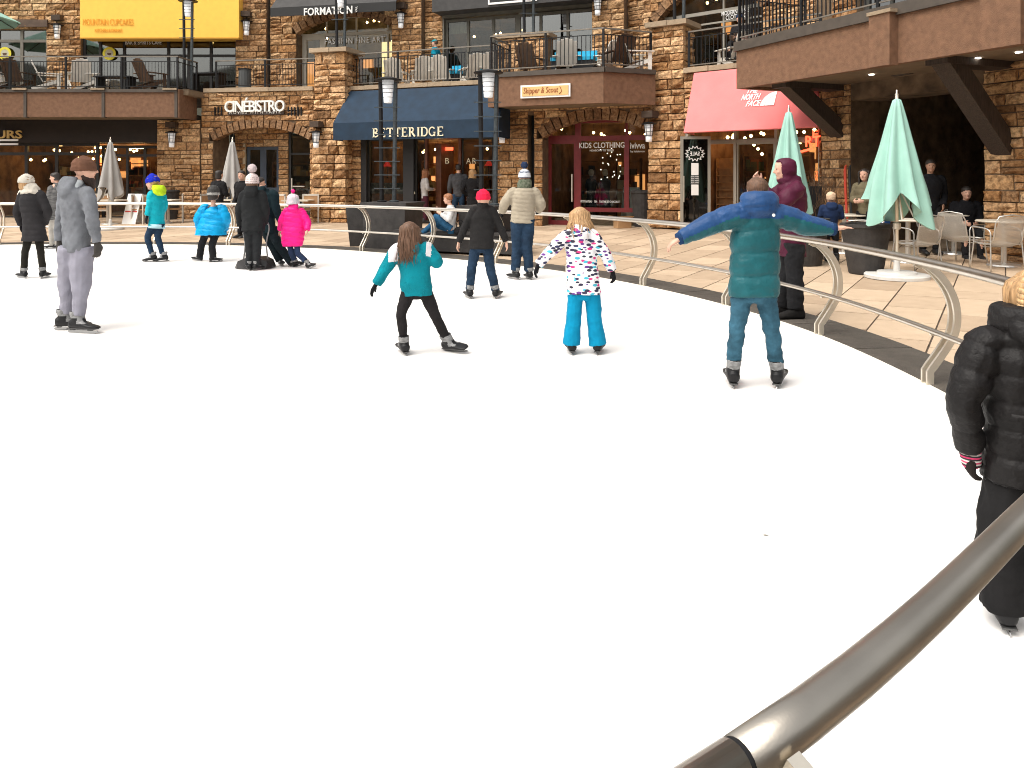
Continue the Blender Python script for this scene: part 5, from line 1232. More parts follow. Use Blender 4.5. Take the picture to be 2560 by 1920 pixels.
# bare shrub by the right stone pier
q = P(2045, 440, 15.9); gq = g(q.x, 15.9); t = thing('bare_shrub', 'leafless twiggy shrub against the stone pier right of the red awning', 'shrub', (q.x, 15.9, gq)); r = random.Random(4); m = MB()
def twig(p, d, l, rad, dep):
    e = p+d*l; mid = (p+e)/2+Vector((r.uniform(-.03, .03), r.uniform(-.03, .03), 0)); m.tube([p, mid, e], [rad, rad*.8, rad*.55], n=5)
    if dep: 
        for _ in range(3): nd = (d+Vector((r.uniform(-.45, .45), r.uniform(-.45, .45), r.uniform(-.1, .35)))).normalized(); twig(p+(e-p)*r.uniform(.5, 1), nd, l*r.uniform(.55, .8), rad*.6, dep-1)
for k in range(9): a = k*.7; twig(Vector((r.uniform(-.15, .15), r.uniform(-.1, .1), 0)), Vector((.28*math.cos(a), .2*math.sin(a), 1)).normalized(), r.uniform(.6, .9), .014, 3)
m.build('branches', mat('bare twigs', (.16,.10,.06), .9, var=.3), t)
# black push stroller and skating aid
t = thing('stroller', 'black hooded pushchair standing under the grey parasol', 'pushchair', ground(571, 556)); t.rotation_euler.z = R(20)
BF = mat('black fabric', (.018,.017,.018), .8, sheen=.3)
MB().loft([[(.02+.24*math.cos(a)*s_, .12*k_-.2+.0, .62+.34*math.sin(a)*s_+.06*k_) for a in np.linspace(-.2, math.pi+.2, 12)] for k_, s_ in ((0, .8), (1, 1), (2, 1.02), (3, .9), (4, .55))], cap=True).build('hood', BF, t, smooth=True)
MB().box(-.2, .2, -.2, .2, .38, .5).build('seat', BF, t)
for sx in (-1, 1):
    MB().bar((sx*.25, -.28, .12), (sx*.22, .35, 1.0), .025, .025).build('frame_bar', IRON, t)
    for sy in (-.3, .3): MB().tube([(sx*.26, sy+.12*math.cos(a), .13+.12*math.sin(a)) for a in np.linspace(0, 2*math.pi, 13)], .018, n=6).build('wheel', BLACK, t)
MB().bar((-.22, .35, 1.0), (.22, .35, 1.0), .03, .03).build('push_handle', IRON, t)
q = ground(632, 672); t = thing('skating_aid', 'black sledge shaped skating aid with bowed uprights behind the black coated adult', 'skating aid', (P(632, 662, 13.1).x, 13.25, 0)); t.scale = (.56, .8, .95)
prof_ = [(-.5, .0, .03), (-.42, .22, .14), (-.2, .3, .19), (.2, .3, .19), (.42, .22, .14), (.52, .0, .03)]
MB().loft([[(x, -.32*w_, 0.01), (x, .32*w_, .01), (x, .26*w_, z), (x, -.26*w_, z)] for x, w_, z in ((-.56, .5, .05), (-.45, .85, .14), (-.2, 1, .2), (.2, 1, .2), (.45, .85, .14), (.56, .5, .05))]).build('sledge_base', mat('black plastic', (.02,.018,.018), .35), t)
for sx in (-1, 1): MB().tube([(sx*.38, 0, .15), (sx*.33, 0, .45), (sx*.42, .0, .75), (sx*.3, 0, .86)], .022, n=8, sub=4).build('upright', mat('dull steel tube', (.3,.3,.3), .35, metal=.8), t, smooth=True)
MB().tube([(-.3, 0, .86), (.3, 0, .86)], .024, n=8).build('grip_bar', BLACK, t)
# small leaf lying on the ice
q = P(1913, 1341, 3.38); m = MB().prism([(q.x-.012, q.y, .003), (q.x+.004, q.y-.006, .003), (q.x+.016, q.y-.002, .003), (q.x+.0, q.y+.005, .003)], (0, 0, .002)); tag(m.build('leaf', mat('grey leaf', (.3,.28,.24), .9)), 'tiny grey leaf scrap lying on the empty ice', 'leaf')
# ------------------------------------------------------------------ people
SKIN = mat('skin', (.62,.36,.26), .6, var=.12, vscale=20); SKIND = mat('brown skin', (.24,.12,.08), .6, var=.12)
def cloth(name, col, b=.75, bs=15, var=.22, rough=.92, sheen=0, **k): return mat(name, col, rough, spec=.22, bump=b, bscale=bs, var=var, vscale=7, sheen=sheen, **k)
EYE = mat('eye', (.02,.015,.012), .3)
def remesh(mb, vox, smooth=2, fac=.5):
    me = bpy.data.meshes.new('tmp'); me.from_pydata(mb.v, [], mb.f); me.update()
    bm = bmesh.new(); bm.from_mesh(me); bmesh.ops.recalc_face_normals(bm, faces=bm.faces); bm.to_mesh(me); bm.free()
    o = bpy.data.objects.new('tmp', me); COL.objects.link(o)
    md = o.modifiers.new('r', 'REMESH'); md.mode = 'VOXEL'; md.voxel_size = vox
    if smooth: sm = o.modifiers.new('s', 'SMOOTH'); sm.factor = fac; sm.iterations = smooth
    dg = bpy.context.evaluated_depsgraph_get(); dg.update(); out = bpy.data.meshes.new_from_object(o.evaluated_get(dg))
    bpy.data.objects.remove(o); bpy.data.meshes.remove(me); return out
def finish(me, name, mats, parent, off, disp=None, matf=None):
    nv = len(me.vertices); co = np.empty(nv*3); me.vertices.foreach_get('co', co); co = co.reshape(-1, 3)
    if disp is not None:
        nr = np.empty(nv*3); me.vertices.foreach_get('normal', nr); nr = nr.reshape(-1, 3); co = co+nr*disp(co, nr)[:, None]
    ms = mats if isinstance(mats, (list, tuple)) else [mats]
    for m in ms: me.materials.append(m)
    if matf is not None:
        npol = len(me.polygons); c = np.empty(npol*3); me.polygons.foreach_get('center', c); me.polygons.foreach_set('material_index', matf(c.reshape(-1, 3)).astype(np.int32))
    co = co-np.array(off); me.vertices.foreach_set('co', co.ravel()); me.polygons.foreach_set('use_smooth', [True]*len(me.polygons)); me.update(); me.name = name
    o = bpy.data.objects.new(name, me); COL.objects.link(o); o.parent = parent; return o
def sines(co, k, seed, amp):                          # cheap smooth wrinkle field
    r = np.random.RandomState(seed); s = np.zeros(len(co))
    for i in range(6):
        d = r.randn(3); d[2] *= 1.8; d /= np.linalg.norm(d); w_ = r.randn(3); w_ /= np.linalg.norm(w_)
        s += (1-1.7*np.abs(np.sin(.5*(co@d*k*(1+.6*i)+3*np.sin(co@w_*k*.35+i))+r.rand()*6)))/(1+.3*i)
    return amp*s/2.2
def segparam(co, segs):
    """distance along the nearest bone, in metres from its start (for quilting)"""
    best = np.full(len(co), 1e9); val = np.zeros(len(co))
    for a, b, r in segs:
        a = np.array(a); b = np.array(b); d = b-a; L_ = np.linalg.norm(d)+1e-9; t = np.clip(((co-a)@d)/L_**2, -.1, 1.1)
        ds = np.linalg.norm(co-(a+t[:, None]*d), axis=1)/r; m = ds < best; best[m] = ds[m]; val[m] = (t*L_)[m]
    return val
def quilt_fn(segs, per, amp, seed):
    A0 = np.array(segs[0][0]); A1 = np.array(segs[0][1])
    def arm(co):
        d = np.linalg.norm(np.cross(co-A0, (A1-A0)/np.linalg.norm(A1-A0)), axis=1); return np.where(d > segs[0][2]*1.25, .55, 1.0)
    def f(co, nr):
        s = segparam(co, segs); q = np.abs(np.sin(math.pi*s/per+.3*np.sin(co[:, 0]*11+co[:, 1]*7))); return amp*arm(co)*(q**.5-.8)+sines(co, 38, seed, amp*.28)
    return f
def wrinkle(seed, amp=.006, k=26): return lambda co, nr: sines(co, k, seed, amp)

def default_joints(h, foot, yaw, arms='down', sit=False, kid=False):
    F = Vector((math.cos(yaw), math.sin(yaw), 0)); Rt = Vector((F.y, -F.x, 0)); U = Vector((0, 0, 1)); J = {}
    def p(r, f, z): return foot+Rt*(r*h)+F*(f*h)+U*(z*h)
    hs_ = .905 if kid else .925
    if not sit:
        J['hip'] = p(0, 0, .50); J['neck'] = p(0, 0, .825 if not kid else .80); J['head'] = p(0, .015, hs_)
        for s_, n_ in ((1, 'r'), (-1, 'l')):
            J[n_+'_hip'] = p(s_*.052, 0, .49); J[n_+'_knee'] = p(s_*.058, .01, .275); J[n_+'_ankle'] = p(s_*.065, -.01, .06)
            J[n_+'_sho'] = p(s_*.112, 0, .795 if not kid else .775); J[n_+'_elb'] = p(s_*.145, -.02, .62); J[n_+'_wri'] = p(s_*.14, .05, .475)
            if arms == 'front': J[n_+'_elb'] = p(s_*.145, .02, .635); J[n_+'_wri'] = p(s_*.06, .13, .62)
            if arms == 'pocket': J[n_+'_elb'] = p(s_*.165, -.05, .63); J[n_+'_wri'] = p(s_*.11, .05, .52)
    else:
        J['hip'] = p(0, 0, .0); J['neck'] = p(0, .03, .335); J['head'] = p(0, .06, .43)
        for s_, n_ in ((1, 'r'), (-1, 'l')):
            J[n_+'_hip'] = p(s_*.05, .0, -.0); J[n_+'_knee'] = p(s_*.07, .25, .02); J[n_+'_ankle'] = p(s_*.07, .27, -.21)
            J[n_+'_sho'] = p(s_*.11, .02, .305); J[n_+'_elb'] = p(s_*.14, .04, .14); J[n_+'_wri'] = p(s_*.07, .16, .12)
    return J, F, Rt

def hand_mb(m, wr, d, nrm, s, curl=.35, seed=0, side=1):
    """palm, four fingers of unequal length and a thumb; d = direction from the wrist, nrm = back of the hand"""
    d = d.normalized(); nrm = (nrm-d*nrm.dot(d)).normalized(); w_ = d.cross(nrm).normalized()*side
    pr = [m.ering(wr+d*s*t, w_*s*a, nrm*s*b, 10) for t, a, b in ((-.1, .16, .13), (.1, .19, .12), (.3, .23, .12), (.5, .235, .10), (.56, .21, .07))]
    m.loft(pr)
    for k, (o_, L_) in enumerate(((-.17, .40), (-.06, .46), (.06, .44), (.17, .34))):
        p = wr+d*s*.48+w_*s*o_; c1 = curl*(1+.12*k); a = d*math.cos(c1*.5)-nrm*math.sin(c1*.5); b = d*math.cos(c1*1.3)-nrm*math.sin(c1*1.3); c = d*math.cos(c1*2.2)-nrm*math.sin(c1*2.2)
        a = (a+w_*o_*.5).normalized(); q1 = p+a*s*L_*.45; q2 = q1+b*s*L_*.32; q3 = q2+c*s*L_*.25
        m.tube([p-d*s*.1, p, q1, q2, q3], [s*.05, s*.055, s*.05, s*.045, s*.034], n=7)
    p = wr+d*s*.14-w_*s*.15; t1 = (d*.75-w_*.65-nrm*.2).normalized(); t2 = (d*.95-w_*.15-nrm*.35).normalized()
    m.tube([p, p+t1*s*.26, p+t1*s*.26+t2*s*.22], [s*.075, s*.062, s*.042], n=7)

def head_mb(m, c, f, s, kid=False, beard=False):
    """skull, jaw, nose, brow and ears; f = gaze direction, s = head height"""
    f = f.normalized(); r_ = f.cross(Vector((0, 0, 1))).normalized(); u = r_.cross(f).normalized(); rings = []
    W_ = .36 if not kid else .385
    prof = [(-.50, .10, .05, .26), (-.46, .19, .15, .19), (-.36, .27, .27, .10), (-.22, .315, .36, .045), (-.05, .345, .42, .0), (.1, W_, .455, -.02), (.24, W_*.97, .455, -.03), (.36, .295, .38, -.035), (.45, .19, .25, -.04), (.495, .06, .08, -.04)]
    for z, a, b, o in prof: rings.append(m.ering(c+u*s*z+f*s*o, r_*s*a, f*s*b, 16))
    m.loft(rings)
    m.tube([c+f*s*.40+u*s*.07, c+f*s*.47-u*s*.04, c+f*s*.52-u*s*.115, c+f*s*.42-u*s*.15], [s*.035, s*.045, s*.062, s*.04], n=8)
    for sg in (-1, 1):
        m.ball(c+r_*sg*s*.355-f*s*.02-u*s*.03, s*.03, s*.075, s*.105, 8, 6, ax=(r_, f, u))
        m.ball(c+f*s*.36+r_*sg*s*.13+u*s*.09, s*.10, s*.05, s*.03, 8, 5, ax=(r_, f, u)); m.ball(c+f*s*.33+r_*sg*s*.17-u*s*.12, s*.10, s*.08, s*.09, 8, 5, ax=(r_, f, u))
    m.ball(c+f*s*.375-u*s*.245, s*.11, s*.05, s*.035, 8, 5, ax=(r_, f, u)); m.ball(c+f*s*.33-u*s*.40, s*.11, s*.09, s*.08, 8, 5, ax=(r_, f, u))
    return f, r_, u

# ---- footwear, one mesh each, shared
def skate_src():
    m = MB(); rings = []
    for y, z, a, b in ((-.02, .31, .052, .062), (-.02, .27, .052, .064), (-.005, .21, .048, .062), (.0, .165, .05, .072)): rings.append(m.ering((0, y, z-.015), (a, 0, 0), (0, b, 0), 14))
    m.loft(rings); rings = []
    for y, a, zlo, zhi in ((-.085, .026, .085, .19), (-.06, .042, .078, .20), (0, .044, .078, .20), (.06, .046, .078, .175), (.12, .05, .078, .145), (.17, .046, .08, .128), (.205, .028, .085, .11)):
        rings.append(m.ering((0, y, (zlo+zhi)/2-.018), (a*1.08, 0, 0), (0, 0, (zhi-zlo)/2), 14, p=.8))
    m.loft(rings); me = remesh(m, .011, 2)
    for p in (mat('skate boot black', (.007,.007,.008), .5, spec=.3), mat('skate cuff grey', (.22,.22,.22), .55, var=.5, vscale=30)): me.materials.append(p)
    for p in me.polygons:
        c = p.center; p.material_index = 1 if (c.z > .2 and c.z < .285) or (.13 < c.z < .21 and .02 < c.y < .09 and abs(c.x) > .02) else 0
        p.use_smooth = True
    m2 = MB(); m2.prism([(-.0025, -.085, .0), (-.0025, .175, .0), (-.0025, .205, .018), (-.0025, .185, .038), (-.0025, -.085, .038), (-.0025, -.10, .02)], (.005, 0, 0))
    m2.cur = 1; m2.box(-.012, .012, -.07, -.035, .035, .07); m2.box(-.012, .012, .10, .14, .035, .07); m2.box(-.03, .03, -.09, .18, .054, .066)
    b = m2.build('blade', [mat('skate blade', (.35,.35,.35), .2, metal=1), mat('blade holder', (.10,.10,.10), .35, metal=.6)]); bme = b.data; bpy.data.objects.remove(b)
    return me, bme
SK_ME, BL_ME = skate_src()
def shoe_src():
    m = MB(); rings = []
    for y, a, zhi in ((-.09, .025, .07), (-.07, .04, .10), (0, .042, .11), (.06, .045, .085), (.13, .05, .06), (.18, .042, .05), (.20, .02, .04)): rings.append(m.ering((0, y, zhi/2+.004), (a, 0, 0), (0, 0, zhi/2), 12, p=.8))
    m.loft(rings); m.loft([m.ering((0, -.03, z), (.045, 0, 0), (0, .05, 0), 12) for z in (.05, .14)]); return remesh(m, .012, 2)
SH_ME = shoe_src()
def foot(kind, ank, knee, yaw, s, parent, off, z0, m_=None):
    me = SK_ME if kind == 'skate' else SH_ME
    if kind != 'skate':
        me = me.copy(); me.materials.append(m_ or BLACK)
        for p in me.polygons: p.use_smooth = True
    o = bpy.data.objects.new('skate' if kind == 'skate' else 'shoe', me); COL.objects.link(o); o.parent = parent
    up = Vector((0, 0, 1)); sz = s
    if kind == 'skate':
        up = ((knee-ank).normalized()*.75+up*.25).normalized(); sz = min(max((ank.z-z0+.035)/.30, .62*s), 1.15*s)
    fw = Vector((math.cos(yaw), math.sin(yaw), 0)); fw = (fw-up*fw.dot(up)*.6).normalized(); rt = fw.cross(up).normalized(); up2 = rt.cross(fw)
    q = ank-up*((ank.z-z0)/max(up.z, .5)) if kind == 'skate' else Vector((ank.x, ank.y, z0)); q.z = z0
    M = Matrix((rt*s, fw*s, up2*sz)).transposed().to_4x4(); M.translation = q-Vector(off); o.matrix_local = M
    if kind == 'skate': b = bpy.data.objects.new('blade', BL_ME); COL.objects.link(b); b.parent = o
    return o

def hair_locks(c, f, r_, u, s, length, mt, parent, off, n=46, spread=1.0, seed=0, side_front=.15, back_off=Vector((0, 0, 0)), part=True):
    """locks from the crown hanging down the back and sides"""
    rd = random.Random(seed); m = MB()
    rings = []
    for z, a, b, o in ((-.16, .36, .34, -.10), (.0, .375, .40, -.09), (.15, .385, .44, -.07), (.28, .37, .44, -.05), (.40, .29, .36, -.04), (.48, .17, .22, -.04), (.52, .03, .04, -.04)): rings.append(m.ering(c+u*s*z+f*s*o, r_*s*a, f*s*b, 18))
    m.loft(rings)
    for k in range(n):
        a = (k+.5)/n*2-1; ang = a*math.pi*(.5+side_front)*1.0        # 0 = straight back
        dirv = (-f*math.cos(ang)+r_*math.sin(ang))
        p0 = c+u*s*.44-f*s*.03+r_*s*rd.uniform(-.04, .04); p1 = c+u*s*.22+dirv*s*.41; p2 = c-u*s*.12+dirv*s*(.42+rd.uniform(-.02, .03))
        l_ = length*rd.uniform(.82, 1.06)*(1-.12*abs(a)); p3 = c-u*s*.35+dirv*s*.40*spread-Vector((0, 0, l_*.35))+back_off*.5; p4 = c-u*s*.35+dirv*s*(.36*spread+rd.uniform(-.05, .08))-Vector((0, 0, l_))+back_off+r_*rd.uniform(-.01, .01)
        w_ = s*rd.uniform(.05, .085); m.tube([p0, p1, p2, p3, p4], [w_*.6, w_, w_, w_*.85, w_*.12], n=6, sub=3)
    for k in range(int(n*.8)):                          # loose fine strands
        ang = rd.uniform(-1, 1)*math.pi*(.5+side_front); dirv = -f*math.cos(ang)+r_*math.sin(ang); j = lambda q: Vector((rd.uniform(-q, q), rd.uniform(-q, q), rd.uniform(-q, q)))
        l_ = length*rd.uniform(.7, 1.25); m.tube([c+u*s*.46+dirv*s*.1, c+u*s*.2+dirv*s*.44+j(.004), c-u*s*.15+dirv*s*.47+j(.01), c-u*s*.35+dirv*s*.46*spread-Vector((0, 0, l_*.4))+j(.02), c-u*s*.35+dirv*s*(.45*spread)-Vector((0, 0, l_))+j(.035)], [s*.018, s*.02, s*.02, s*.018, s*.006], n=4, sub=3)
    return m.build('hair', mt, parent, smooth=True, off=off)
def hair_short(c, f, r_, u, s, mt, parent, off, low=-.2, bump=.012, seed=1):
    m = MB(); rings = []
    for z, a, b, o in ((low, .30, .28, -.14), (low+.1, .35, .36, -.12), (.0, .375, .39, -.10), (.15, .40, .45, -.05), (.28, .385, .46, -.03), (.40, .31, .40, -.03), (.48, .20, .27, -.03), (.535, .03, .04, -.03)): rings.append(m.ering(c+u*s*z+f*s*o, r_*s*a, f*s*b, 18))
    m.loft(rings); me = remesh(m, .012*max(s/.22, .7), 1); return finish(me, 'hair', mt, parent, off, disp=lambda co, nr: sines(co, 110, seed, bump*.35))
def beanie(c, f, r_, u, s, mats, parent, off, pom=0, band=None, low=.02, pommat=None, tall=.0, bump=.003, matf=None):
    m = MB(); rings = []
    for z, a, b in ((low, .405, .49), (low+.14, .42, .505), (.26, .41, .49), (.38, .345, .42), (.48+tall*.5, .24, .30), (.55+tall, .11, .14), (.58+tall, .03, .03)): rings.append(m.ering(c+u*s*z-f*s*.03, r_*s*a, f*s*b, 22))
    m.loft(rings)
    rr_ = [m.ering(c+u*s*z-f*s*.03, r_*s*(a), f*s*(b), 22) for z, a, b in ((low-.01, .41, .495), (low+.0, .435, .52), (low+.15, .44, .525), (low+.17, .41, .50))]; m.loft(rr_)
    me = remesh(m, .010*max(s/.22, .8), 1); ca = np.array(c); ua = np.array(u); ms = mats if isinstance(mats, list) else [mats]
    fn = None
    if len(ms) > 1: fn = matf or (lambda cc: (((cc-ca)@ua)/s < low+.17).astype(int))
    o = finish(me, 'hat', ms, parent, off, disp=lambda co, nr: sines(co, 90, 3, bump), matf=fn)
    if pom:
        pm = MB(); rd = random.Random(2); pc = c+u*s*(.60+tall+pom*.5)-f*s*.03
        pm.ball(pc, s*pom*.6, n=12, m=9); me = remesh(pm, .010, 0); finish(me, 'pompom', pommat or ms[0], o, off, disp=lambda co, nr: sines(co, 160, 5, .010))
    return o

def person(label, J, F, off, h, head_s, face=None, kid=False, top=None, legs=None, shoes=None, hair=None, hat=None, glove=None, hands=(.35, .35), extra=None, skin=None, vox=.012, gaze=None, bodyr=1.0, seed=0):
    t = thing('person', label, 'person', off); sk = skin or SKIN; k = h/1.75
    Rt = (J['r_sho']-J['l_sho']); Rt = Rt.normalized(); up = (J['neck']-J['hip']).normalized(); Fw = (up.cross(Rt)).normalized()
    if Fw.dot(F) < 0: Fw = -Fw
    hc = J['head']; gz = gaze or F
    # body: one continuous skin surface
    m = MB(); f, r_, u = head_mb(m, hc, gz, head_s, kid)
    m.tube([J['neck']-up*.04*k, J['neck']+up*.02*k, hc-u*head_s*.30-f*head_s*.02], [.062*k, .052*k, .050*k], n=12)
    hipc = (J['l_hip']+J['r_hip'])/2; shw = (J['r_sho']-J['l_sho']).length/2
    tr = [(hipc-up*.03*k, .14*k, .10*k), (hipc+(J['neck']-hipc)*.3, .125*k, .09*k), (hipc+(J['neck']-hipc)*.65, .145*k, .10*k), (hipc+(J['neck']-hipc)*.9, .14*k, .085*k), (J['neck'], .07*k, .06*k)]
    m.loft([m.ering(p, Rt*a, Fw*b, 14) for p, a, b in tr])
    for n_ in 'lr':
        m.tube([J[n_+'_sho'], J[n_+'_elb'], J[n_+'_wri']], [.045*k, .036*k, .026*k], n=10, sub=3)
        m.tube([J[n_+'_hip'], J[n_+'_knee'], J[n_+'_ankle']], [.075*k, .05*k, .035*k], n=10, sub=3)
    me = remesh(m, .0095 if head_s*FPX/hc.y > 34 else .013, 1)
    b = finish(me, 'body', sk, t, off)
    for i, n_ in enumerate('rl'):
        hm = MB(); wr = J[n_+'_wri']; d = J.get(n_+'_hand', wr+(wr-J[n_+'_elb']))-wr
        d = d.normalized(); ref = Rt*(1 if n_ == 'r' else -1)+Fw*.2
        if abs(d.dot(Rt)) > .75: ref = Vector((0, 0, 1))
        hand_mb(hm, wr+d*.02*k, d, ref, .175*k, hands[i], side=(1 if n_ == 'r' else -1)); me = remesh(hm, .0075 if hc.y < 12 else .011, 1)
        finish(me, 'hand' if glove is None else 'glove', glove or sk, b if glove is None else t, off, disp=lambda co, nr: (0 if glove is None else .004)+0*co[:, 0])
    for sg in (-1, 1): MB().ball(hc+f*head_s*.385+r_*sg*head_s*.14+u*head_s*.035, head_s*.045, head_s*.03, head_s*.028, 8, 5, ax=(r_, f, u)).build('eye', EYE, b, smooth=True, off=off)
    lp = MB().ball(hc+f*head_s*.405-u*head_s*.245, head_s*.085, head_s*.025, head_s*.022, 8, 5, ax=(r_, f, u)).build('lips', mat('lips', (.45,.16,.13), .5), b, smooth=True, off=off)
    # upper garment
    if top:
        m = MB(); v = top.get('vox', .013)*max(k, .8); bulk = top.get('bulk', 1.0); hem = top.get('hem', .06)*h; hw = top.get('hem_w', .155*k); ww = top.get('waist_w', .15*k); cw = top.get('chest_w', shw+.03*k); dep = top.get('depth', .75)
        bot = hipc-up*hem; spine = J['neck']-hipc
        rg = [(bot, hw, hw*dep*.9), (bot+(hipc-bot)*.5, (hw+ww)/2*1.01, (hw+ww)/2*dep*.9), (hipc+spine*.22, ww, ww*dep*.9), (hipc+spine*.5, (ww+cw)/2, .125*k*bulk), (hipc+spine*.74, cw, .135*k*bulk), (hipc+spine*.90, shw*.92, .115*k*bulk), (hipc+spine*.985, shw*.55, .085*k*bulk), (J['neck']+up*.03*k, .075*k*bulk, .078*k*bulk)]
        m.loft([m.ering(p, Rt*a, Fw*b_, 20, p=.9) for p, a, b_ in rg])
        sr = top.get('sleeve', (.075, .062, .05))
        for n_ in 'lr':
            sh_ = J[n_+'_sho']; d = (J[n_+'_wri']-J[n_+'_elb']).normalized(); inn = sh_+(J['neck']-sh_)*.25-up*.02*k
            m.tube([inn, sh_-up*.012*k, sh_+(J[n_+'_elb']-sh_)*.5, J[n_+'_elb'], (J[n_+'_elb']+J[n_+'_wri'])/2, J[n_+'_wri']+d*.01*k], [sr[0]*k*.9, sr[0]*k, sr[0]*.97*k, sr[1]*k, (sr[1]+sr[2])/2*k*1.03, sr[2]*k], n=12, sub=3)
        if top.get('hood'):
            hs2 = top['hood']; c0 = J['neck']-Fw*.05*k+up*top.get('hood_z', 0)*k
            m.loft([m.ering(c0+up*z*k-Fw*o*k, Rt*a*k*hs2, Fw*b_*k*hs2, 16) for z, o, a, b_ in ((-.13, .07, .04, .03), (-.10, .075, .10, .05), (-.04, .06, .135, .08), (.02, .03, .135, .09), (.065, .01, .115, .09), (.08, .0, .09, .07))])
        if top.get('hood_up'):
            s2 = head_s; m.loft([m.ering(hc+u*s2*z-f*s2*o, r_*s2*a, f*s2*b_, 18) for z, o, a, b_ in ((-.62, .02, .42, .40), (-.4, .05, .42, .44), (-.15, .08, .44, .47), (.1, .08, .46, .50), (.3, .08, .43, .49), (.44, .07, .33, .40), (.54, .07, .18, .22), (.58, .07, .03, .03))])
        if top.get('collar'): m.loft([m.ering(J['neck']+up*z*k, Rt*a*k, Fw*a*k, 16) for z, a in ((-.05, .10), (.02, .088), (.085, .080))])
        me = remesh(m, v, 2)
        segs = [(bot, J['neck']+up*.2*k, .16)]+[(J[n_+'_sho'], J[n_+'_elb'], .07) for n_ in 'lr']+[(J[n_+'_elb'], J[n_+'_wri'], .065) for n_ in 'lr']
        dp = quilt_fn(segs, top['quilt'][0], top['quilt'][1], seed) if top.get('quilt') else wrinkle(seed, top.get('wr', .006)*k**.5, top.get('wk', 24))
        if top.get('hood_up'):                      # open the hood towards the face
            ca, fa, ua = np.array(hc), np.array(f), np.array(u)
            base_dp = dp
            def dp(co, nr):
                q = (co-ca); ff = q@fa/head_s; uu = q@ua/head_s; return np.where((ff > .22) & (uu > -.42) & (uu < .36), -head_s*.34, base_dp(co, nr))
        jo = finish(me, top.get('name', 'jacket'), top['mat'], t, off, disp=dp, matf=top.get('matf'))
        if top.get('cuff'):
            for n_ in 'lr':
                d = (J[n_+'_wri']-J[n_+'_elb']).normalized(); MB().tube([J[n_+'_wri']-d*.015*k, J[n_+'_wri']+d*.035*k], [(sr[2]-.004)*k, (sr[2]-.010)*k], n=12).build('cuff', top['cuff'], jo, smooth=True, off=off)
    if legs:
        m = MB(); lr = legs.get('r', (.095, .072, .058)); v = legs.get('vox', .013)*max(k, .8)
        pw = legs.get('pelvis', .145)*k; pd = .115*k
        if top: pw = min(pw, top.get('hem_w', .155*k)*.93); pd = min(pd, top.get('hem_w', .155*k)*top.get('depth', .75)*.9*.86)
        m.loft([m.ering(p, Rt*a, Fw*b_, 16) for p, a, b_ in ((hipc-up*.10*k, pw*.85, pd*.8), (hipc-up*.05*k, pw, pd), (hipc+up*.02*k, pw*.92, pd*.95), (hipc+up*.06*k, pw*.6, pd*.6))])
        for n_ in 'lr':
            a_, kn, an = J[n_+'_hip'], J[n_+'_knee'], J[n_+'_ankle']; dn = (an-kn).normalized(); ex = legs.get('ext', 0)*k
            m.tube([a_+up*.02*k, a_+(kn-a_)*.45, kn, kn+(an-kn)*.45, an+dn*ex], [lr[0]*k, lr[0]*.93*k, lr[1]*k, (lr[1]*.98+lr[2]*.02)*k if legs.get('calf') else (lr[1]+lr[2])/2*k, lr[2]*k], n=12, sub=3)
        me = remesh(m, v, 2); finish(me, legs.get('name', 'trousers'), legs['mat'], t, off, disp=wrinkle(seed+9, legs.get('wr', .005)*k**.5, legs.get('wk', 30)), matf=legs.get('matf'))
    if shoes:
        kind, yl, yr, m_, sc_ = shoes
        for n_, y_ in (('l', yl), ('r', yr)):
            an = J[n_+'_ankle']; z0 = J.get(n_+'_z', off[2] if not isinstance(off, Vector) else off.z); foot(kind, an, J[n_+'_knee'], y_, sc_, t, off, z0, m_)
    if hat: hat(hc, f, r_, u, head_s, t, off)
    if hair: hair(hc, f, r_, u, head_s, t, off)
    if extra: extra(t, J, f, r_, u, Fw, Rt, up, k, hc)
    return t
def JP(Y, d):                                         # joints given as pixels of the photograph (plus metres of depth)
    return {n_: P(v[0], v[1], Y+(v[2] if len(v) > 2 else 0)) for n_, v in d.items()}
def N(*a): return Vector(a).normalized()
AWAY = Vector((0, 1, 0))
# ------------------------------------------------------------------ the skaters
def hat_f(*a, **k): return lambda c, f, r_, u, s, t, off: beanie(c, f, r_, u, s, a[0], t, off, **k)
def long_f(mt, length, **k): return lambda c, f, r_, u, s, t, off: hair_locks(c, f, r_, u, s, length, mt, t, off, **k)
def short_f(mt, **k): return lambda c, f, r_, u, s, t, off: hair_short(c, f, r_, u, s, mt, t, off, **k)
HB = mat('brown hair', (.13,.065,.035), .6, var=.5, vscale=40, stretch=(3,3,.3)); HBL = mat('blond hair', (.44,.26,.12), .55, var=.45, vscale=40, stretch=(3,3,.3)); HD = mat('dark hair', (.025,.018,.014), .6, var=.4, vscale=40)
HRED = mat('auburn hair', (.30,.12,.05), .6, var=.4, vscale=40)
BLK = cloth('black knit', (0.0110,0.0105,0.0116)); BLKF = cloth('black fleece', (0.0165,0.0154,0.0154), b=.5, bs=110); BLKP = cloth('black trousers', (0.0138,0.0138,0.0154)); GLV = cloth('black glove', (0.0077,0.0077,0.0099))
JEAN = cloth('dark denim', (.014,.032,.062), b=.7, bs=20, var=.45, sheen=0); JEANL = cloth('faded denim', (.035,.105,.155), b=.8, bs=18, var=.5, sheen=0)

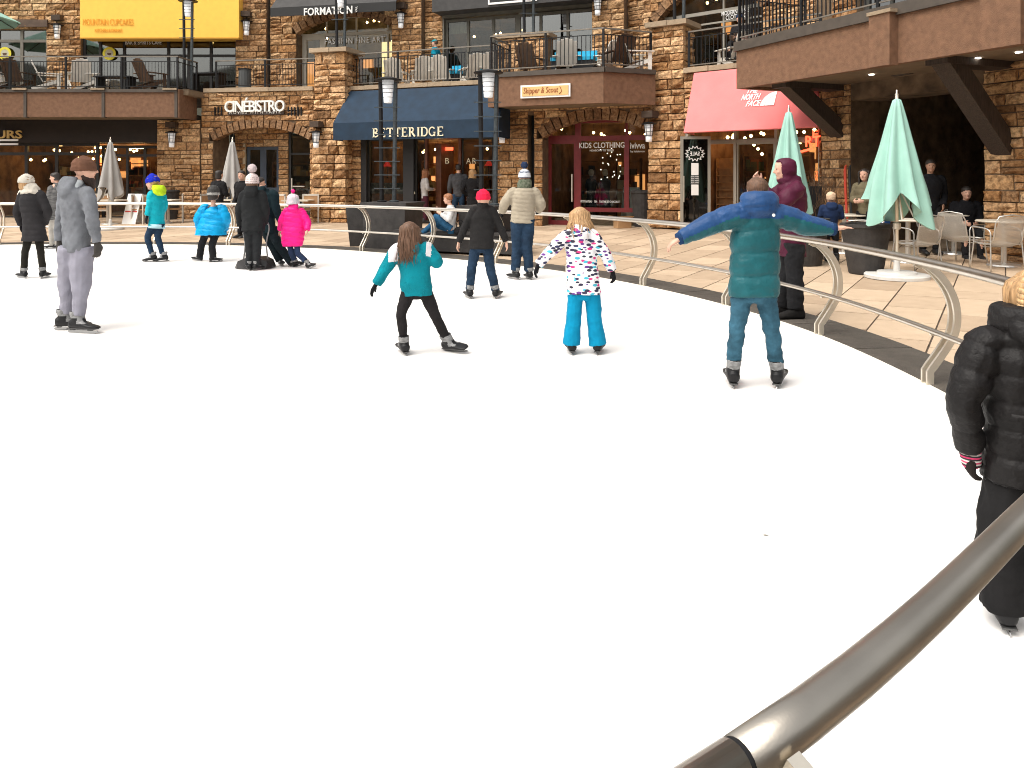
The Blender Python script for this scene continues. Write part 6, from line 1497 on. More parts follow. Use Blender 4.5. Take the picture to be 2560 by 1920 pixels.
# teal fleece girl
Y = 6.82; J = JP(Y, dict(hip=(1042,722), l_hip=(1022,728), r_hip=(1062,728), neck=(1030,607,.02), head=(1024,580,.0), l_sho=(998,622), r_sho=(1066,620), l_elb=(966,668,-.03), l_wri=(941,709,-.05), l_hand=(925,738,-.05), r_elb=(1092,655,.0), r_wri=(1078,640,.22), r_hand=(1066,630,.3),
    l_knee=(1003,783,-.04), l_ankle=(1009,850,.0), r_knee=(1091,795,.03), r_ankle=(1122,858,.10)))
off = Vector((J['hip'].x, Y, 0)); TEAL = cloth('teal fleece', (0.0000,0.2150,0.2700), b=.7, bs=140); WHF = cloth('white fleece', (0.6600,0.6400,0.6600), b=.5, bs=140)
ca = np.array([J['l_sho'], J['r_sho']]); 
def mf_teal(c):
    d = np.zeros(len(c))
    for n_, w_ in (('l_sho', -1), ('r_sho', 1)):
        q = np.array(J9[n_]); xx = (q[0]-c[:, 0])*(-w_); d[(xx > .0) & (xx < (.085 if w_ < 0 else .05)) & (c[:, 2] > q[2]-(.11 if w_ < 0 else .07)+.5*(xx-.0)*0) & (c[:, 2] < q[2]+.09)] = 1
    return d
J9 = J
def pink_socks(t, J, f, r_, u, Fw, Rt, up, k, hc):
    for n_ in 'lr':
        a = J[n_+'_ankle']; d = (J[n_+'_knee']-a).normalized(); MB().tube([a-d*.005, a+d*.022], [.036, .035], n=12).build('sock', mat('pink sock', (.65,.03,.25), .8), t, smooth=True, off=off)
person('girl in teal fleece with white shoulder patches and black leggings, one leg out', J, AWAY, off, 1.24, .185, kid=True, seed=1,
    top=dict(mat=[TEAL, WHF], matf=mf_teal, hem=.035, hem_w=.148, waist_w=.138, chest_w=.145, depth=.72, sleeve=(.092, .085, .068), bulk=1.1, hood=.82, wr=.014, wk=17, name='fleece_jacket'),
    legs=dict(mat=cloth('black leggings', (0.0154,0.0132,0.0138)), r=(.092, .066, .046), wr=.003, pelvis=.135, name='leggings', calf=True), shoes=('skate', R(112), R(-32), None, .95), hair=long_f(HB, .22, seed=3, n=56, spread=1.30), glove=GLV, gaze=N(.12, 1, -.1), extra=pink_socks)

# floral jacket girl
def floral():
    m = bpy.data.materials.new('floral print'); m.use_nodes = True; n = m.node_tree.nodes; l = m.node_tree.links; b = n['Principled BSDF']; b.inputs['Roughness'].default_value = .8
    tc = n.new('ShaderNodeTexCoord'); mp = n.new('ShaderNodeMapping'); mp.inputs['Scale'].default_value = (21, 21, 42); mp.inputs['Rotation'].default_value = (.1, .2, .1); l.new(tc.outputs['Object'], mp.inputs[0])
    nz = n.new('ShaderNodeTexNoise'); nz.inputs['Scale'].default_value = .8; l.new(mp.outputs[0], nz.inputs['Vector']); ad = n.new('ShaderNodeMix'); ad.data_type = 'VECTOR'; ad.inputs[0].default_value = .12; l.new(mp.outputs[0], ad.inputs[4]); l.new(nz.outputs['Color'], ad.inputs[5])
    vo = n.new('ShaderNodeTexVoronoi'); vo.inputs['Scale'].default_value = 1; l.new(ad.outputs[1], vo.inputs['Vector'])
    mk = n.new('ShaderNodeMath'); mk.operation = 'LESS_THAN'; mk.inputs[1].default_value = .47; l.new(vo.outputs['Distance'], mk.inputs[0])
    sp = n.new('ShaderNodeSeparateColor'); l.new(vo.outputs['Color'], sp.inputs[0]); cr = n.new('ShaderNodeValToRGB'); cr.color_ramp.interpolation = 'CONSTANT'; e = cr.color_ramp.elements
    cols = [(.02,.02,.05), (.03,.03,.09), (.62,.03,.20), (.03,.025,.06), (.12,.03,.22), (.05,.42,.55), (.02,.02,.04), (.7,.68,.7)]
    while len(e) < len(cols): e.new(.5)
    for i, c in enumerate(cols): e[i].position = i/len(cols); e[i].color = (*c, 1)
    l.new(sp.outputs[0], cr.inputs[0]); mx = n.new('ShaderNodeMix'); mx.data_type = 'RGBA'; l.new(mk.outputs[0], mx.inputs[0]); mx.inputs[6].default_value = (.78, .76, .78, 1); l.new(cr.outputs[0], mx.inputs[7]); l.new(mx.outputs[2], b.inputs['Base Color']); return m
Y = 6.85; J = JP(Y, dict(hip=(1459,722), l_hip=(1438,728), r_hip=(1481,728), neck=(1449,574,.03), head=(1449,545,.05), l_sho=(1417,586), r_sho=(1481,586), l_elb=(1375,630,-.02), l_wri=(1347,660,-.03), l_hand=(1334,692,-.03), r_elb=(1515,640,.0), r_wri=(1530,674,.02), r_hand=(1537,705,.03),
    l_knee=(1434,800), l_ankle=(1429,862), r_knee=(1486,800), r_ankle=(1495,862)))
off = Vector((J['hip'].x, Y, 0)); BLUP = cloth('bright blue ski trousers', (0.0000,0.2250,0.4000), b=.6, bs=14, var=.12)
person('girl in a white floral print jacket and bright blue ski trousers, seen from behind', J, AWAY, off, 1.34, .195, kid=True, seed=2,
    top=dict(mat=floral(), hem=.02, hem_w=.158, waist_w=.148, chest_w=.138, sleeve=(.080, .070, .058), bulk=1.0, hood=.85, wr=.008, collar=True),
    legs=dict(mat=BLUP, r=(.098, .092, .108), ext=.0, pelvis=.15, wr=.006, wk=22, name='ski_trousers'), shoes=('skate', R(94), R(74), None, .9), hair=long_f(HBL, .11, seed=4, n=52, spread=1.40), glove=GLV, hands=(.7, .6), gaze=N(0, 1, -.25))

# boy with blue and teal puffer, arms out
Y = 5.72; J = JP(Y, dict(hip=(1884,715), l_hip=(1856,726), r_hip=(1914,726), neck=(1890,512,.05), head=(1893,478,.07), l_sho=(1848,534), r_sho=(1942,534), l_elb=(1775,560,-.02), l_wri=(1704,594,-.05), l_hand=(1676,612,-.05), r_elb=(2016,563,.0), r_wri=(2078,572,.0), r_hand=(2098,570,.0),
    l_knee=(1844,810), l_ankle=(1834,905,.05), r_knee=(1926,810), r_ankle=(1941,908,.05)))
off = Vector((J['hip'].x, Y, 0)); PB = cloth('blue down nylon', (.014,.060,.175), b=.6, bs=14, rough=.45, var=.2, sheen=.1); PT = cloth('teal down nylon', (.009,.092,.108), b=.6, bs=14, rough=.45, var=.2, sheen=.1)
J13 = J
def mf_13(c):
    zc_ = J13['l_sho'].z; x0 = J13['neck'].x; d = np.abs(c[:, 0]-x0); tors = d < .165
    yoke = zc_-.035-.0*d; arml = zc_-.0-(d-.165)*.34; arm_y = np.where(c[:, 0] < x0, zc_-.005-(d-.165)*.43, zc_-.005-(d-.165)*.28)
    return np.where(np.where(tors, c[:, 2] > yoke, c[:, 2] > arm_y), 0, 1)
def logo13(t, J, f, r_, u, Fw, Rt, up, k, hc):
    q = P(1934, 538, 5.72-.152); MB().lathe((0, 0, 0), [(.008, 0), (.012, 0), (.012, .003), (.008, .003)], 12).build('logo_patch', WHITE, t, loc=tuple(q-off)).rotation_euler = (R(90), 0, 0)
person('boy in a blue and teal puffer jacket with both arms held out', J, AWAY, off, 1.58, .205, kid=True, seed=3,
    top=dict(mat=[PB, PT], matf=mf_13, hem=.035, hem_w=.188, waist_w=.188, chest_w=.182, depth=.68, sleeve=(.106, .094, .062), bulk=1.12, hood=1.2, hood_z=.03, quilt=(.17, .016), name='puffer_jacket', cuff=cloth('blue cuff', (0.0120,0.0400,0.1100))),
    legs=dict(mat=JEANL, r=(.090, .070, .064), pelvis=.150, wr=.011, wk=26, name='jeans'), shoes=('skate', R(82), R(62), None, 1.05), hair=short_f(HB, low=-.32), hands=(.15, .6), extra=logo13)

# red beanie boy
Y = 9.95; J = JP(Y, dict(hip=(1204,612), l_hip=(1190,616), r_hip=(1218,616), neck=(1207,517), head=(1208,497), l_sho=(1186,524), r_sho=(1229,524), l_elb=(1163,566), l_wri=(1147,604), l_hand=(1143,626), r_elb=(1250,566), r_wri=(1265,602), r_hand=(1268,620), l_knee=(1180,668), l_ankle=(1174,724), r_knee=(1225,668), r_ankle=(1240,727)))
off = Vector((J['hip'].x, Y, 0)); REDK = cloth('coral red knit', (0.8000,0.0150,0.0600), b=.6, bs=14)
person('boy in a red beanie, black fleece and dark jeans, legs apart', J, AWAY, off, 1.43, .228, kid=True, seed=4,
    top=dict(mat=BLKF, hem=.02, hem_w=.168, waist_w=.158, chest_w=.162, sleeve=(.078, .066, .056), collar=True, name='fleece_jacket'), legs=dict(mat=JEAN, r=(.095, .078, .070), pelvis=.15, name='jeans', wr=.007), shoes=('skate', R(108), R(76), None, .98), hat=hat_f(REDK, low=-.05, bump=.005), hands=(.4, .5))

# man in khaki quilted jacket
Y = 11.75; J = JP(Y, dict(hip=(1305,545), l_hip=(1292,551), r_hip=(1320,551), neck=(1311,466), head=(1311,442,.03), l_sho=(1282,480), r_sho=(1337,480), l_elb=(1262,508,.0), l_wri=(1256,527,.22), r_elb=(1353,512), r_wri=(1347,524,.3), l_knee=(1292,616), l_ankle=(1289,676), r_knee=(1318,616), r_ankle=(1323,678)))
off = Vector((J['hip'].x, Y, 0)); KH = cloth('khaki quilt', (0.3600,0.3100,0.2350), b=.6, bs=14, var=.15); WN = cloth('white knit', (0.6600,0.6800,0.7200), b=.5, bs=80); NV = cloth('navy knit', (0.0200,0.0350,0.0800), b=.5, bs=80); CAMO = mat('camo neck gaiter', (.035,.055,.028), .9, col2=(.16,.17,.12), vscale=30)
def gaiter(t, J, f, r_, u, Fw, Rt, up, k, hc):
    m = MB(); m.loft([m.ering(J['neck']+up*z*k, Rt*a*k, Fw*a*k, 18) for z, a in ((-.05, .10), (-.01, .115), (.05, .108), (.10, .098), (.11, .08))]); me = remesh(m, .012, 1); finish(me, 'neck_gaiter', CAMO, t, off, disp=lambda co, nr: sines(co, 60, 2, .006))
    for x in np.linspace(-.15, .15, 6): pass
def quilt_grid(co, nr): return None
person('man in a white and navy bobble hat and khaki quilted jacket holding the railing', J, AWAY, off, 1.78, .225, seed=5,
    top=dict(mat=KH, hem=.025, hem_w=.185, waist_w=.185, chest_w=.19, depth=.75, sleeve=(.085, .078, .062), quilt=(.062, .011), bulk=1.15, name='quilted_jacket'), legs=dict(mat=JEAN, r=(.105, .082, .072), pelvis=.165, name='jeans', wr=.008), shoes=('skate', R(125), R(105), None, 1.05),
    hat=hat_f([WN, NV], low=-.06, pom=.42, pommat=NV, matf=lambda c, z=J['head'].z: ((np.abs(c[:, 2]-z-.075) < .008) | (np.abs(c[:, 2]-z+.01) < .006)).astype(int)), glove=GLV, extra=gaiter)

# bearded man at left
Y = 7.85; J = JP(Y, dict(hip=(193,612), l_hip=(178,622), r_hip=(206,622,-.02), neck=(190,461), head=(211,423,.0), l_sho=(165,482,.10), r_sho=(219,482,-.10), l_elb=(152,545,.12), l_wri=(150,600,.10), l_hand=(152,625,.1), r_elb=(231,548,-.14), r_wri=(243,603,-.10), r_hand=(245,636,-.08), l_knee=(169,702,.06), l_ankle=(166,785,.06), r_knee=(203,702,-.04), r_ankle=(197,790,-.08)))
off = Vector((J['hip'].x, Y, 0)); F = N(.75, .65, 0); GH = cloth('grey hoodie', (0.1850,0.1950,0.2150), b=.6, bs=120, var=.3); SW = cloth('lilac grey joggers', (0.2700,0.2650,0.3150), b=.4, bs=120, var=.15); BRK = cloth('brown knit', (0.1350,0.0650,0.0400), b=.8, bs=14)
BEARD = mat('dark beard', (.03,.015,.01), .8, var=.4, vscale=60)
def beard(t, J, f, r_, u, Fw, Rt, up, k, hc):
    s = .23; m = MB(); m.loft([m.ering(hc+u*s*(z-.07)+f*s*o*.9, r_*s*a*.92, f*s*b*.95, 14) for z, o, a, b in ((-.98, .38, .05, .06), (-.80, .34, .17, .14), (-.6, .30, .25, .2), (-.42, .2, .31, .30), (-.33, .14, .33, .30), (-.2, -.06, .34, .14))]); 
    me = remesh(m, .012, 1); finish(me, 'beard', BEARD, t, off, disp=lambda co, nr: sines(co, 120, 3, .006))
    m = MB(); m.loft([m.ering(J['neck']+up*z-Fw*o, Rt*a, Fw*b_, 16) for z, o, a, b_ in ((-.05, .05, .12, .06), (.02, .03, .115, .10), (.05, .02, .095, .085))]); me = remesh(m, .012, 1); finish(me, 'hood_lining', cloth('white lining', (0.6000,0.6400,0.6600)), t, off)
person('bearded man in brown beanie, grey hoodie and lilac grey joggers on the ice', J, F, off, 1.79, .235, seed=6, gaze=N(.9, .42, -.02),
    top=dict(mat=GH, hem=.02, hem_w=.155, waist_w=.165, chest_w=.165, depth=.78, sleeve=(.072, .062, .050), bulk=1.0, hood=.8, wr=.012, name='hoodie'), legs=dict(mat=SW, r=(.118, .096, .060), pelvis=.17, wr=.011, wk=19, name='joggers'),
    shoes=('skate', R(8), R(-12), None, 1.2), hat=hat_f(BRK, low=-.08, tall=.02, bump=.006), glove=cloth('dark grey glove', (0.0600,0.0550,0.0500), b=.6), hands=(.4, .5), extra=beard)

# woman in cream hat and dark coat
Y = 11.9; J = JP(Y, dict(hip=(84,570), l_hip=(76,574), r_hip=(94,574), neck=(76,476), head=(67,456), l_sho=(57,485), r_sho=(101,485), l_elb=(43,530), l_wri=(52,560,.12), r_elb=(120,530), r_wri=(112,558,.12), l_knee=(63,630), l_ankle=(59,680), r_knee=(101,626), r_ankle=(107,672)))
off = Vector((J['hip'].x, Y, 0)); CRM = cloth('cream knit', (0.6200,0.5700,0.4900), b=.8, bs=50); DC = cloth('charcoal coat', (0.0248,0.0231,0.0248), b=.4, bs=14)
def scarf(t, J, f, r_, u, Fw, Rt, up, k, hc):
    m = MB(); m.loft([m.ering(J['neck']+up*z*k, Rt*a*k, Fw*b_*k, 16) for z, a, b_ in ((-.07, .16, .10), (-.03, .175, .13), (.03, .14, .12), (.09, .11, .10), (.12, .09, .08))]); m.tube([J['neck']-Rt*.12, J['neck']-Rt*.17-up*.12, J['neck']-Rt*.16-up*.25], [.05, .05, .04], n=8, sub=3); me = remesh(m, .014, 1); finish(me, 'scarf', CRM, t, off, disp=lambda co, nr: sines(co, 40, 2, .012))
person('woman in a cream knitted hat and scarf with a long charcoal coat at the left', J, AWAY, off, 1.66, .235, seed=7, gaze=N(.5, 1, 0), top=dict(mat=DC, hem=.11, hem_w=.20, waist_w=.155, chest_w=.175, depth=.8, sleeve=(.075, .068, .055), bulk=1.1, quilt=(.09, .008), name='coat'),
    legs=dict(mat=cloth('black tights', (0.0165,0.0143,0.0110)), r=(.075, .058, .05), pelvis=.13, name='leggings'), shoes=('skate', R(150), R(95), None, .92), hat=hat_f(CRM, low=-.02, bump=.007), hair=short_f(HBL, low=-.5), glove=GLV, extra=scarf)
# person in plaid behind her
Y = 16.7; J = JP(Y, dict(hip=(138,540), l_hip=(133,543), r_hip=(142,543), neck=(142,460), head=(138,444), l_sho=(128,470,-.08), r_sho=(154,470,.08), l_elb=(122,497,-.1), l_wri=(118,515,-.14), r_elb=(158,500,.1), r_wri=(150,520,.1), l_knee=(130,578), l_ankle=(131,614), r_knee=(143,578), r_ankle=(145,612)))
off = Vector((J['hip'].x, Y, 0)); PLD = mat('plaid', (.045,.045,.048), .9, col2=(.16,.155,.15), vscale=9, stretch=(1,1,6))
person('person in a dark plaid jacket behind the woman in the charcoal coat', J, N(-1, .1, 0), off, 1.7, .22, seed=8, top=dict(mat=PLD, hem=.03, sleeve=(.075, .065, .05)), legs=dict(mat=cloth('light grey trousers', (0.3300,0.3100,0.2800)), name='trousers'), shoes=('skate', R(185), R(170), None, .95), hair=short_f(HD, low=-.3), glove=GLV, gaze=N(-1, -.15, -.05))
# boy in blue hat
Y = 14.2; J = JP(Y, dict(hip=(392,558), l_hip=(383,561), r_hip=(401,561), neck=(391,476), head=(381,456), l_sho=(378,484,-.08), r_sho=(405,486,.08), l_elb=(374,512,-.12), l_wri=(368,538,-.14), r_elb=(412,514,.1), r_wri=(404,538,.1), l_knee=(369,594,-.03), l_ankle=(379,634), r_knee=(394,592), r_ankle=(406,634)))
off = Vector((J['hip'].x, Y, 0)); AQ = cloth('aqua jacket', (.0,.36,.44), b=.6, bs=14, rough=.6); LIME = cloth('lime lining', (0.4800,0.6800,0.0200)); RB = cloth('royal blue fleece', (0.0100,0.0250,0.4200), b=.6)
def limehood(t, J, f, r_, u, Fw, Rt, up, k, hc):
    m = MB(); c0 = J['neck']-Fw*.05; m.loft([m.ering(c0+up*z-Fw*o, Rt*a, Fw*b_, 16) for z, o, a, b_ in ((-.10, .08, .05, .04), (-.06, .08, .11, .08), (.02, .05, .13, .12), (.08, .03, .11, .11), (.10, .02, .09, .09))]); me = remesh(m, .012, 1); finish(me, 'hood', LIME, t, off, disp=wrinkle(3, .006))
    b0 = (J['l_hip']+J['r_hip'])/2; m = MB(); m.loft([m.ering(b0+up*z, Rt*.150, Fw*.125, 18) for z in (-.075, .0)]); m.build('shirt_hem', cloth('pale blue shirt', (0.4500,0.6600,0.7200)), t, smooth=True, off=off)
person('boy in a royal blue hat and aqua jacket with a lime hood', J, N(-.85, .5, 0), off, 1.63, .26, kid=True, seed=9, gaze=N(-1, .25, -.15), top=dict(mat=AQ, hem=.022, hem_w=.16, waist_w=.14, chest_w=.165, sleeve=(.078, .066, .052), quilt=(.11, .008)), legs=dict(mat=JEAN, r=(.085, .065, .052), name='jeans'),
    shoes=('skate', R(190), R(196), None, .95), hat=hat_f(RB, low=0, tall=.06, bump=.008), glove=GLV, extra=limehood, hair=short_f(HBL, low=-.2))
# child in blue puffer
Y = 14.2; J = JP(Y, dict(hip=(527,578), l_hip=(515,582), r_hip=(540,582), neck=(533,520), head=(534,482), l_sho=(511,520), r_sho=(555,520), l_elb=(495,546), l_wri=(500,572,.1), r_elb=(566,546), r_wri=(562,572,.1), l_knee=(504,612,.05), l_ankle=(499,642,.1), r_knee=(530,614,-.04), r_ankle=(533,645,-.06)))
off = Vector((J['hip'].x, Y, 0)); SKY = cloth('sky blue down nylon', (0.0000,0.3100,0.6200), b=.6, rough=.45); GRK = cloth('grey knit', (0.3600,0.3500,0.3300), b=.7, bs=14)
person('child in a bulky sky blue puffer jacket and grey and black patterned beanie', J, N(.1, 1, 0), off, 1.47, .26, kid=True, seed=10, top=dict(mat=SKY, hem=.025, hem_w=.30, waist_w=.265, chest_w=.20, depth=.75, sleeve=(.11, .10, .085), quilt=(.10, .018), bulk=1.15, name='puffer_jacket'), legs=dict(mat=BLKP, r=(.09, .08, .075), name='trousers'),
    shoes=('skate', R(160), R(30), None, .85), hat=hat_f([cloth('dark grey knit', (.06,.058,.056)), GRK], low=-.16, tall=.0, bump=.006), hair=short_f(HD, low=-.5))
# adult in black coat with bobble hat
Y = 12.9; J = JP(Y, dict(hip=(633,566), l_hip=(622,570), r_hip=(644,570), neck=(631,474), head=(631,454), l_sho=(609,486), r_sho=(654,485), l_elb=(598,526), l_wri=(601,560,.12), r_elb=(664,526), r_wri=(661,558,.12), l_knee=(624,618), l_ankle=(622,664), r_knee=(643,618), r_ankle=(642,664)))
off = Vector((J['hip'].x, Y, 0)); PNK = cloth('white pink knit', (0.7200,0.6000,0.5800), b=.7, bs=50); BC = cloth('black wool coat', (0.0143,0.0154,0.0165), b=.5, bs=90)
person('adult in a black coat and white patterned bobble hat, feet together', J, AWAY, off, 1.68, .262, seed=11, top=dict(mat=BC, hem=.03, hem_w=.20, waist_w=.19, chest_w=.185, depth=.75, sleeve=(.085, .075, .062), bulk=1.1, hood=.9), legs=dict(mat=cloth('charcoal trousers', (0.0165,0.0182,0.0198)), r=(.10, .074, .062), pelvis=.16, name='trousers'),
    shoes=('skate', R(120), R(70), None, .9), hat=hat_f([PNK, cloth('taupe knit', (0.1700,0.1200,0.1100))], low=-.12, pom=.5, pommat=cloth('pompom wool', (0.5000,0.4200,0.4200)), matf=lambda c, z=J['head'].z: ((np.sin((c[:, 2]-z)*190) > .72) & (np.sin(c[:, 0]*240) > -.3) & (c[:, 2] < z+.09)).astype(int)), hair=short_f(HB, low=-.5), glove=GLV)
# adult leaning behind
Y = 13.5; J = JP(Y, dict(hip=(672,568), l_hip=(664,573), r_hip=(680,572), neck=(659,476), head=(648,458,.1), l_sho=(650,486,.12), r_sho=(684,484,-.08), l_elb=(668,515,.12), l_wri=(694,540,.12), r_elb=(690,518,-.1), r_wri=(700,552,-.1), l_knee=(680,612,.05), l_ankle=(700,652,.05), r_knee=(696,612,-.05), r_ankle=(727,655,-.08)))
off = Vector((J['hip'].x, Y, 0)); DT = cloth('dark teal coat', (0.0066,0.0193,0.0248), b=.4)
person('adult in a dark teal coat striding right behind the black coated adult', J, N(.8, .5, 0), off, 1.72, .22, seed=12, top=dict(mat=DT, hem=.04, sleeve=(.085, .075, .06), bulk=1.1, hood=.9), legs=dict(mat=cloth('dark track trousers', (0.0083,0.0165,0.0209)), r=(.1, .08, .075), name='trousers'), shoes=('skate', R(-60), R(-30), None, .95), hair=short_f(HD, low=-.35), glove=GLV)
# pink child
Y = 13.2; J = JP(Y, dict(hip=(730,592), l_hip=(722,596), r_hip=(742,596), neck=(735,518), head=(733,503), l_sho=(716,528), r_sho=(754,528), l_elb=(704,552), l_wri=(700,575,.05), r_elb=(770,556), r_wri=(768,575,-.08), l_knee=(728,630), l_ankle=(735,648,.1), r_knee=(744,632,-.04), r_ankle=(763,652,-.05)))
off = Vector((J['hip'].x, Y, 0)); PK = cloth('hot pink down nylon', (0.8500,0.0100,0.2200), b=.6, rough=.5); PAT = mat('pastel patterned knit', (.45,.50,.52), .9, col2=(.72,.55,.60), vscale=18)
person('small child in a long hot pink puffer coat and pastel patterned hat', J, N(.2, 1, 0), off, 1.25, .25, kid=True, seed=13, top=dict(mat=PK, hem=.11, hem_w=.17, waist_w=.205, chest_w=.165, depth=.75, sleeve=(.095, .085, .07), quilt=(.085, .014), bulk=1.3, hood=.95, name='puffer_coat'), legs=dict(mat=NV, r=(.08, .075, .07), name='trousers'),
    shoes=('skate', R(40), R(-25), None, .75), hat=hat_f(PAT, low=-.2, tall=-.03, bump=.006, pom=.25, pommat=PK))
# maroon hooded person on the kerb
Y = 8.45; J = JP(Y, dict(hip=(1975,600), l_hip=(1985,612,-.07), r_hip=(1980,612,.09), neck=(1978,448), head=(1961,423), l_sho=(1990,472,-.17), r_sho=(1962,472,.17), l_elb=(1950,512,-.26), l_wri=(1915,478,-.24), l_hand=(1893,452,-.24), r_elb=(1925,500,.16), r_wri=(1903,462,.08), r_hand=(1890,442,.08), l_knee=(1987,700,-.08), l_ankle=(1988,768,-.06), r_knee=(1962,700,.12), r_ankle=(1958,758,.22)))
off = Vector((J['hip'].x, Y, g(J['hip'].x, Y)+.006)); MAR = cloth('maroon rain cloth', (0.0750,0.0080,0.0280), b=.6, rough=.55, var=.2)
def phone(t, J, f, r_, u, Fw, Rt, up, k, hc):
    pass
pm = person('person in a maroon hooded jacket and black trousers standing by the railing, hands raised', J, N(-1, .12, 0), off, 1.8, .235, seed=14, gaze=N(-1, .1, -.08), top=dict(mat=MAR, hem=.07, hem_w=.175, waist_w=.165, chest_w=.19, depth=.9, sleeve=(.095, .078, .058), bulk=1.15, hood_up=True, wr=.012, wk=18, name='hooded_jacket'), legs=dict(mat=BLKP, r=(.112, .09, .082), name='trousers', wr=.012, wk=18, ext=.02),
    shoes=('shoe', R(186), R(176), cloth('black boot leather', (0.0110,0.0099,0.0094)), 1.2), hands=(.8, .8))

# girl in black parka at the right edge
Y = 2.66; J = JP(Y, dict(hip=(2579,1150), l_hip=(2526,1170), r_hip=(2629,1170), neck=(2574,806), head=(2592,742,.02), l_sho=(2460,862,.0), r_sho=(2694,862), l_elb=(2410,1000,-.02), l_wri=(2424,1118,.02), l_hand=(2425,1185,.03), r_elb=(2744,1000), r_wri=(2734,1118,.02), l_knee=(2500,1330,.02), l_ankle=(2508,1500,.04), r_knee=(2624,1330), r_ankle=(2634,1500,.04)))
off = Vector((J['hip'].x, Y, 0)); PARK = cloth('black parka shell', (0.0099,0.0088,0.0088), b=.35, bs=40, rough=.55, var=.3); STRP = None
def stripe():
    m = bpy.data.materials.new('striped knit cuff'); m.use_nodes = True; n = m.node_tree.nodes; l = m.node_tree.links; b = n['Principled BSDF']; b.inputs['Roughness'].default_value = .9
    tc = n.new('ShaderNodeTexCoord'); sp = n.new('ShaderNodeSeparateXYZ'); l.new(tc.outputs['Object'], sp.inputs[0]); ml = n.new('ShaderNodeMath'); ml.operation = 'MULTIPLY'; ml.inputs[1].default_value = 26; l.new(sp.outputs['Z'], ml.inputs[0]); fr = n.new('ShaderNodeMath'); fr.operation = 'FRACT'; l.new(ml.outputs[0], fr.inputs[0])
    cr = n.new('ShaderNodeValToRGB'); cr.color_ramp.interpolation = 'CONSTANT'; e = cr.color_ramp.elements; cols = [(.03,.02,.025), (.75,.70,.66), (.70,.05,.16), (.75,.70,.66), (.03,.02,.025), (.70,.05,.16)]
    while len(e) < len(cols): e.new(.5)
    for i, c in enumerate(cols): e[i].position = i/len(cols); e[i].color = (*c, 1)
    l.new(fr.outputs[0], cr.inputs[0]); l.new(cr.outputs[0], b.inputs['Base Color']); return m
BRD = mat('blond plait', (.55,.34,.16), .55, var=.5, vscale=60, stretch=(2,2,.5))
def girl15(t, J, f, r_, u, Fw, Rt, up, k, hc):
    s = .20; m = MB()
    # french plait: crossing strands down the back-left of the head
    Nn = 11; pts = []; dv = (-f*.70-r_*.71).normalized(); tg = dv.cross(u).normalized()
    for i in range(Nn+1):
        z = .44-i/Nn*1.0; rad = (.50*math.sqrt(max(0, 1-((z+.0)/.60)**2)) if z > 0 else .50) if z > -.2 else .50+.2*(z+.2); pts.append(hc+u*s*z+dv*s*rad)
    for i in range(Nn):
        c0, c1 = pts[i], pts[i+1]; ww = s*(.085+.04*math.sin(i/Nn*3.1))
        for sg in (-1, 1): m.tube([c0+tg*sg*ww, (c0+c1)/2+tg*sg*ww*.35+dv*s*.06, c1-tg*sg*ww*.25+dv*s*.03], [s*.04, s*.07, s*.035], n=8, sub=3)
    m.build('plait', BRD, t, smooth=True, off=off)
    MB().tube([pts[-1], pts[-1]-u*s*.2+dv*s*.02], [s*.05, s*.02], n=8).build('plait_end', BRD, t, smooth=True, off=off)
    e = hc-r_*s*.43-u*s*.05; 
    MB().ball(e-r_*s*.0+f*s*.14-u*s*.02, s*.045, s*.12, s*.20, 10, 8, ax=(r_, f, u)).build('red_ear', mat('reddish ear', (.35,.02,.02), .35), t, smooth=True, off=off)  # red oval for the girl's reddish ear, set just outside the hair
    # parka collar roll and lying hood
    m = MB(); m.loft([m.ering(J['neck']+up*z-Fw*o, Rt*a, Fw*b_, 22) for z, o, a, b_ in ((-.06, .0, .125, .10), (-.01, .0, .135, .115), (.03, .0, .13, .115), (.06, .0, .118, .10), (.065, 0, .09, .08))]); me = remesh(m, .009, 2); finish(me, 'collar', PARK, t, off, disp=wrinkle(5, .004, 50))
    d = (J['l_wri']-J['l_elb']).normalized(); w0 = J['l_wri']; MB().tube([w0+d*.0, w0+d*.03, w0+d*.068], [.036, .034, .031], n=16).build('cuff', stripe(), t, smooth=True, off=off)
    # belt seam
    c0 = J['hip']+(J['neck']-J['hip'])*.36; MB().loft([MB().ering(c0+up*z, Rt*.158, Fw*.122, 26) for z in (-.012, .012)]).build('belt', PARK, t, smooth=True, off=off)
person('girl with a blond plait in a black quilted parka at the right edge', J, AWAY, off, 1.27, .20, kid=True, seed=15, vox=.009,
    top=dict(mat=PARK, hem=.035, hem_w=.172, waist_w=.150, chest_w=.165, depth=.78, sleeve=(.098, .080, .062), bulk=1.25, hood=1.18, quilt=(.095, .016), vox=.010, name='parka'),
    legs=dict(mat=cloth('black snow trousers', (0.0110,0.0105,0.0110), b=.4), r=(.112, .106, .104), pelvis=.16, wr=.012, wk=24, name='snow_trousers', ext=.03, vox=.011), shoes=('skate', R(72), R(58), None, .80), hair=long_f(HBL, .0, seed=12, n=60), glove=cloth('dark brown glove', (0.0165,0.0121,0.0110), b=.5), hands=(.5, .5), extra=girl15, gaze=N(.1, 1, -.05))

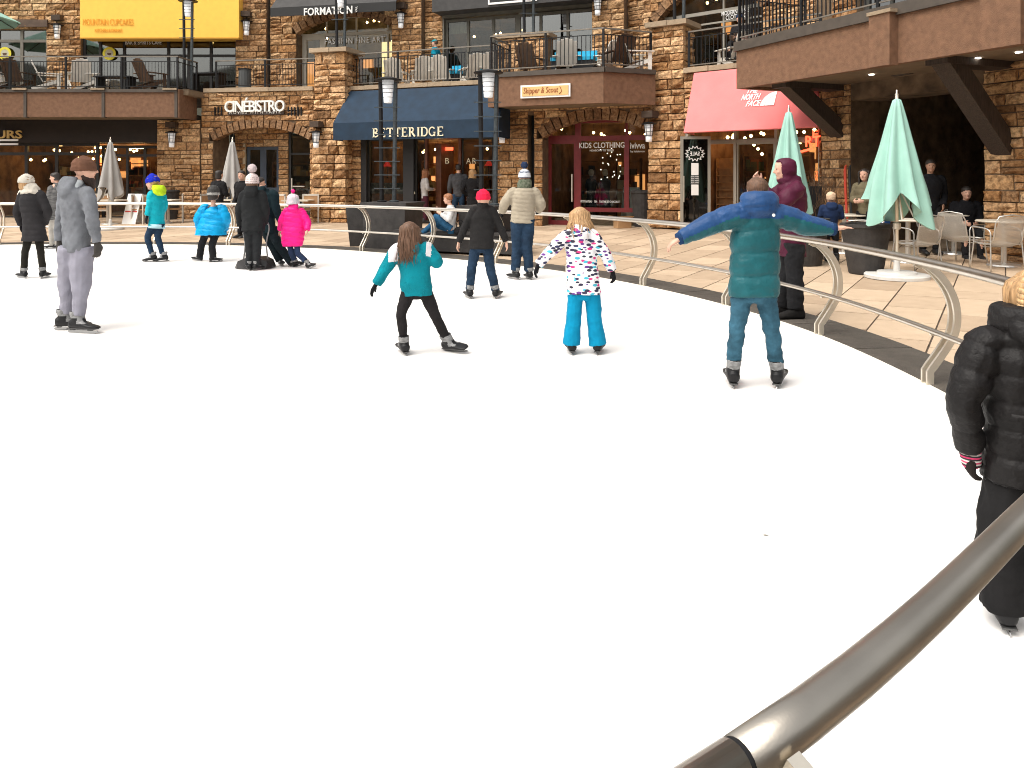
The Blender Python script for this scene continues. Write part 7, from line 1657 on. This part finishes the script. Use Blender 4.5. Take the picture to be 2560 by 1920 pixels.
# ------------------------------------------------------------------ people on the plaza
def simple(px, py, h, face, label, topm, legm, hair=None, arms='down', Y=None, hat=None, seed=0, hem=.03, top_extra=None, skin=None, kid=False, skirt=False, glove=None, z=None, gaze=None):
    if Y is None: q = ground(px, py)
    else: x_ = (px-CX)/FPX*Y; q = Vector((x_, Y, g(x_, Y) if z is None else z))
    a = math.radians(face); J, F, Rt = default_joints(h, q, a, arms, kid=kid); 
    for n_ in 'lr': J[n_+'_z'] = q.z+.012
    tp = dict(mat=topm, hem=hem, sleeve=(.075, .065, .052), vox=.016); tp.update(top_extra or {})
    return person(label, J, F, q, h, .225 if not kid else .21, kid=kid, seed=seed, top=tp, legs=dict(mat=legm, vox=.016), shoes=('shoe', a, a, BLACK, 1.1), hair=hair, hat=hat, skin=skin, glove=glove, gaze=gaze)
simple(1062, 552, 1.68, 20, 'woman with long auburn hair in a grey sweater holding a drink outside the jewellers', cloth('heather grey sweater', (0.3600,0.3400,0.3300), b=.6), cloth('burgundy trousers', (0.0550,0.0120,0.0200)), long_f(HRED, .26, seed=6, n=30), 'front', Y=23.2, seed=21)
simple(1146, 552, 1.83, 92, 'man in a charcoal sweater and jeans facing the jewellery shop door', cloth('charcoal sweater', (0.0550,0.0550,0.0600), b=.6), JEAN, short_f(HD, low=-.25), 'down', Y=22.6, seed=22)
simple(1181, 552, 1.68, 80, 'woman with long blond hair in a black coat beside the man in charcoal', BLK, BLKP, long_f(HBL, .32, seed=8, n=30), 'pocket', Y=22.4, seed=23, hem=.12)
simple(2078, 655, 1.24, 75, 'small child with pale hair in a navy coat leaning at a cafe table', cloth('navy child coat', (0.0120,0.0250,0.0700), b=.3), BLKP, short_f(mat('pale hair', (.60,.42,.28), .7), low=-.2), 'front', seed=24, kid=True, top_extra=dict(bulk=1.2, hood=1.0))
simple(2163, 640, 1.62, 215, 'woman with long black hair in an olive jacket beside the mint parasol', cloth('olive jacket', (0.1500,0.1250,0.0750), b=.4), BLKP, long_f(HD, .2, seed=9, n=30), 'front', Y=14.4, seed=25, top_extra=dict(quilt=(.12, .01), bulk=1.15), gaze=N(-.7, -.7, -.05))
simple(2325, 640, 1.78, 265, 'man in a black jacket standing in the dark passage mouth', cloth('black jacket', (0.0099,0.0099,0.0121)), BLKP, short_f(HD, low=-.1), 'pocket', Y=14.0, seed=26, skin=mat('tan skin', (.42,.23,.15), .6), gaze=N(-.35, -1, -.1))
# seated figures
def seated(px, zs, Y, h, face, label, topm, legm, hair, seed, gaze=None, kn=None, zg=None, top_extra=None, hat=None, skin=None):
    x_ = (px-CX)/FPX*Y; q = Vector((x_, Y, zs)); a = math.radians(face); J, F, Rt = default_joints(h, q, a, sit=True)
    if kn: J.update(kn)
    base = Vector((x_, Y, g(x_, Y) if zg is None else zg))
    for n_ in 'lr': J[n_+'_z'] = J[n_+'_ankle'].z-.08
    tp = dict(mat=topm, hem=.0, sleeve=(.078, .068, .052), vox=.015); tp.update(top_extra or {})
    return person(label, J, F, base, h, .225, seed=seed, top=tp, legs=dict(mat=legm, vox=.015), shoes=('shoe', a, a, BLACK, 1.1), hair=hair, gaze=gaze, hat=hat, skin=skin)
seated(2412, .55, 13.9, 1.74, 255, 'dark haired man in a black coat seated behind the table with the cup', cloth('black overcoat', (0.0088,0.0088,0.0110)), BLKP, short_f(HD, low=-.15), 27, gaze=N(-.3, -1, -.1))
Y = 15.35; J = JP(Y, dict(hip=(1128,572), l_hip=(1130,574,-.08), r_hip=(1126,574,.08), neck=(1126,516), head=(1120,497), l_sho=(1130,525,-.15), r_sho=(1120,525,.14), l_elb=(1122,550,-.2), l_wri=(1104,536,-.12), r_elb=(1108,545,.12), r_wri=(1098,530,.05), l_knee=(1088,541,-.06), l_ankle=(1080,582,-.04), r_knee=(1084,560,.1), r_ankle=(1056,582,.12)))
off = Vector((J['hip'].x, Y, g(J['hip'].x, Y)))
for n_ in 'lr': J[n_+'_z'] = J[n_+'_ankle'].z-.07
person('child in a white sweater and jeans sitting sideways on the black bench', J, N(-1, .1, 0), off, 1.5, .21, kid=True, seed=28, gaze=N(-.9, .5, -.1), top=dict(mat=cloth('white sweater', (0.5500,0.5400,0.5300), b=.5), hem=.0, sleeve=(.075, .066, .052)), legs=dict(mat=cloth('mid blue denim', (0.0200,0.0850,0.1700)), name='jeans'), shoes=('shoe', R(185), R(185), BLACK, 1.0), hair=short_f(HRED, low=-.15))
# black bag on the bench
q = P(1150, 578, 15.2); t = thing('handbag', 'small black bag with a red tag beside the sitting child', 'bag', q); m = MB(); m.loft([m.ering((0, 0, z), (a, 0, 0), (0, a*.6, 0), 12) for z, a in ((-.07, .09), (-.03, .12), (.05, .11), (.09, .07))]); m.build('body', BLK, t, smooth=True); MB().tube([(-.07, 0, .08), (-.05, 0, .2), (.05, 0, .2), (.07, 0, .08)], .01, n=6, sub=4).build('strap', BLK, t); MB().box(.05, .07, -.09, -.07, .06, .14).build('tag', REDK, t)
# people under the grey parasol at the cinema arch
simple(546, 560, 1.72, 60, 'dark haired person in black standing behind the grey parasol at the cinema arch', BLK, BLKP, short_f(HD, low=-.5), 'front', Y=19.5, seed=29)
simple(606, 560, 1.72, 240, 'person in black whose face shows beside the bobble hat, right of the grey parasol', BLK, BLKP, short_f(HD, low=-.1), 'down', Y=19.0, seed=30, gaze=N(-.1, -1, 0))
# upper terraces
q = BT.world(BT.x(1089, 1.7), 1.7, ZD-.09); 
AZ = cloth('teal blue jacket', (0.0000,0.2000,0.3000), b=.3); 
def cap_f(c, f, r_, u, s, t, off):
    m = MB(); m.loft([m.ering(c+u*s*z-f*s*.02, r_*s*a, f*s*b, 18) for z, a, b in ((.14, .40, .48), (.3, .385, .46), (.45, .28, .34), (.53, .05, .06))]); m.loft([m.ering(c+u*s*.17+f*s*(.45+o), r_*s*a, u*s*.02, 10) for o, a in ((0, .3), (.15, .28), (.26, .16))]); me = remesh(m, .012, 1); finish(me, 'cap', cloth('aqua cap', (0.0100,0.3000,0.3600)), t, off)
simple(1089, 0, 1.76, 165, 'person in a teal jacket and cap walking left on the terrace over the navy awning', AZ, cloth('tan trousers', (0.2200,0.1600,0.1000)), short_f(HB, low=-.2), 'pocket', Y=q.y, z=q.z, seed=31, hat=cap_f, hem=.06)
q = NF.world(NF.x(1851, 1.2), 1.2, ZD-.09)
seated(1853, ZD+.62, q.y, 1.7, 230, 'person in a dark cap seated on the terrace over the red awning', cloth('charcoal jacket', (0.0165,0.0154,0.0176)), BLKP, short_f(HD, low=-.2), 32, zg=ZD-.09, hat=lambda c, f, r_, u, s, t, off: beanie(c, f, r_, u, s, NV, t, off))
put(AW, 0, 0, R(200), 'white lounge chair on the terrace over the red awning', z=NF.world(NF.x(1838, .9), .9, ZD-.09))
put(AB, 0, 0, R(150), 'brown lounge chair under the dark capped person over the red awning', z=NF.world(NF.x(1862, 1.35), 1.35, ZD-.09))
for t_, px, py, s_ in ((0, 2005, 50, 1), (0, 2100, 30, 1)): pass
